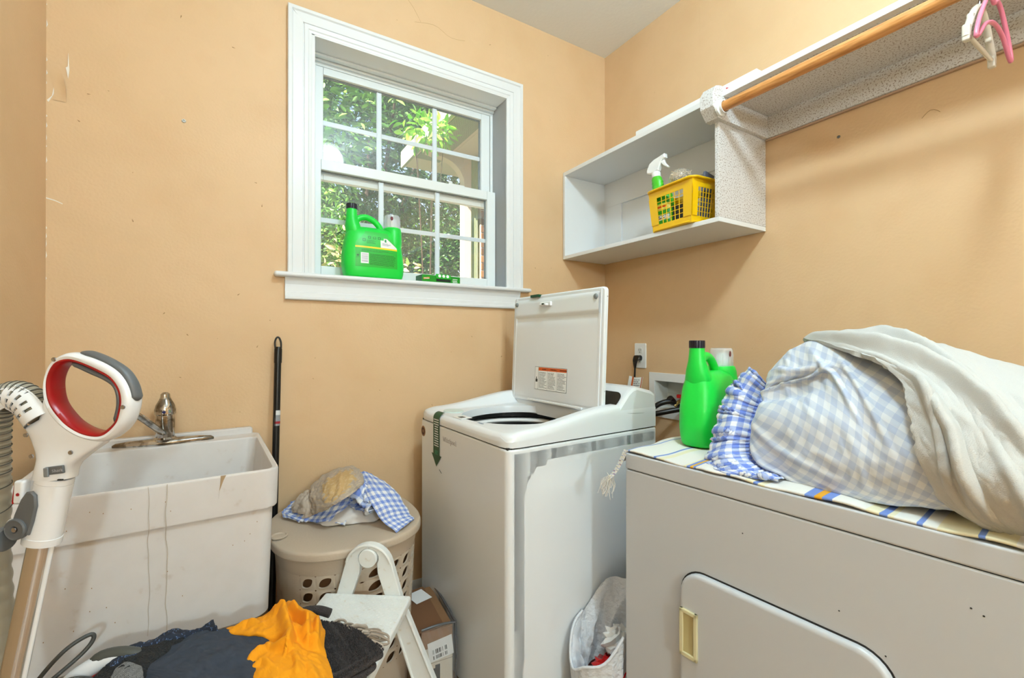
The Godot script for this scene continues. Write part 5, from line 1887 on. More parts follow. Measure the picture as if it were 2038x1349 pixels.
	hd.add(bx(Vector3(-0.245, 0.04, 0.02), Vector3(0.26, 0.06, 0.13), 0.02, 3))
	put("floor_head", hd, grey, o)
	# second loop handle with the mains cable coiled on it
	var h2 = thing("steam_mop", "white and red loop handle of another floor cleaner lying low behind the navy clothes", "floor cleaner", dg(-0.85, 0.585, 0.95), DIAG)
	var hpth = spline([Vector3(-0.095, -0.09, 0.03), Vector3(-0.072, -0.045, 0.02), Vector3(-0.05, -0.022, 0.01), Vector3(-0.015, -0.008, -0.01), Vector3(0.035, -0.012, -0.02), Vector3(0.075, -0.045, -0.03), Vector3(0.09, -0.09, -0.04)], 30)
	var hg = Geo.new()
	hg.tube(hpth, 0.0165, 16, true, false, 1.1)
	put("shell", hg, wh, h2, 60)
	var gp = Geo.new()
	var gpth = []
	var grd = []
	for k in range(11, 26):
		gpth.append(hpth[k] + Vector3(0.0, 0.009, -0.002))
		grd.append(0.0145 * sqrt(clampf(minf(k - 11, 25 - k) / 2.5, 0.06, 1.0)))
	gp.tube(gpth, grd, 14)
	put("grip", gp, mat("grip_olive", Color(0.3, 0.3, 0.28), 0.5), h2, 60)
	var rl = Geo.new()
	var rpth = []
	for k in 31:
		rpth.append(hpth[k] + Vector3(0.006, -0.0165, 0.009))
	rl.tube(rpth, 0.0045, 8)
	put("red_trim", rl, mats.red_plastic, h2, 60)
	put("red_plate", bx(Vector3(-0.062, -0.062, 0.042), Vector3(0.04, 0.05, 0.01), 0.003, 2, Basis(Vector3.BACK, 0.5)), mats.red_plastic, h2)
	var bs = Geo.new()
	bs.loft([ring(Vector3(-0.02, -0.08, -0.03), Vector3(0.07, 0, 0), Vector3(0, 0, -0.02), 24, 3), ring(Vector3(-0.03, -0.3, -0.03), Vector3(0.07, 0, 0), Vector3(0, 0, -0.03), 24, 3), ring(Vector3(-0.03, -0.58, -0.03), Vector3(0.08, 0, 0), Vector3(0, 0, -0.04), 24, 3)])
	put("body", bs, wh, h2, 40)
	var cord = thing("mains_cord", "grey mains cord looped up against the front of the sink", "cord", dg(-0.93, 0.6, 0.93), DIAG)
	var cd = mat("cord_grey", Color(0.27, 0.27, 0.26), 0.45)
	var k1 = Geo.new()
	k1.tube(spline([Vector3(-0.05, -0.09, 0.04), Vector3(-0.025, -0.03, 0.03), Vector3(0.005, 0.018, 0.0), Vector3(0.028, 0.032, -0.03), Vector3(0.034, 0.022, -0.035), Vector3(0.024, 0.0, -0.02), Vector3(-0.005, -0.03, 0.02), Vector3(-0.035, -0.055, 0.045), Vector3(-0.06, -0.1, 0.05)], 60), 0.0042, 10)
	put("loop", k1, cd, cord, 60)
	for k in 3:
		var lp = Geo.new()
		var off = 0.013 * k
		lp.tube(spline([Vector3(-0.03 + off, -0.11, 0.05), Vector3(-0.01 + off, -0.055, 0.045), Vector3(0.022 + off * 0.6, -0.028 - off * 0.3, 0.03), Vector3(0.05 + off * 0.5, -0.03 - off * 0.3, 0.01), Vector3(0.06, -0.07, -0.02), Vector3(0.03, -0.14, 0.0), Vector3(-0.03 + off, -0.16, 0.03), Vector3(-0.04, -0.6, 0.03)], 40), 0.0042, 8)
		put("coil", lp, cd, cord, 60)


func broom() -> void:
	var o = thing("broom_handle", "black pole with a hanging loop, leaning on the wall between sink and hamper", "broom", Vector3(-1.80, 0, 0.10))
	var g = Geo.new()
	g.tube([Vector3(-0.005, 0.0, 0.03), Vector3(0.012, 0.6, -0.02), Vector3(0.027, 1.215, -0.068)], 0.0125, 16)
	put("pole", g, mats.black_plastic, o, 60)
	var c = Geo.new()
	c.tube([Vector3(0.0265, 1.17, -0.066), Vector3(0.0277, 1.225, -0.069), Vector3(0.0279, 1.234, -0.0695)], [0.0142, 0.0142, 0.01], 16)
	put("cap", c, mats.black_plastic, o)
	var l = Geo.new()
	l.tube(spline([Vector3(0.018, 1.228, -0.07), Vector3(0.0165, 1.252, -0.072), Vector3(0.0225, 1.27, -0.073), Vector3(0.031, 1.27, -0.073), Vector3(0.0375, 1.252, -0.072), Vector3(0.038, 1.228, -0.07)], 24), 0.0035, 8)
	put("hanging_loop", l, mats.black_plastic, o, 60)
	var s = Geo.new()
	s.tube([Vector3(0.0205, 0.925, -0.0455), Vector3(0.0222, 0.985, -0.0502)], 0.0128, 20, false)
	var im = picture(64, 128, Color(0.55, 0.57, 0.6))
	im.fill_rect(Rect2i(0, 8, 64, 10), Color(0.6, 0.1, 0.15))
	im.fill_rect(Rect2i(0, 66, 64, 12), Color(0.05, 0.05, 0.05))
	im.fill_rect(Rect2i(0, 44, 64, 18), Color(0.85, 0.85, 0.85))
	put("paper_label", s, printed("broom_label", im), o, 60)
	put("broom_head", bx(Vector3(-0.005, 0.03, 0.04), Vector3(0.03, 0.06, 0.05), 0.006, 2), mats.black_plastic, o)


func boxes() -> void:
	# cardboard cartons under a clear plastic cover, standing between the stool and the washer
	var card = mat("cardboard", Color(0.55, 0.4, 0.27), 0.8)
	with_normal(card, noise_tex(noise(71, 0.03, 3), [], [], 256, 2.0), 0.2)
	tri_map(card, 4.0, false)
	var o = thing("cardboard_box", "cardboard box with a barcode label in a clear plastic cover beside the washer", "box", Vector3(-1.29, 0, 0.40), -5)
	put("carton", bx(Vector3(0, 0.118, 0), Vector3(0.115, 0.236, 0.28), 0.003), card, o)
	var flap = Geo.new()
	flap.add(bx(Vector3(-0.02, 0.238, 0.0), Vector3(0.09, 0.003, 0.278), 0.001, 1, Basis(Vector3.BACK, 0.06)))
	put("flap", flap, mat("cardboard_dark", Color(0.46, 0.31, 0.2), 0.8), o)
	# printed front face
	var im = picture(256, 256, Color(0.83, 0.79, 0.73))
	im.fill_rect(Rect2i(0, 0, 256, 66), Color(0.56, 0.4, 0.26))
	im.fill_rect(Rect2i(120, 104, 30, 16), Color(0.88, 0.78, 0.1))
	im.fill_rect(Rect2i(90, 150, 60, 60), Color(0.15, 0.14, 0.15))
	im.fill_rect(Rect2i(110, 138, 40, 30), Color(0.15, 0.14, 0.15))
	im.fill_rect(Rect2i(0, 126, 256, 2), Color(0.5, 0.45, 0.4))
	fake_lines(im, Rect2i(150, 74, 90, 22), 3, Color(0.4, 0.38, 0.35), 3)
	var fpl = Geo.new()
	fpl.prism([Vector2(-0.056, 0.004), Vector2(0.056, 0.004), Vector2(0.056, 0.232), Vector2(-0.056, 0.232)], 0.0008, 0, Transform3D(Basis(), Vector3(0, 0, 0.14)), Rect2(-0.056, 0.232, 0.112, -0.228))
	put("printed_face", fpl, printed("box_print", im, 0.6), o)
	var lb = picture(128, 96, Color(0.92, 0.92, 0.92))
	for k in 26:
		if rng.randf() < 0.62:
			lb.fill_rect(Rect2i(18 + k * 3, 40, rng.randi_range(1, 3), 22), Color(0.1, 0.1, 0.1))
			lb.fill_rect(Rect2i(18 + k * 3, 70, rng.randi_range(1, 3), 18), Color(0.1, 0.1, 0.1))
	var lg = Geo.new()
	lg.prism([Vector2(-0.045, -0.035), Vector2(0.045, -0.035), Vector2(0.045, 0.035), Vector2(-0.045, 0.035)], 0.0008, 0, Transform3D(Basis(Vector3.BACK, 0.12), Vector3(0.012, 0.162, 0.1412)), Rect2(-0.045, 0.035, 0.09, -0.07))
	put("barcode_label", lg, printed("barcode_print", lb, 0.6), o)
	put("top_label", bx(Vector3(-0.01, 0.2425, -0.075), Vector3(0.07, 0.001, 0.08), 0.0004, 1, Basis(Vector3.UP, 0.3)), mats.print_white, o)
	var cover = mat("clear_plastic", Color(0.9, 0.92, 0.93, 0.12), 0.08)
	cover.transparency = BaseMaterial3D.TRANSPARENCY_ALPHA
	var cv = Geo.new()
	cv.grid(20, 16, func(u: float, v: float) -> Vector3:
		var z = lerpf(-0.13, 0.152, u)
		var y = lerpf(0.004, 0.252, v)
		return Vector3(0.0595 + 0.002 * sin(u * 23 + v * 9) * sin(v * 15) + 0.003, y, z))
	cv.grid(16, 16, func(u: float, v: float) -> Vector3: return Vector3(lerpf(-0.06, 0.0625, u), lerpf(0.004, 0.252, v), 0.148 + 0.003 * sin(u * 19 + v * 13)))
	put("plastic_cover", cv, cover, o, 60)
	var fold = Geo.new()
	for q in [[Vector3(0.063, 0.004, 0.15), Vector3(0.065, 0.12, 0.154), Vector3(0.063, 0.246, 0.15)], [Vector3(0.063, 0.248, 0.15), Vector3(0.0, 0.254, 0.151), Vector3(-0.06, 0.25, 0.15)], [Vector3(0.063, 0.25, 0.15), Vector3(0.063, 0.254, 0.0), Vector3(0.06, 0.25, -0.13)]]:
		fold.tube(spline(q, 14), 0.0045, 8)
	put("cover_fold", fold, mat("fold_grey", Color(0.33, 0.33, 0.34), 0.2), o, 60)


func stool() -> void:
	var o = thing("step_stool", "white plastic folding step stool with an arched hinge and a grip-textured step", "step stool", dg(-0.443, 0, 1.15), DIAG - 3.5)
	var wh = mat("stool_white", Color.WHITE, 0.45)
	wh.albedo_texture = noise_tex(noise(73, 0.02, 5), [0.0, 0.16, 0.24, 1.0], [Color(0.78, 0.73, 0.64), Color(0.86, 0.84, 0.8), Color(0.89, 0.89, 0.875), Color(0.9, 0.905, 0.895)], 512)
	tri_map(wh, 2.2, false)
	# two A-frames (far and near), each of two legs meeting in an arch round a hub
	for s in 2:
		var z = -0.212 if s == 0 else 0.37
		for e in [-1.0, 1.0]:
			var out = [Vector2(0.0 * e, 0.648)]
			for k in range(1, 8):
				var a = PI / 2 - (PI / 2 - 0.25) * k / 7.0
				out.append(Vector2(e * cos(a) * 0.072, 0.576 + sin(a) * 0.072))
			out.append_array([Vector2(e * 0.103, 0.48), Vector2(e * 0.305, 0.0), Vector2(e * 0.215, 0.0), Vector2(e * 0.062, 0.46), Vector2(e * 0.028, 0.562)])
			for k in 6:
				var a = -0.6 + (PI / 2 + 0.6) * k / 5.0
				out.append(Vector2(e * cos(a) * 0.031, 0.606 + sin(a) * 0.031 * 0.9))
			var g = Geo.new()
			g.prism(out, 0.024, 0.002, Transform3D(Basis(), Vector3(0, 0, z - 0.012)))
			var ridge = Geo.new()      # raised edges of the channel-shaped leg
			for q in [[Vector2(e * 0.1, 0.485), Vector2(e * 0.302, 0.004)], [Vector2(e * 0.066, 0.462), Vector2(e * 0.22, 0.004)]]:
				ridge.tube([Vector3(q[0].x, q[0].y, z + 0.014), Vector3(q[1].x, q[1].y, z + 0.014)], 0.004, 8)
			g.add(ridge)
			var arc = []
			for k in 9:
				var a = PI / 2 - (PI / 2 - 0.25) * k / 8.0
				arc.append(Vector3(e * cos(a) * 0.069, 0.576 + sin(a) * 0.069, z + 0.013))
			g.tube(arc, 0.004, 8)
			put("leg", g, wh, o)
		var hub = Geo.new()
		hub.lathe([Vector2(0.0275, -0.02), Vector2(0.0275, 0.018), Vector2(0.0255, 0.0205), Vector2(0.0, 0.021)], 28, Transform3D(Basis(Vector3.RIGHT, PI / 2), Vector3(0, 0.608, z)))
		put("hub", hub, wh, o)
	var st = Geo.new()
	st.box(Vector3(0.0, 0.487, 0.08), Vector3(0.262, 0.028, 0.56), 0.007, 3)
	var step = put("step", st, wh, o)
	var bumps = Geo.new()
	for i in 30:
		for j in 51:
			if (i + j) % 2 == 0:
				bumps.box(Vector3(-0.112 + i * 0.008, 0.5012, -0.19 + j * 0.0076), Vector3(0.006, 0.0016, 0.0032), 0.0006, 1, Basis(Vector3.UP, 0.5 if j % 4 < 2 else -0.5))
	stuff(put("grip_pattern", bumps, wh, step, 30))
	var bars = Geo.new()
	for q in [[-0.2, 0.2], [0.2, 0.2]]:
		bars.add(bx(Vector3(q[0], q[1], 0.08), Vector3(0.03, 0.03, 0.56), 0.004, 2))
	put("cross_bar", bars, wh, o)
	# string mop head lying on the step
	var mp = thing("mop_head", "small grey beige cotton string mop head lying on the white step stool", "mop", dg(-0.447, 0.503, 1.165), DIAG)
	var q = RandomNumberGenerator.new()
	q.seed = 5
	var base = Geo.new()
	base.lathe([Vector2(0.0, 0.012), Vector2(0.03, 0.01), Vector2(0.045, 0.004), Vector2(0.046, 0.0), Vector2(0, 0.0)], 24, Transform3D(Basis(), Vector3(-0.015, 0.0, 0.075)), 1.6)
	put("socket_plate", base, mats.white_plastic, mp, 50)
	var stc = [mat("string_light", Color(0.72, 0.66, 0.6), 1.0), mat("string_dark", Color(0.62, 0.56, 0.5), 1.0)]
	for k in 90:
		var f = k / 89.0
		var root = Vector3(lerpf(-0.085, 0.075, f) + q.randfn() * 0.003, 0.004 + q.randf() * 0.012, 0.055 + 0.03 * f + q.randfn() * 0.012)
		var len = q.randf_range(0.05, 0.075) * (1.0 - 0.25 * absf(f - 0.5))
		var dir = Vector3(lerpf(-0.5, 0.85, f) + q.randfn() * 0.1, 0, lerpf(-1.0, -0.35, f * f)).normalized()
		var sd = Vector3(0.009 + q.randf() * 0.004, 0, 0.004)
		var g = Geo.new()
		g.tube(spline([root, root + dir * len * 0.4 + Vector3(0, 0.02 + q.randf() * 0.012, 0), root + dir * len * 0.9 + Vector3(0, 0.014, 0), root + dir * len + sd * 0.5 + Vector3(0, 0.006, 0), root + dir * len * 0.85 + sd + Vector3(0, 0.002, 0), root + dir * len * 0.3 + sd + Vector3(0, 0.01, 0)], 14), 0.0029, 6)
		put("string", g, stc[k % 2], mp, 70)


func trash() -> void:
	var o = thing("waste_bin", "small waste bin lined with a white plastic bag between the washer and the dryer", "waste bin", Vector3(-0.88, 0, 0.955))
	var b = Geo.new()
	b.loft([ring(Vector3(0, 0.002, 0), Vector3(0.085, 0, 0), Vector3(0, 0, -0.07), 32), ring(Vector3(0, 0.2, 0), Vector3(0.1, 0, 0), Vector3(0, 0, -0.08), 32)], true, false)
	put("bin", b, mat("bin_pink", Color(0.85, 0.55, 0.5), 0.5), o, 50)
	var bag = mat("bag_white", Color(0.86, 0.87, 0.89), 0.35)
	bag.backlight_enabled = true
	bag.backlight = Color(0.25, 0.25, 0.27)
	with_normal(bag, noise_tex(noise(75, 0.02, 5, FastNoiseLite.TYPE_SIMPLEX), [], [], 512, 10.0), 0.8)
	tri_map(bag, 5.0, false)
	var rimf = func(a: float) -> Vector3:
		var back = 0.5 + 0.5 * cos(a)
		return Vector3(cos(a) * 0.128 - 0.005, lerpf(0.235, 0.455, pow(back, 0.8)) + 0.012 * sin(a * 5), sin(a) * 0.097)
	var og = Geo.new()
	og.grid(90, 22, func(u: float, v: float) -> Vector3:
		var a = -u * TAU
		var r: Vector3 = rimf.call(a)
		var low = Vector3(cos(a) * 0.112, 0.03, sin(a) * 0.088)
		var p: Vector3 = low.lerp(r, v)
		var w = 1.0 + (0.035 * sin(a * 21 + v * 3) + 0.03 * sin(a * 9 - v * 5)) * (0.35 + 0.65 * sin(v * PI))
		return Vector3(p.x * w, p.y, p.z * w), true)
	og.grid(90, 18, func(u: float, v: float) -> Vector3:
		var a = -u * TAU
		var r: Vector3 = rimf.call(a)
		var low = Vector3(cos(a) * 0.07, 0.19, sin(a) * 0.06)
		var p: Vector3 = r.lerp(low, v)
		var w = 1.0 + 0.09 * sin(a * 7 + v * 6) * sin(v * PI) + 0.05 * sin(a * 13 - v * 9) * sin(v * PI)
		return Vector3(p.x * w, p.y + 0.012 * sin(a * 8 + v * 11) * sin(v * PI), p.z * w), true)
	put("bag", og, bag, o, 180)
	var tie = Geo.new()
	var tp = []
	for k in 41:
		var a = PI * 0.55 + PI * 0.9 * k / 40.0
		tp.append(rimf.call(a) + Vector3(0, 0.003, 0))
	tie.tube(tp, 0.0045, 8)
	put("bag_hem", tie, bag, o, 60)
	var q = RandomNumberGenerator.new()
	q.seed = 3
	var crumple = func(c: Vector3, r: Vector3, s: float) -> Geo:
		var g = Geo.new()
		g.grid(18, 12, func(u: float, v: float) -> Vector3:
			var a = -u * TAU
			var b2 = lerpf(-PI / 2, PI / 2, v)
			var n = 1.0 + 0.22 * sin(a * 4 + s) * sin(b2 * 5 + s) + 0.15 * sin(a * 7 + b2 * 9 + s * 2)
			return c + Vector3(cos(a) * cos(b2), sin(b2), sin(a) * cos(b2)) * r * n, true)
		return g
	var red = put("crumpled_wrapper", crumple.call(Vector3(-0.03, 0.225, 0.04), Vector3(0.06, 0.032, 0.05), 1.3), mat("wrapper_red", Color(0.72, 0.04, 0.05), 0.25), self, 20)
	red.position = o.position
	tag(red, "crumpled shiny red wrapper in the white bag of the waste bin", "wrapper")
	var pap = put("paper_towel", crumple.call(Vector3(0.015, 0.29, 0.03), Vector3(0.048, 0.045, 0.045), 4.1), mat("tissue", Color(0.86, 0.85, 0.84), 0.9), self, 22)
	pap.position = o.position
	tag(pap, "crumpled white paper towel on top of the red wrapper in the waste bin", "paper")
	var blk = put("black_wrapper", crumple.call(Vector3(-0.06, 0.208, 0.03), Vector3(0.045, 0.018, 0.04), 2.2), mat("wrapper_dark", Color(0.05, 0.06, 0.05), 0.2), self, 20)
	blk.position = o.position
	tag(blk, "dark shiny wrapper at the front of the waste bin below the red wrapper", "wrapper")


func jug_section(y: float) -> Array:      # half width, half depth, centre x of the jug body at a height
	var t = [[0.0, 0.118, 0.05, 0.003], [0.006, 0.128, 0.058, 0.003], [0.02, 0.133, 0.061, 0.004], [0.06, 0.1375, 0.063, 0.0025], [0.11, 0.1345, 0.062, 0.0], [0.15, 0.128, 0.059, 0.0], [0.18, 0.122, 0.055, 0.0], [0.2, 0.117, 0.05, 0.0], [0.215, 0.108, 0.043, 0.0], [0.226, 0.09, 0.032, 0.0], [0.23, 0.06, 0.018, 0.0]]
	for k in t.size() - 1:
		if y <= t[k + 1][0]:
			var f: float = inverse_lerp(t[k][0], t[k + 1][0], y)
			return [lerpf(t[k][1], t[k + 1][1], f), lerpf(t[k][2], t[k + 1][2], f), lerpf(t[k][3], t[k + 1][3], f)]
	return [0.06, 0.018, 0.0]


func jug(label: String, at: Vector3, turn: float) -> Node3D:
	var o = thing("detergent_jug", label, "jug", at, turn, "green detergent jugs")
	var green = mat("jug_green", Color(0.07, 0.83, 0.26), 0.4)
	green.subsurf_scatter_enabled = true
	green.subsurf_scatter_strength = 0.05
	var g = Geo.new()
	var rows = []
	for k in 26:
		var y = 0.23 * (1.0 - pow(1.0 - k / 25.0, 1.0))
		if k < 3:
			y = [0.0, 0.004, 0.011][k]
		var s = jug_section(y)
		rows.append(ring(Vector3(s[2], y, 0), Vector3(s[0], 0, 0), Vector3(0, 0, -s[1]), 64, 3.2))
	g.loft(rows)
	# neck on the left, spout shoulder on the right, arched handle between them
	g.loft([ring(Vector3(-0.07, 0.15, 0), Vector3(0.03, 0, 0), Vector3(0, 0, -0.03), 32), ring(Vector3(-0.08, 0.195, 0), Vector3(0.038, 0, 0), Vector3(0, 0, -0.043), 32), ring(Vector3(-0.09, 0.235, 0), Vector3(0.032, 0, 0), Vector3(0, 0, -0.034), 32), ring(Vector3(-0.0935, 0.265, 0), Vector3(0.0245, 0, 0), Vector3(0, 0, -0.026), 32), ring(Vector3(-0.094, 0.305, 0), Vector3(0.0218, 0, 0), Vector3(0, 0, -0.0218), 32), ring(Vector3(-0.094, 0.31, 0), Vector3(0.02, 0, 0), Vector3(0, 0, -0.02), 32)])
	g.loft([ring(Vector3(0.08, 0.1, 0), Vector3(0.04, 0, 0), Vector3(0, 0, -0.05), 36), ring(Vector3(0.09, 0.17, 0), Vector3(0.043, 0, 0), Vector3(0, 0, -0.055), 36), ring(Vector3(0.091, 0.225, 0), Vector3(0.0415, 0, 0), Vector3(0, 0, -0.047), 36), ring(Vector3(0.091, 0.24, 0), Vector3(0.039, 0, 0), Vector3(0, 0, -0.042), 36), ring(Vector3(0.091, 0.245, 0), Vector3(0.034, 0, 0), Vector3(0, 0, -0.034), 36)])
	g.tube(spline([Vector3(-0.08, 0.24, 0), Vector3(-0.066, 0.266, 0), Vector3(-0.035, 0.2775, 0), Vector3(0.0, 0.268, 0), Vector3(0.028, 0.244, 0), Vector3(0.042, 0.214, 0)], 24), 0.0135, 18, true, false, 1.0, Vector3(0, 1, 0))
	put("body", g, green, o, 50)
	var cap = Geo.new()
	var cr = []
	for q in [[0.304, 1.0], [0.325, 1.0], [0.3275, 0.94], [0.3275, 0.3]]:
		var row = []
		for k in 48:
			var a = TAU * k / 48
			var rr: float = 0.0225 + (0.0009 if k % 2 else 0.0)
			row.append(Vector3(-0.094 + cos(a) * rr * q[1], q[0], -sin(a) * rr * q[1]))
		cr.append(row)
	cap.loft(cr)
	put("cap", cap, mat("cap_navy", Color(0.03, 0.03, 0.12), 0.35), o, 30)
	var sp = Geo.new()
	sp.lathe([Vector2(0.03, 0.243), Vector2(0.03, 0.262), Vector2(0.021, 0.266), Vector2(0.019, 0.285), Vector2(0.0, 0.287)], 28, Transform3D(Basis(), Vector3(0.091, 0, 0)))
	put("spout_collar", sp, mats.white_plastic, o)
	var cup = mat("measuring_cup", Color(0.92, 0.93, 0.95, 0.34), 0.12)
	cup.transparency = BaseMaterial3D.TRANSPARENCY_ALPHA
	var cg = Geo.new()
	cg.lathe([Vector2(0.0385, 0.232), Vector2(0.0385, 0.242), Vector2(0.0375, 0.243), Vector2(0.036, 0.295), Vector2(0.033, 0.3015), Vector2(0.0, 0.303)], 32, Transform3D(Basis(), Vector3(0.091, 0, 0)))
	put("measuring_cup", cg, cup, o, 40)
	var ribs = Geo.new()
	for k in 12:
		var a = TAU * k / 12
		ribs.add(bx(Vector3(0.091 + cos(a) * 0.0365, 0.262, sin(a) * 0.0365), Vector3(0.002, 0.04, 0.002), 0.0008))
	put("cup_ribs", ribs, mat("cup_rib", Color(0.85, 0.86, 0.88, 0.4), 0.2), o)
	mats.cup_rib.transparency = BaseMaterial3D.TRANSPARENCY_ALPHA
	var dot = Geo.new()
	dot.lathe([Vector2(0.0095, 0), Vector2(0.0085, 0.002), Vector2(0, 0.0025)], 20, Transform3D(Basis(Vector3.RIGHT, PI / 2), Vector3(0.077, 0.283, 0.0335)), 0.7)
	put("fill_mark", dot, mat("mark_plum", Color(0.42, 0.12, 0.16), 0.5), o)
	return o


func jug_label(o: Node3D) -> void:      # the printed back label, lying on the curve of the body
	var w = 512
	var h = 440
	var im = picture(w, h, Color(0.16, 0.7, 0.22))
	im.fill_rect(Rect2i(0, 0, w, 190), Color(0.2, 0.76, 0.28))
	var dk = Color(0.05, 0.36, 0.12)
	for k in 3:
		im.fill_rect(Rect2i(150 + k * 60, 62, 34, 30), dk)
		im.fill_rect(Rect2i(156 + k * 60, 68, 22, 18), Color(0.2, 0.76, 0.28))
	im.fill_rect(Rect2i(85, 96, 34, 34), dk)
	im.fill_rect(Rect2i(91, 102, 22, 22), Color(0.2, 0.76, 0.28))
	fake_lines(im, Rect2i(130, 108, 130, 50), 5, dk, 11)
	for x in range(300, 512):
		var top = 70 + int(maxf(0.0, (x - 380)) * 0.82)
		im.fill_rect(Rect2i(x, top if x > 340 else 96, 1, 190 - (top if x > 340 else 96)), Color(0.93, 0.93, 0.93))
	im.fill_rect(Rect2i(352, 82, 22, 34), Color(0.12, 0.55, 0.3))
	fake_lines(im, Rect2i(320, 130, 110, 36), 4, Color(0.35, 0.35, 0.45), 12)
	im.fill_rect(Rect2i(0, 190, w, 20), Color(0.98, 0.85, 0.1))
	im.fill_rect(Rect2i(60, 270, 92, 130), Color(0.95, 0.95, 0.95))
	for k in 8:
		im.fill_rect(Rect2i(70, 284 + k * 13, 74, rng.randi_range(3, 7)), Color(0.55, 0.5, 0.58))
	im.fill_rect(Rect2i(16, 296, 24, 20), dk)
	fake_lines(im, Rect2i(10, 322, 36, 20), 3, dk, 13)
	fake_lines(im, Rect2i(166, 280, 330, 140), 12, Color(0.03, 0.22, 0.06), 14, 0.95)
	fake_lines(im, Rect2i(70, 230, 400, 30), 3, dk, 15)
	var g = Geo.new()
	g.grid(24, 20, func(u: float, v: float) -> Vector3:
		var y = lerpf(0.046, 0.205, v)
		var xl = -0.094
		var xr = lerpf(0.094, 0.052, smoothstep(0.55, 1.0, v))
		xl = lerpf(-0.094, -0.05, smoothstep(0.6, 1.0, v))
		var x = lerpf(xl, xr, u)
		var s = jug_section(y)
		var f = pow(maxf(0.0, 1.0 - pow(absf((x - s[2]) / s[0]), 3.2)), 1.0 / 3.2)
		return Vector3(x, y, s[1] * f + 0.0007))
	for k in g.t.size():
		var x: float = g.p[k].x
		g.t[k] = Vector2(inverse_lerp(-0.094, 0.094, x), 1.0 - g.t[k].y)
	put("label", g, printed("jug_print", im, 0.4), o, 60)


func sill_things() -> void:
	var a = jug("green detergent jug on the window sill, its printed back label facing the room", Vector3(-1.385, 1.537, -0.035), 4)
	jug_label(a)
	var o = thing("dryer_sheet_box", "flat green carton with a pop-up tab lying on the window sill beside the jug", "box", Vector3(-1.075, 1.537, -0.015), 3)
	var gm = mat("carton_green", Color(0.05, 0.55, 0.1), 0.4)
	put("carton", bx(Vector3(0, 0.0165, 0), Vector3(0.2, 0.033, 0.075), 0.0015), gm, o)
	put("end_face", bx(Vector3(-0.1005, 0.0165, 0), Vector3(0.0015, 0.031, 0.073), 0.0005), mat("carton_end", Color(0.28, 0.45, 0.33), 0.5), o)
	put("tab", bx(Vector3(0.008, 0.029, 0.0395), Vector3(0.078, 0.022, 0.003), 0.001, 1, Basis(Vector3.RIGHT, -0.15)), mat("carton_tab", Color(0.1, 0.66, 0.14), 0.4), o)
	put("opening", bx(Vector3(0.01, 0.01, 0.0378), Vector3(0.075, 0.011, 0.0012), 0.0004), mats.dark_line, o)
	for k in 3:
		var d = Geo.new()
		d.lathe([Vector2(0.0075, 0), Vector2(0.0075, 0.0008), Vector2(0, 0.0008)], 18, Transform3D(Basis(Vector3.RIGHT, PI / 2 - 0.15), Vector3(-0.012 + k * 0.021, 0.0305, 0.0412)))
		put("tab_dot", d, mats.print_white, o)
	var pr = Geo.new()
	for q in [[-0.086, 0.016], [0.064, 0.02], [0.062, 0.012], [0.064, 0.005]]:
		pr.add(bx(Vector3(q[0] + 0.008, q[1], 0.0378), Vector3(0.026, 0.003, 0.0008), 0.0003))
	put("print", pr, mats.print_white, o)
	text("GAIN", 0.013, mat("logo_orange", Color(0.95, 0.5, 0.2), 0.5), o, Transform3D(Basis(Vector3.BACK, 0.15), Vector3(-0.078, 0.0165, 0.0377)), "Droid Sans", 0.0008, 800)


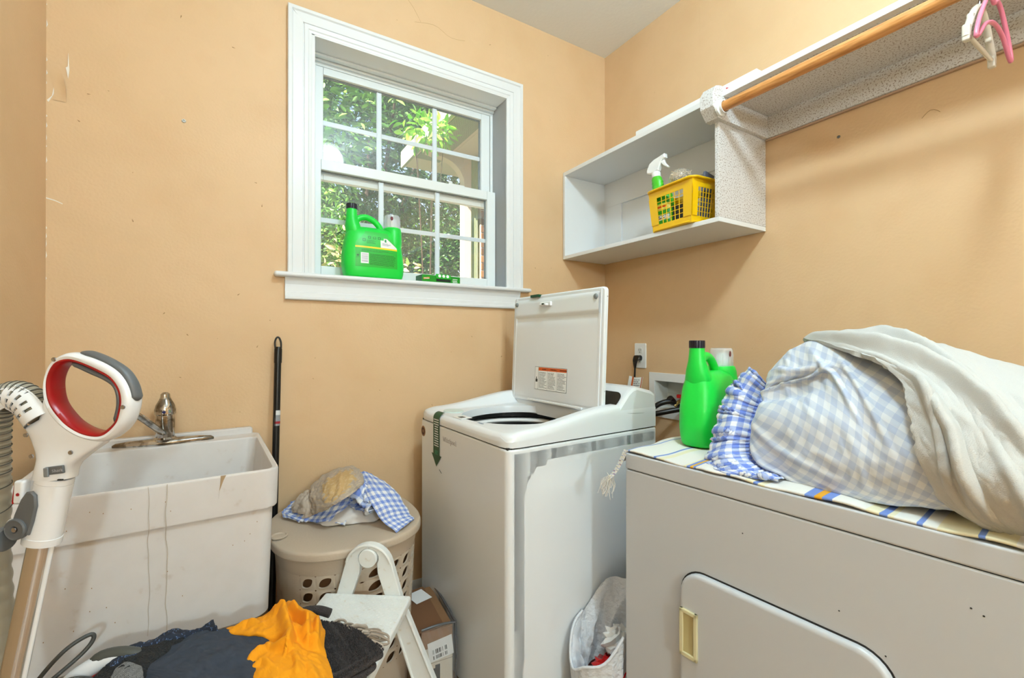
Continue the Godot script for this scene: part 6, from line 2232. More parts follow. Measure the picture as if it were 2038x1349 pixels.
func dryer_things() -> void:
	jug("green detergent jug with a navy cap standing on the striped towel on the dryer", Vector3(-0.6, 0.932, 1.132), 12)
	# striped towel over the dryer top
	var im = picture(1024, 64, Color(0.9, 0.89, 0.86))
	var blue = Color(0.45, 0.55, 0.8)
	var cream = Color(0.9, 0.87, 0.74)
	for q in [[0.17, 0.19, cream], [0.26, 0.3, cream], [0.45, 0.5, cream], [0.72, 0.77, cream], [0.84, 0.95, cream]]:
		im.fill_rect(Rect2i(int(q[0] * 1024), 0, int((q[1] - q[0]) * 1024), 64), q[2])
	for q in [[0.045, 0.052, blue], [0.15, 0.16, blue], [0.27, 0.282, blue], [0.282, 0.292, Color(0.88, 0.65, 0.2)], [0.292, 0.3, blue], [0.395, 0.407, blue], [0.47, 0.482, blue], [0.595, 0.655, blue], [0.617, 0.634, Color(0.88, 0.62, 0.15)], [0.745, 0.76, blue], [0.808, 0.818, blue], [0.9, 0.91, blue]]:
		im.fill_rect(Rect2i(int(q[0] * 1024), 0, int((q[1] - q[0]) * 1024), 64), q[2])
	var tw = printed("towel_stripes", im, 1.0)
	var frame = Transform3D(Basis(Vector3.UP, deg_to_rad(5.05)), Vector3(-0.912, 0, 1.066))
	var g = PackedVector3Array()
	var nu = 70
	var nv = 44
	for i in nu:
		for j in nv:
			var u = float(i) / (nu - 1)
			var v = float(j) / (nv - 1)
			var z = lerpf(-0.03, 0.83, u)
			var s = lerpf(0.002, 0.6, v)        # distance from the front edge, measured over the rounding
			var y = 0.9275 + 0.003 * sin(z * 26 + s * 20) * sin(s * 17 + 1.0) + 0.001 * sin(z * 60)
			var x = s
			var edge = -0.004 + 0.005 * sin(z * 9.0) + 0.004 * sin(z * 23.0 + 1.0)
			if s < edge:
				y -= (edge - s) * 0.75
				x = edge - (edge - s) * 0.6 - 0.003
			if z < 0.0:                            # hangs over the left side
				y -= -z * 1.1 * smoothstep(0.35, 0.0, v)
				z *= 0.6
			g.append(frame * Vector3(x, y, z))
	var t = put("striped_towel", cloth_mesh(g, nu, nv, 0.005, Vector2(1, 1), 1), tw, self, 180)
	tag(t, "cream towel with blue and yellow stripes spread over the top of the dryer", "towel")
	# drooping corner with its frayed tail
	var tail = Geo.new()
	tail.grid(10, 8, func(u: float, v: float) -> Vector3:
		var c: Vector3 = Vector3(-0.004, 0.926, 0.004).lerp(Vector3(-0.036, 0.84, -0.036), u) + Vector3(0, -0.012 * sin(u * PI), 0)
		var wv = lerpf(0.045, 0.02, u)
		return frame * (c + Vector3(0.7, 0.12, -0.7) * (v - 0.5) * wv + Vector3(-0.3, 0, -0.3) * 0.012 * sin(v * 7.0)))
	put("corner", tail, tw, t, 180)
	var fr = Geo.new()
	var q = RandomNumberGenerator.new()
	q.seed = 8
	for k in 46:
		var root = Vector3(-0.034, 0.842, -0.034) + Vector3(q.randfn() * 0.007, q.randfn() * 0.006, q.randfn() * 0.006)
		var end = root + Vector3(q.randf_range(-0.018, 0.006), -q.randf_range(0.02, 0.055), q.randf_range(-0.02, 0.008))
		var path = spline([root, root.lerp(end, 0.5) + Vector3(q.randfn(), q.randfn() * 0.3, q.randfn()) * 0.005, end], 8)
		for m in path.size():
			path[m] = frame * path[m]
		fr.tube(path, 0.0008, 5)
	stuff(put("fringe", fr, mat("fringe_white", Color(0.88, 0.86, 0.83), 0.9), t, 60))
	# stuffed laundry bundle in a pale checked sheet with a gathered, darker checked edge; points run from behind over the top to the towel
	var bundle_rows = [[Vector3(-0.600, 1.052, 1.251), Vector3(-0.400, 1.055, 1.221), Vector3(-0.400, 1.110, 1.275), Vector3(-0.400, 1.145, 1.320), Vector3(-0.400, 1.165, 1.390), Vector3(-0.400, 1.167, 1.467), Vector3(-0.400, 1.150, 1.579), Vector3(-0.400, 1.121, 1.675)], [Vector3(-0.600, 1.097, 1.352), Vector3(-0.600, 1.144, 1.322), Vector3(-0.580, 1.210, 1.353), Vector3(-0.570, 1.242, 1.389), Vector3(-0.570, 1.264, 1.452), Vector3(-0.570, 1.261, 1.521), Vector3(-0.570, 1.245, 1.622), Vector3(-0.570, 1.213, 1.709)], [Vector3(-0.600, 1.092, 1.384), Vector3(-0.670, 1.134, 1.354), Vector3(-0.690, 1.169, 1.411), Vector3(-0.690, 1.189, 1.460), Vector3(-0.690, 1.210, 1.516), Vector3(-0.690, 1.205, 1.578), Vector3(-0.690, 1.187, 1.668), Vector3(-0.690, 1.163, 1.746)], [Vector3(-0.600, 1.078, 1.385), Vector3(-0.690, 1.106, 1.355), Vector3(-0.680, 1.137, 1.406), Vector3(-0.690, 1.155, 1.466), Vector3(-0.710, 1.174, 1.535), Vector3(-0.740, 1.158, 1.606), Vector3(-0.750, 1.136, 1.691), Vector3(-0.750, 1.116, 1.764)], [Vector3(-0.600, 1.053, 1.392), Vector3(-0.735, 1.056, 1.362), Vector3(-0.775, 1.075, 1.455), Vector3(-0.785, 1.087, 1.527), Vector3(-0.790, 1.094, 1.589), Vector3(-0.790, 1.091, 1.643), Vector3(-0.790, 1.083, 1.711), Vector3(-0.790, 1.067, 1.777)], [Vector3(-0.600, 1.027, 1.393), Vector3(-0.750, 1.004, 1.363), Vector3(-0.800, 0.999, 1.468), Vector3(-0.815, 1.007, 1.551), Vector3(-0.820, 1.016, 1.619), Vector3(-0.820, 1.019, 1.670), Vector3(-0.820, 1.024, 1.731), Vector3(-0.820, 1.021, 1.791)], [Vector3(-0.600, 1.004, 1.411), Vector3(-0.765, 0.957, 1.381), Vector3(-0.800, 0.947, 1.474), Vector3(-0.812, 0.945, 1.559), Vector3(-0.815, 0.951, 1.626), Vector3(-0.815, 0.958, 1.684), Vector3(-0.810, 0.967, 1.735), Vector3(-0.805, 0.968, 1.794)], [Vector3(-0.600, 0.993, 1.416), Vector3(-0.740, 0.936, 1.386), Vector3(-0.775, 0.927, 1.472), Vector3(-0.780, 0.921, 1.555), Vector3(-0.785, 0.928, 1.623), Vector3(-0.785, 0.935, 1.682), Vector3(-0.785, 0.947, 1.735), Vector3(-0.775, 0.944, 1.790)], [Vector3(-0.600, 0.930, 1.386), Vector3(-0.600, 0.930, 1.386), Vector3(-0.600, 0.930, 1.472), Vector3(-0.600, 0.930, 1.555), Vector3(-0.600, 0.930, 1.623), Vector3(-0.600, 0.930, 1.682), Vector3(-0.600, 0.930, 1.735), Vector3(-0.600, 0.930, 1.790)]]
	var blanket_rows = [[Vector3(-0.400, 1.224, 1.328), Vector3(-0.400, 1.227, 1.454), Vector3(-0.400, 1.223, 1.568), Vector3(-0.400, 1.203, 1.638), Vector3(-0.400, 1.179, 1.710), Vector3(-0.400, 1.156, 1.797), Vector3(-0.400, 1.133, 1.922)], [Vector3(-0.560, 1.256, 1.404), Vector3(-0.570, 1.273, 1.521), Vector3(-0.580, 1.267, 1.625), Vector3(-0.580, 1.246, 1.687), Vector3(-0.580, 1.222, 1.750), Vector3(-0.580, 1.200, 1.827), Vector3(-0.580, 1.174, 1.937)], [Vector3(-0.700, 1.233, 1.562), Vector3(-0.710, 1.228, 1.632), Vector3(-0.710, 1.216, 1.699), Vector3(-0.710, 1.196, 1.751), Vector3(-0.710, 1.174, 1.805), Vector3(-0.710, 1.158, 1.871), Vector3(-0.710, 1.139, 1.970)], [Vector3(-0.765, 1.193, 1.667), Vector3(-0.775, 1.177, 1.714), Vector3(-0.780, 1.161, 1.755), Vector3(-0.785, 1.141, 1.796), Vector3(-0.785, 1.122, 1.844), Vector3(-0.785, 1.101, 1.907), Vector3(-0.785, 1.083, 1.995)], [Vector3(-0.805, 1.122, 1.705), Vector3(-0.815, 1.114, 1.743), Vector3(-0.820, 1.106, 1.778), Vector3(-0.825, 1.088, 1.817), Vector3(-0.825, 1.072, 1.862), Vector3(-0.825, 1.050, 1.926), Vector3(-0.825, 1.032, 2.008)], [Vector3(-0.830, 1.052, 1.725), Vector3(-0.840, 1.042, 1.757), Vector3(-0.845, 1.033, 1.791), Vector3(-0.850, 1.028, 1.830), Vector3(-0.850, 1.021, 1.876), Vector3(-0.850, 0.999, 1.938), Vector3(-0.850, 0.988, 2.016)], [Vector3(-0.820, 0.979, 1.752), Vector3(-0.825, 0.975, 1.776), Vector3(-0.830, 0.972, 1.803), Vector3(-0.835, 0.973, 1.836), Vector3(-0.840, 0.969, 1.880), Vector3(-0.845, 0.958, 1.946), Vector3(-0.845, 0.944, 2.023)], [Vector3(-0.800, 0.935, 1.802), Vector3(-0.805, 0.938, 1.817), Vector3(-0.805, 0.941, 1.832), Vector3(-0.805, 0.945, 1.853), Vector3(-0.810, 0.939, 1.891), Vector3(-0.820, 0.928, 1.956), Vector3(-0.830, 0.911, 2.029)]]
	var ruffle_rows = [[Vector3(-0.601, 1.132, 1.320), Vector3(-0.641, 1.084, 1.319), Vector3(-0.707, 1.022, 1.337), Vector3(-0.753, 0.966, 1.356), Vector3(-0.779, 0.938, 1.398), Vector3(-0.793, 0.930, 1.466)], [Vector3(-0.628, 1.166, 1.300), Vector3(-0.679, 1.104, 1.284), Vector3(-0.743, 1.028, 1.298), Vector3(-0.805, 0.960, 1.321), Vector3(-0.856, 0.944, 1.387), Vector3(-0.839, 0.939, 1.476)], [Vector3(-0.602, 1.180, 1.266), Vector3(-0.666, 1.103, 1.233), Vector3(-0.730, 1.009, 1.241), Vector3(-0.808, 0.930, 1.270), Vector3(-0.880, 0.930, 1.360), Vector3(-0.832, 0.930, 1.471)]]
	var pale = printed("pale_gingham", gingham(Color(0.87, 0.88, 0.895), Color(0.715, 0.76, 0.84)), 0.85)
	var bright = printed("bright_gingham", gingham(Color(0.9, 0.9, 0.92), Color(0.42, 0.52, 0.83)), 0.85)
	var o = put("laundry_bundle", cloth_mesh(creased(patch(bundle_rows, 90, 90), 90, 90, [
		[[Vector2(0.34, 0.1), Vector2(0.36, 0.3), Vector2(0.34, 0.45), Vector2(0.29, 0.56)], 0.02, 0.016, 0.4],
		[[Vector2(0.4, 0.12), Vector2(0.42, 0.3), Vector2(0.41, 0.5)], 0.018, -0.014, 1.0],
		[[Vector2(0.18, 0.2), Vector2(0.24, 0.32), Vector2(0.27, 0.5)], 0.016, 0.008, 0.5],
		[[Vector2(0.2, 0.5), Vector2(0.36, 0.58), Vector2(0.5, 0.64)], 0.02, 0.012, 0.5],
		[[Vector2(0.22, 0.62), Vector2(0.4, 0.7), Vector2(0.6, 0.76)], 0.02, 0.009, 0.5],
		[[Vector2(0.5, 0.12), Vector2(0.62, 0.25), Vector2(0.72, 0.5)], 0.02, 0.005, 0.7],
		[[Vector2(0.6, 0.12), Vector2(0.74, 0.2), Vector2(0.84, 0.4)], 0.018, 0.006, 0.7]], 0.004, 51), 90, 90, 0.004, Vector2(19, 17), 1, 0, 0.5), pale, self, 180)
	tag(o, "bulging laundry bundle in a pale blue checked sheet lying on the dryer", "laundry")
	var rp2 = patch(ruffle_rows, 14, 200)
	for i in 14:
		var v = i / 13.0
		for j in 200:
			var u = j / 199.0
			var c0 = rp2[i * 200 + mini(j + 1, 199)] - rp2[i * 200 + maxi(j - 1, 0)]
			var across = rp2[mini(i + 1, 13) * 200 + j] - rp2[maxi(i - 1, 0) * 200 + j]
			var m = c0.cross(across).normalized()
			var w = 0.0045 * sin(u * 165.0 + 3.0 * sin(u * 23.0) + v * 2.0) * pow(1.0 - v, 1.6) + 0.006 * sin(u * 43.0 + 2.0 * sin(u * 9.0) + v) * sin(v * 2.2) + 0.006 * sin(u * 77.0 + v * 4.0) * v
			rp2[i * 200 + j] += m * w
			rp2[i * 200 + j].y = maxf(rp2[i * 200 + j].y, 0.933)
	put("ruffled_edge", cloth_mesh(rp2, 14, 200, 0.003, Vector2(4.0, 17), 1), bright, o, 180)
	var el = Geo.new()
	var ep = []
	for k in 121:
		var q2 = spline(ruffle_rows[0], 120)[k]
		ep.append(q2 + Vector3(0.004, 0.002 * sin(k * 2.2), 0.003 * sin(k * 1.9)))
	el.tube(ep, 0.0065, 10)
	put("gathered_hem", el, bright, o, 60)
	# white blanket thrown over the right end of the bundle
	var wool = mat("white_blanket_wool", Color(0.78, 0.775, 0.76), 1.0)
	with_normal(wool, noise_tex(noise(83, 0.2, 3), [], [], 512, 5.0), 0.35)
	tri_map(wool, 4.0)
	var bl = put("white_blanket", cloth_mesh(creased(patch(blanket_rows, 90, 90), 90, 90, [
		[[Vector2(0.1, 0.02), Vector2(0.22, 0.1), Vector2(0.3, 0.3), Vector2(0.42, 0.55), Vector2(0.6, 0.75)], 0.04, 0.032, 0.4],
		[[Vector2(0.12, 0.22), Vector2(0.24, 0.38), Vector2(0.36, 0.6)], 0.03, 0.022, 0.4],
		[[Vector2(0.25, 0.05), Vector2(0.45, 0.16), Vector2(0.7, 0.22), Vector2(0.95, 0.2)], 0.022, 0.012, 0.5],
		[[Vector2(0.4, 0.1), Vector2(0.6, 0.3), Vector2(0.85, 0.42)], 0.04, 0.024, 0.45],
		[[Vector2(0.13, 0.0), Vector2(0.15, 0.2), Vector2(0.13, 0.45)], 0.014, 0.008, 0.5],
		[[Vector2(0.55, 0.5), Vector2(0.75, 0.62), Vector2(0.95, 0.7)], 0.03, 0.009, 0.6]], 0.004, 52), 90, 90, 0.011, Vector2(6, 6), 1), wool, self, 180)
	tag(bl, "white woven blanket thrown over the right end of the laundry bundle on the dryer", "blanket")


func shelf_things() -> void:
	var ym = mat("basket_yellow", Color(0.96, 0.76, 0.03), 0.35)
	var o = thing("yellow_basket", "yellow plastic basket with open grid sides on the edge of the cubby", "basket", Vector3(-0.262, 1.7395, 0.77), -4)
	var ht = 0.178
	var hz = 0.122       # half length along the shelf
	var hx = 0.085
	var tp = func(s: float, y: float) -> float: return s * (0.86 + 0.14 * y / ht)
	var g = Geo.new()
	# floor and rounded corner posts
	g.add(bb(Vector3(-hx * 0.86, 0, -hz * 0.86), Vector3(hx * 0.86, 0.005, hz * 0.86), 0.002))
	var wall = func(side: int, a: float, y: float, off := 0.0) -> Vector3:     # a from -1 to 1 along the wall
		var x: float = tp.call(hx, y) + off
		var z: float = tp.call(hz, y) + off
		return [Vector3(-x, y, a * tp.call(hz, y)), Vector3(a * tp.call(hx, y), y, z), Vector3(x, y, -a * tp.call(hz, y)), Vector3(-a * tp.call(hx, y), y, -z)][side]
	for s in 4:
		var span = 0.62 if s % 2 == 0 else 0.62
		for q in [[-1.0, 1.0, 0.0, 0.028], [-1.0, 1.0, 0.144, ht], [-1.0, -span, 0.028, 0.144], [span, 1.0, 0.028, 0.144]]:
			for f in [0.0, -0.0028]:
				g.grid(8, 2, func(u: float, v: float) -> Vector3: return wall.call(s, lerpf(q[0], q[1], u), lerpf(q[2], q[3], v), f + (0.003 if q[3] <= 0.144 and q[2] > 0.0 else 0.0)))
		var lat = Geo.new()
		for k in range(1, 6):
			var a = lerpf(-span, span, k / 6.0)
			lat.tube([wall.call(s, a, 0.027, -0.001), wall.call(s, a, 0.145, -0.001)], 0.0016, 6)
		for k in range(1, 6):
			var y = lerpf(0.028, 0.144, k / 6.0)
			lat.tube([wall.call(s, -span, y, -0.001), wall.call(s, span, y, -0.001)], 0.0016, 6)
		put("lattice", lat, ym, o)
	put("basket_shell", g, ym, o, 30)
	var rim = Geo.new()
	var rp = []
	for q in rrect(2 * (hx + 0.008), 2 * (hz + 0.008), 0.03, 6):
		rp.append(Vector3(q.x, ht + 0.012 * sin(absf(q.y) / hz * 1.5 + 0.2) - 0.012, -q.y))
	rim.tube(rp, 0.0062, 10, false, true, 0.8)
	put("rim", rim, ym, o, 60)
	var foot = Geo.new()
	foot.tube(rrect(2 * hx * 0.87, 2 * hz * 0.87, 0.022, 5).map(func(q): return Vector3(q.x, 0.0045, -q.y)), 0.004, 8, false, true)
	put("foot_rim", foot, ym, o, 60)
	# what stands in it
	var sb = thing("spray_bottle", "green spray bottle with a white trigger head standing in the yellow basket", "bottle", Vector3(-0.296, 1.747, 0.697), 0)
	sb.basis = Basis(Vector3.RIGHT, -0.1) * Basis(Vector3.UP, deg_to_rad(-86)) * Basis.from_scale(Vector3.ONE * 1.13)
	var gr = mat("spray_green", Color(0.3, 0.75, 0.16), 0.35)
	var bg = Geo.new()
	bg.loft([ring(Vector3(0, 0, 0), Vector3(0.045, 0, 0), Vector3(0, 0, -0.026), 28, 2.6), ring(Vector3(0, 0.005, 0), Vector3(0.048, 0, 0), Vector3(0, 0, -0.028), 28, 2.6), ring(Vector3(0, 0.1, 0), Vector3(0.046, 0, 0), Vector3(0, 0, -0.027), 28, 2.6), ring(Vector3(0.0, 0.135, 0), Vector3(0.044, 0, 0), Vector3(0, 0, -0.025), 28, 2.4), ring(Vector3(-0.012, 0.16, 0), Vector3(0.028, 0, 0), Vector3(0, 0, -0.021), 28, 2.2), ring(Vector3(-0.014, 0.178, 0), Vector3(0.022, 0, 0), Vector3(0, 0, -0.018), 28), ring(Vector3(-0.014, 0.184, 0), Vector3(0.0255, 0, 0), Vector3(0, 0, -0.018), 28), ring(Vector3(-0.014, 0.192, 0), Vector3(0.022, 0, 0), Vector3(0, 0, -0.018), 28), ring(Vector3(-0.014, 0.198, 0), Vector3(0.025, 0, 0), Vector3(0, 0, -0.018), 28), ring(Vector3(-0.015, 0.206, 0), Vector3(0.021, 0, 0), Vector3(0, 0, -0.0175), 28), ring(Vector3(-0.016, 0.213, 0), Vector3(0.022, 0, 0), Vector3(0, 0, -0.017), 28), ring(Vector3(-0.017, 0.222, 0), Vector3(0.0165, 0, 0), Vector3(0, 0, -0.0155), 28)])
	put("bottle", bg, gr, sb, 50)
	var nk = Geo.new()
	nk.lathe([Vector2(0.0165, 0.221), Vector2(0.0175, 0.223), Vector2(0.0175, 0.238), Vector2(0.015, 0.243), Vector2(0, 0.243)], 24, Transform3D(Basis(), Vector3(-0.017, 0, 0)))
	put("collar", nk, mats.white_plastic, sb)
	var hd = Geo.new()
	hd.prism([Vector2(-0.055, 0.249), Vector2(-0.056, 0.262), Vector2(-0.04, 0.285), Vector2(-0.02, 0.293), Vector2(0.032, 0.299), Vector2(0.035, 0.297), Vector2(0.035, 0.281), Vector2(0.02, 0.277), Vector2(0.012, 0.268), Vector2(0.0, 0.243), Vector2(-0.034, 0.24), Vector2(-0.05, 0.246)], 0.022, 0.004, Transform3D(Basis(), Vector3(0, 0, -0.011)))
	put("spray_head", hd, mats.white_plastic, sb, 30)
	var tr = Geo.new()
	tr.prism([Vector2(0.012, 0.276), Vector2(0.026, 0.278), Vector2(0.03, 0.262), Vector2(0.045, 0.24), Vector2(0.041, 0.237), Vector2(0.024, 0.252), Vector2(0.014, 0.264)], 0.011, 0.002, Transform3D(Basis(), Vector3(0, 0, -0.0055)))
	put("trigger", tr, mats.white_plastic, sb, 30)
	var lim = picture(64, 96, Color(0.2, 0.62, 0.12))
	lim.fill_rect(Rect2i(0, 22, 64, 22), Color(0.92, 0.86, 0.4))
	lim.fill_rect(Rect2i(6, 28, 46, 9), Color(0.85, 0.3, 0.1))
	lim.fill_rect(Rect2i(18, 66, 40, 18), Color(0.9, 0.9, 0.9))
	fake_lines(lim, Rect2i(22, 68, 32, 14), 2, Color(0.1, 0.1, 0.1), 6)
	var lg = Geo.new()
	lg.grid(12, 2, func(u: float, v: float) -> Vector3:
		var a = lerpf(PI * 0.86, PI * 0.14, u)
		return Vector3(signf(cos(a)) * pow(absf(cos(a)), 0.77) * 0.0475, lerpf(0.02, 0.12, v), sin(a) ** 0.77 * 0.0282))
	for k in g.t.size():
		pass
	for k in lg.t.size():
		lg.t[k].y = 1.0 - lg.t[k].y
	put("label", lg, printed("spray_print", lim, 0.4), sb, 60)
	var ps = thing("mesh_puff", "ball of cream packing strands in a clear bag in the yellow basket", "bag", Vector3(-0.265, 1.965, 0.757))
	var q = RandomNumberGenerator.new()
	q.seed = 21
	var st = Geo.new()
	for k in 420:
		var d = Vector3(q.randfn(), absf(q.randfn()) * 0.9 - 0.25, q.randfn()).normalized() * Vector3(0.038, 0.032, 0.043) * q.randf_range(0.75, 1.0)
		var e = d + Vector3(q.randfn(), q.randfn(), q.randfn()) * 0.007
		st.tube([d, d.lerp(e, 0.5) + d.normalized() * 0.003, e], 0.0016, 4)
	stuff(put("strands", st, mat("strand_cream", Color(0.87, 0.79, 0.68), 0.9), ps, 60))
	var bagm = mat("clear_bag", Color(0.93, 0.94, 0.94, 0.12), 0.1)
	bagm.transparency = BaseMaterial3D.TRANSPARENCY_ALPHA
	var bgc = Geo.new()
	bgc.grid(24, 14, func(u: float, v: float) -> Vector3:
		var a = -u * TAU
		var b = lerpf(-1.2, 1.5, v)
		var n = 1.0 + 0.05 * sin(a * 5 + b * 3)
		return Vector3(cos(a) * cos(b) * 0.046 * n, sin(b) * 0.045 - 0.004, sin(a) * cos(b) * 0.052 * n + 0.012 * maxf(0, -sin(b))), true)
	put("clear_bag", bgc, bagm, ps, 180)
	var bk = thing("grey_booklet", "grey patterned card sleeve standing at the right end of the yellow basket", "sleeve", Vector3(-0.23, 1.746, 0.855), 0)
	put("card", bx(Vector3(0, 0.11, 0.0), Vector3(0.06, 0.22, 0.012), 0.001, 1, Basis(Vector3.FORWARD, 0.2)), mat("card_grey", Color(0.42, 0.44, 0.5), 0.6), bk)
	var dkb = thing("dark_packet", "dark grey striped packet lying inside the yellow basket", "packet", Vector3(-0.28, 1.746, 0.79), 0)
	put("packet", bx(Vector3(0, 0.05, 0), Vector3(0.05, 0.1, 0.09), 0.006, 2), mat("packet_grey", Color(0.16, 0.15, 0.16), 0.5), dkb)
	put("striped_band", bx(Vector3(0, 0.02, 0), Vector3(0.052, 0.025, 0.092), 0.004, 2), mat("packet_band", Color(0.55, 0.55, 0.58), 0.5), dkb)
	# hangers on the rod
	var clear = mat("hanger_clear", Color(0.87, 0.84, 0.78), 0.15)
	clear.backlight_enabled = true
	clear.backlight = Color(0.4, 0.38, 0.33)
	var h1 = thing("clear_hanger", "clear plastic clothes hanger on the oak closet rod", "hanger", Vector3(-0.348, 2.14, 1.7))
	var h1g = Geo.new()
	var hook = []
	for k in 13:
		var a = -0.5 + (PI + 0.6) * k / 12.0
		hook.append(Vector3(cos(a) * 0.024, sin(a) * 0.024 + 0.001, 0))
	hook.reverse()
	hook.append_array([Vector3(0.02, -0.02, 0), Vector3(0.004, -0.04, 0), Vector3(0, -0.055, 0)])
	h1g.tube(spline(hook, 40), 0.0036, 8)
	put("hook", h1g, mats.steel, h1, 60)
	var arm = Geo.new()
	arm.tube(spline([Vector3(-0.103, -0.168, 0), Vector3(-0.092, -0.142, 0), Vector3(-0.045, -0.085, 0), Vector3(0, -0.06, 0), Vector3(0.045, -0.085, 0), Vector3(0.092, -0.142, 0), Vector3(0.103, -0.168, 0)], 40), 0.008, 8, true, false, 0.8)
	for s in [-1, 1]:
		arm.add(bx(Vector3(s * 0.099, -0.158, 0), Vector3(0.016, 0.04, 0.015), 0.004, 2))
		arm.add(bx(Vector3(s * 0.07, -0.112, 0), Vector3(0.014, 0.022, 0.013), 0.004, 2))
	put("arms", arm, clear, h1, 50)
	var bar = Geo.new()
	bar.tube([Vector3(-0.1, -0.16, 0), Vector3(0.1, -0.16, 0)], 0.005, 8)
	put("bar", bar, clear, h1, 60)
	var h2 = thing("pink_hanger", "pink plastic clothes hanger next to the clear one on the closet rod", "hanger", Vector3(-0.348, 2.14, 1.725), -4)
	var pk = mat("hanger_pink", Color(0.88, 0.5, 0.6), 0.3)
	var p1 = Geo.new()
	p1.tube(spline(hook, 40), 0.0038, 8)
	put("hook", p1, pk, h2, 60)
	var p2 = Geo.new()
	p2.tube(spline([Vector3(0, -0.065, 0), Vector3(0.018, -0.055, 0), Vector3(0.045, -0.07, 0), Vector3(0.085, -0.125, 0), Vector3(0.106, -0.17, 0), Vector3(0.095, -0.172, 0), Vector3(0.05, -0.13, 0), Vector3(0, -0.115, 0), Vector3(-0.05, -0.13, 0), Vector3(-0.095, -0.172, 0), Vector3(-0.106, -0.17, 0), Vector3(-0.085, -0.125, 0), Vector3(-0.045, -0.07, 0), Vector3(-0.018, -0.055, 0)], 80, true), 0.0048, 8, false, true)
	put("frame", p2, pk, h2, 60)


func slab(outline: Array, y0: float, y1: float, wave: float, seed_: float) -> Geo:     # soft flat layer of folded cloth over a plan outline of (r, d)
	var g = Geo.new()
	var pts = spline(outline, 120, true)
	var c = Vector2.ZERO
	for q in pts:
		c += q / pts.size()
	var h = (y1 - y0) / 2
	var rings = []
	for k in 11:
		var a = -PI / 2 + PI * k / 10.0
		rings.append([-(1.0 - cos(a)) * h, (y0 + y1) / 2 + sin(a) * h])
	var full = []
	for f in [0.0, 0.25, 0.5, 0.7, 0.86]:
		full.append([f, y0, 0.0])
	for e in rings:
		full.append([1.0, e[1], e[0]])
	for f in [0.93, 0.86, 0.78, 0.7, 0.6, 0.5, 0.4, 0.3, 0.2, 0.1, 0.0]:
		full.append([f, y1, 0.0])
	var rows = []
	for e in full:
		var row = []
		for q in pts:
			var v = q - c
			var w = c + v * maxf(e[0], 0.004) + v.normalized() * e[2]
			var y = e[1] + wave * (sin(w.x * 38.0 + seed_) * sin(w.y * 31.0 + seed_ * 2.0) + 0.4 * sin(w.x * 90.0 + w.y * 60.0))
			row.append(dg(w.x, y, w.y))
		rows.append(row)
	g.loft(rows, false, false)
	return g


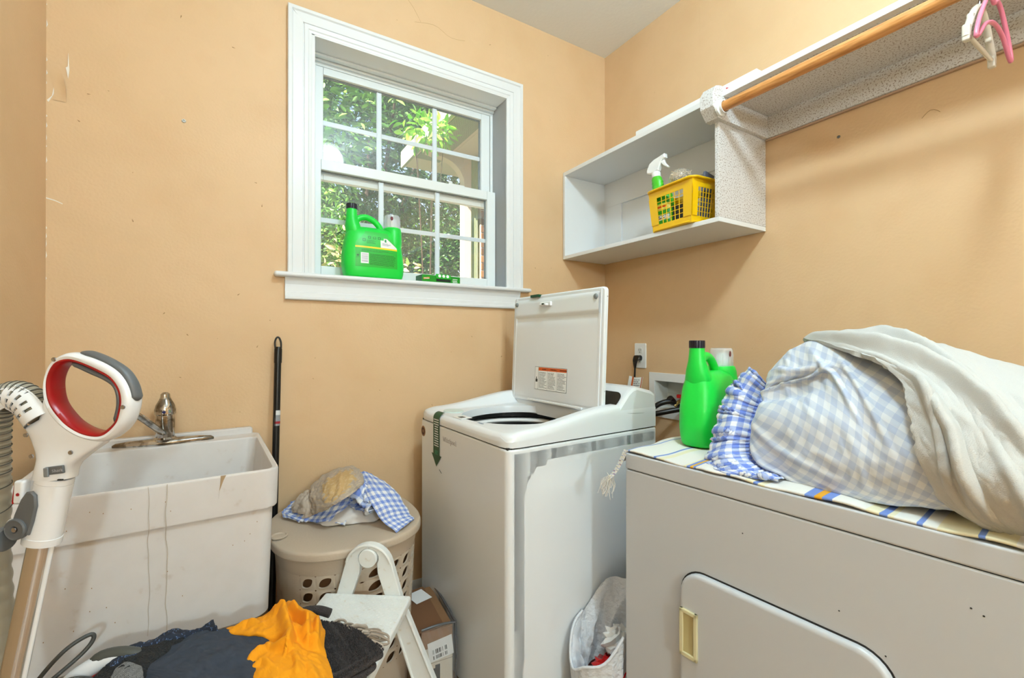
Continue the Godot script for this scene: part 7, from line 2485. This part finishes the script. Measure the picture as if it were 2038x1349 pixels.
func pile() -> void:
	# a basket under the pile, below the picture's edge
	var bk = thing("laundry_basket", "grey plastic laundry basket under the heap of clothes", "basket", dg(-0.79, 0, 0.87), DIAG)
	var bg = Geo.new()
	bg.loft([ledge_ring(Vector2.ZERO, 0.0, 0.06, 0.05, 0.03), ledge_ring(Vector2.ZERO, 0.535, 0.08, 0.062, 0.03), ledge_ring(Vector2.ZERO, 0.545, 0.085, 0.067, 0.03), ledge_ring(Vector2.ZERO, 0.54, 0.07, 0.055, 0.03), ledge_ring(Vector2.ZERO, 0.02, 0.05, 0.04, 0.03)], true, true)
	put("tub", bg, mats.grey_plastic, bk)
	var turn = DIAG
	# charcoal towel folded in layers on the near end of the stool
	var terry = mat("charcoal_terry", Color(0.24, 0.215, 0.215), 1.0)
	with_normal(terry, noise_tex(noise(91, 0.16, 3), [], [], 512, 14.0), 1.0)
	terry.rim_enabled = true
	terry.rim = 0.25
	tri_map(terry, 4.5)
	var tw = thing("charcoal_towel", "dark charcoal terry towel folded in thick layers on the white step stool", "towel", Vector3.ZERO)
	var o1 = [Vector2(-0.6, 1.07), Vector2(-0.54, 1.13), Vector2(-0.471, 1.137), Vector2(-0.395, 1.107), Vector2(-0.335, 1.067), Vector2(-0.296, 1.034), Vector2(-0.30, 1.012), Vector2(-0.335, 0.975), Vector2(-0.40, 0.91), Vector2(-0.5, 0.88), Vector2(-0.6, 0.95)]
	put("top_layer", slab(o1, 0.533, 0.553, 0.003, 1.0), terry, tw, 60)
	var sh = func(dx: float, dd: float) -> Array: return o1.map(func(q): return q + Vector2(dx, dd))
	put("under_layer", slab(sh.call(-0.012, -0.012), 0.517, 0.534, 0.002, 2.0), terry, tw, 60)
	put("under_layer", slab(sh.call(-0.03, -0.025), 0.5035, 0.518, 0.001, 3.0), terry, tw, 60)
	var hem = Geo.new()
	var hp = []
	for q in spline([Vector2(-0.301, 1.018), Vector2(-0.335, 0.979), Vector2(-0.40, 0.915)], 20):
		hp.append(dg(q.x - 0.004, 0.5545, q.y + 0.006))
	hem.tube(hp, 0.0035, 8)
	put("hem", hem, terry, tw, 60)
	var tm = Geo.new()
	tm.tube([Vector3.ZERO, Vector3(0, 0.0016, 0.0004), Vector3(0, 0.0022, 0.0012)], [0.0009, 0.001, 0.0006], 4, false)
	var mm = MultiMesh.new()
	mm.transform_format = MultiMesh.TRANSFORM_3D
	mm.mesh = tm.mesh(180)
	var tq = RandomNumberGenerator.new()
	tq.seed = 77
	var spots = []
	var poly = PackedVector2Array(spline(o1, 60, true))
	while spots.size() < 26000:
		var c = Vector2(tq.randf_range(-0.61, -0.29), tq.randf_range(0.88, 1.14))
		if Geometry2D.is_point_in_polygon(c, poly):
			var rib = absf(fposmod((c.x * 0.75 + c.y * 0.66) / 0.026, 1.0) - 0.5) * 2.0
			if rib > 0.12:
				spots.append(Vector3(c.x, 0.5515 + 0.003 * sin(c.x * 38.0 + 1.0) * sin(c.y * 31.0 + 2.0) + 0.0018 * rib, c.y))
	mm.instance_count = spots.size()
	for k in spots.size():
		mm.set_instance_transform(k, Transform3D(Basis.from_euler(Vector3(tq.randfn() * 0.5, tq.randf() * TAU, tq.randfn() * 0.5)) * tq.randf_range(0.8, 1.4), dg(spots[k].x, spots[k].y, spots[k].z)))
	var tufts = MultiMeshInstance3D.new()
	tufts.name = "terry_loops"
	tufts.multimesh = mm
	tufts.material_override = terry
	stuff(tufts)
	tw.add_child(tufts)
	var tail = Geo.new()
	tail.tube(spline([dg(-0.56, 0.56, 1.08), dg(-0.53, 0.575, 1.13), dg(-0.495, 0.574, 1.145), dg(-0.462, 0.566, 1.145)], 16), 0.011, 10)
	put("rolled_corner", tail, terry, tw, 60)
	# black knit, patterned navy shirt, plain navy trousers, mustard shirt
	var navy = mat("navy_cotton", Color(0.21, 0.235, 0.285), 0.95)
	with_normal(navy, noise_tex(noise(92, 0.35, 2), [], [], 256, 2.0), 0.2)
	tri_map(navy, 5.0)
	var pim = picture(256, 256, Color(0.13, 0.155, 0.215))
	var q = RandomNumberGenerator.new()
	q.seed = 31
	for k in 120:
		var c = Vector2i(q.randi() % 256, q.randi() % 256)
		for m in 5:
			pim.fill_rect(Rect2i((c.x + q.randi_range(-4, 4) + 256) % 250, (c.y + q.randi_range(-4, 4) + 256) % 250, q.randi_range(2, 6), q.randi_range(1, 3)), Color(0.46, 0.58, 0.78))
	var pat = printed("navy_print", pim, 0.9)
	var mus_rows = [[Vector3(-0.695, 0.565, 1.071), Vector3(-0.655, 0.575, 1.085), Vector3(-0.619, 0.580, 1.098), Vector3(-0.598, 0.585, 1.122), Vector3(-0.568, 0.590, 1.146), Vector3(-0.520, 0.585, 1.128), Vector3(-0.481, 0.575, 1.116), Vector3(-0.469, 0.565, 1.101)], [Vector3(-0.682, 0.575, 1.049), Vector3(-0.629, 0.590, 1.047), Vector3(-0.590, 0.597, 1.043), Vector3(-0.561, 0.607, 1.053), Vector3(-0.529, 0.613, 1.062), Vector3(-0.483, 0.611, 1.042), Vector3(-0.453, 0.595, 1.053), Vector3(-0.452, 0.573, 1.073)], [Vector3(-0.661, 0.580, 1.038), Vector3(-0.608, 0.593, 1.019), Vector3(-0.568, 0.603, 1.007), Vector3(-0.538, 0.605, 1.009), Vector3(-0.507, 0.605, 1.009), Vector3(-0.467, 0.605, 1.003), Vector3(-0.436, 0.597, 1.008), Vector3(-0.439, 0.577, 1.056)], [Vector3(-0.599, 0.580, 1.031), Vector3(-0.576, 0.585, 1.021), Vector3(-0.548, 0.590, 1.002), Vector3(-0.519, 0.597, 0.982), Vector3(-0.486, 0.603, 0.967), Vector3(-0.454, 0.600, 0.971), Vector3(-0.423, 0.595, 0.972), Vector3(-0.423, 0.573, 1.011)], [Vector3(-0.566, 0.579, 0.983), Vector3(-0.545, 0.591, 0.966), Vector3(-0.523, 0.597, 0.957), Vector3(-0.489, 0.601, 0.939), Vector3(-0.462, 0.599, 0.936), Vector3(-0.441, 0.593, 0.948), Vector3(-0.409, 0.589, 0.945), Vector3(-0.399, 0.569, 0.973)], [Vector3(-0.562, 0.573, 0.915), Vector3(-0.524, 0.589, 0.894), Vector3(-0.490, 0.597, 0.883), Vector3(-0.458, 0.599, 0.880), Vector3(-0.433, 0.595, 0.886), Vector3(-0.410, 0.589, 0.894), Vector3(-0.384, 0.583, 0.902), Vector3(-0.369, 0.565, 0.926)], [Vector3(-0.544, 0.565, 0.854), Vector3(-0.501, 0.575, 0.842), Vector3(-0.461, 0.585, 0.830), Vector3(-0.432, 0.585, 0.830), Vector3(-0.406, 0.585, 0.830), Vector3(-0.384, 0.580, 0.836), Vector3(-0.359, 0.575, 0.842), Vector3(-0.341, 0.555, 0.867)]]
	var mus_folds = [[[Vector2(-0.557, 1.128), Vector2(-0.519, 1.087), Vector2(-0.471, 1.039), Vector2(-0.450, 0.995)], 0.0100, 0.0300, 0.35],
		[[Vector2(-0.584, 1.068), Vector2(-0.562, 1.072), Vector2(-0.540, 1.068), Vector2(-0.515, 1.028), Vector2(-0.486, 0.991), Vector2(-0.478, 0.960), Vector2(-0.499, 0.960), Vector2(-0.523, 0.969)], 0.0130, 0.0300, 0.50],
		[[Vector2(-0.591, 1.099), Vector2(-0.561, 1.087), Vector2(-0.533, 1.061)], 0.0080, 0.0180, 0.50],
		[[Vector2(-0.467, 1.087), Vector2(-0.447, 1.039), Vector2(-0.429, 0.995)], 0.0070, 0.0180, 0.30],
		[[Vector2(-0.448, 0.995), Vector2(-0.429, 0.998)], 0.0060, 0.0120, 0.40],
		[[Vector2(-0.530, 1.083), Vector2(-0.500, 1.050)], 0.0160, -0.0240, 1.00],
		[[Vector2(-0.497, 1.053), Vector2(-0.470, 1.025)], 0.0080, -0.0180, 1.00],
		[[Vector2(-0.534, 0.990), Vector2(-0.510, 0.990)], 0.0070, -0.0180, 1.00],
		[[Vector2(-0.545, 0.914), Vector2(-0.548, 0.954), Vector2(-0.531, 0.972)], 0.0120, 0.0150, 0.60],
		[[Vector2(-0.531, 0.914), Vector2(-0.513, 0.930), Vector2(-0.480, 0.908)], 0.0060, 0.0090, 0.60],
		[[Vector2(-0.424, 0.887), Vector2(-0.439, 0.922), Vector2(-0.466, 0.960)], 0.0100, 0.0105, 0.60],
		[[Vector2(-0.419, 0.930), Vector2(-0.384, 0.887)], 0.0120, 0.0090, 0.60],
		[[Vector2(-0.650, 1.039), Vector2(-0.617, 1.061), Vector2(-0.577, 1.039)], 0.0120, 0.0150, 0.60],
		[[Vector2(-0.538, 0.892), Vector2(-0.521, 0.903)], 0.0060, -0.0090, 1.00],
		[[Vector2(-0.504, 1.011), Vector2(-0.435, 0.972), Vector2(-0.408, 0.972)], 0.0120, -0.0120, 1.00]]
	var navy_rows = [[Vector3(-0.779, 0.565, 1.042), Vector3(-0.722, 0.581, 1.044), Vector3(-0.666, 0.585, 1.047), Vector3(-0.607, 0.582, 1.046), Vector3(-0.546, 0.575, 1.037)], [Vector3(-0.777, 0.573, 0.992), Vector3(-0.703, 0.591, 0.977), Vector3(-0.630, 0.595, 0.974), Vector3(-0.565, 0.593, 0.974), Vector3(-0.509, 0.581, 0.975)], [Vector3(-0.787, 0.573, 0.943), Vector3(-0.701, 0.591, 0.924), Vector3(-0.605, 0.597, 0.920), Vector3(-0.533, 0.595, 0.918), Vector3(-0.483, 0.585, 0.925)], [Vector3(-0.750, 0.573, 0.911), Vector3(-0.662, 0.589, 0.886), Vector3(-0.576, 0.597, 0.875), Vector3(-0.511, 0.593, 0.880), Vector3(-0.465, 0.585, 0.891)], [Vector3(-0.697, 0.555, 0.838), Vector3(-0.609, 0.575, 0.814), Vector3(-0.528, 0.585, 0.802), Vector3(-0.472, 0.575, 0.814), Vector3(-0.425, 0.575, 0.814)]]
	var knit_rows = [[Vector3(-0.762, 0.571, 1.054), Vector3(-0.803, 0.577, 1.017), Vector3(-0.825, 0.581, 0.975), Vector3(-0.847, 0.575, 0.932), Vector3(-0.854, 0.565, 0.911)], [Vector3(-0.748, 0.579, 1.028), Vector3(-0.772, 0.589, 0.983), Vector3(-0.787, 0.591, 0.943), Vector3(-0.801, 0.585, 0.908), Vector3(-0.810, 0.575, 0.891)], [Vector3(-0.744, 0.577, 1.014), Vector3(-0.755, 0.585, 0.970), Vector3(-0.760, 0.587, 0.925), Vector3(-0.751, 0.585, 0.895), Vector3(-0.752, 0.577, 0.876)], [Vector3(-0.734, 0.565, 1.015), Vector3(-0.741, 0.569, 0.969), Vector3(-0.744, 0.569, 0.926), Vector3(-0.727, 0.569, 0.892), Vector3(-0.710, 0.565, 0.866)]]
	var panel_rows = [[Vector3(-0.810, 0.588, 0.921), Vector3(-0.795, 0.593, 0.931), Vector3(-0.758, 0.591, 0.923)], [Vector3(-0.796, 0.588, 0.894), Vector3(-0.762, 0.594, 0.892), Vector3(-0.729, 0.589, 0.892)], [Vector3(-0.777, 0.581, 0.864), Vector3(-0.729, 0.589, 0.854), Vector3(-0.704, 0.581, 0.864)]]
	var shirt_rows = [[Vector3(-0.879, 0.569, 0.990), Vector3(-0.853, 0.573, 1.013), Vector3(-0.814, 0.575, 1.030), Vector3(-0.798, 0.579, 1.060), Vector3(-0.748, 0.573, 1.064), Vector3(-0.722, 0.581, 1.089)], [Vector3(-0.853, 0.577, 0.948), Vector3(-0.833, 0.585, 0.970), Vector3(-0.794, 0.585, 0.992), Vector3(-0.768, 0.588, 1.019), Vector3(-0.730, 0.573, 1.047), Vector3(-0.691, 0.587, 1.051)], [Vector3(-0.841, 0.573, 0.919), Vector3(-0.814, 0.583, 0.939), Vector3(-0.781, 0.583, 0.973), Vector3(-0.761, 0.577, 1.010), Vector3(-0.724, 0.567, 1.039), Vector3(-0.678, 0.577, 1.038)], [Vector3(-0.816, 0.555, 0.898), Vector3(-0.806, 0.555, 0.938), Vector3(-0.771, 0.555, 0.974), Vector3(-0.751, 0.555, 1.005), Vector3(-0.712, 0.555, 1.021), Vector3(-0.673, 0.555, 1.029)]]
	var cover = func(called: String, label: String, cat: String, m: Material, rows: Array, nu: int, nv: int, folds: Array, fuzz: float, thick: float, uvs: Vector2, seed_: int) -> MeshInstance3D:
		var o = put(called, cloth_mesh(diag(patch(rows, nu, nv), folds, fuzz, seed_), nu, nv, thick, uvs, 1), m, self, 180)
		tag(o, label, cat)
		return o
	var knit = mat("black_knit", Color(0.15, 0.15, 0.155), 1.0)
	with_normal(knit, noise_tex(noise(95, 0.2, 3), [], [], 256, 10.0), 0.9)
	tri_map(knit, 5.0)
	cover.call("patterned_shirt", "dark navy shirt with a light blue scattered print at the back of the heap", "shirt", pat, shirt_rows, 24, 60, [[[Vector2(-0.78, 1.02), Vector2(-0.72, 1.05), Vector2(-0.66, 1.04)], 0.008, 0.012, 0.4], [[Vector2(-0.86, 0.96), Vector2(-0.8, 1.0), Vector2(-0.74, 1.03)], 0.009, 0.008, 0.5]], 0.006, 0.003, Vector2(1.2, 3.4), 41)
	var sw = cover.call("black_sweater", "fuzzy black sweater with a grey knit panel at the bottom left of the heap", "sweater", knit, knit_rows, 24, 46, [], 0.006, 0.006, Vector2(4, 4), 42)
	var gim = picture(64, 64, Color(0.2, 0.2, 0.2))
	for y in 64:
		for x in 64:
			if (x / 2 + int(sin(y * 0.8) * 2.0) + y) % 3 == 0 or (x + y * 3) % 7 == 0:
				gim.set_pixel(x, y, Color(0.72, 0.72, 0.72))
	put("knit_panel", cloth_mesh(diag(patch(panel_rows, 12, 16), [], 0.003, 43), 12, 16, 0.003, Vector2(2.0, 2.0), 1), printed("knit_print", gim, 1.0), sw, 180)
	cover.call("navy_trousers", "plain dusky navy cotton trousers spread over the heap of clothes beside the mustard shirt", "trousers", navy, navy_rows, 30, 40, [[[Vector2(-0.6, 1.03), Vector2(-0.55, 1.0), Vector2(-0.5, 1.01)], 0.012, 0.012, 0.6], [[Vector2(-0.66, 0.9), Vector2(-0.6, 0.95), Vector2(-0.53, 0.97)], 0.02, 0.006, 0.8]], 0.005, 0.005, Vector2(4, 4), 44)
	var mus = mat("mustard_cotton", Color(0.94, 0.6, 0.01), 0.9)
	with_normal(mus, noise_tex(noise(93, 0.4, 2), [], [], 256, 2.0), 0.2)
	tri_map(mus, 5.0)
	cover.call("mustard_shirt", "mustard yellow cotton shirt crumpled on top of the dark clothes and towel", "shirt", mus, mus_rows, 100, 100, mus_folds, 0.0035, 0.004, Vector2(4, 4), 45)
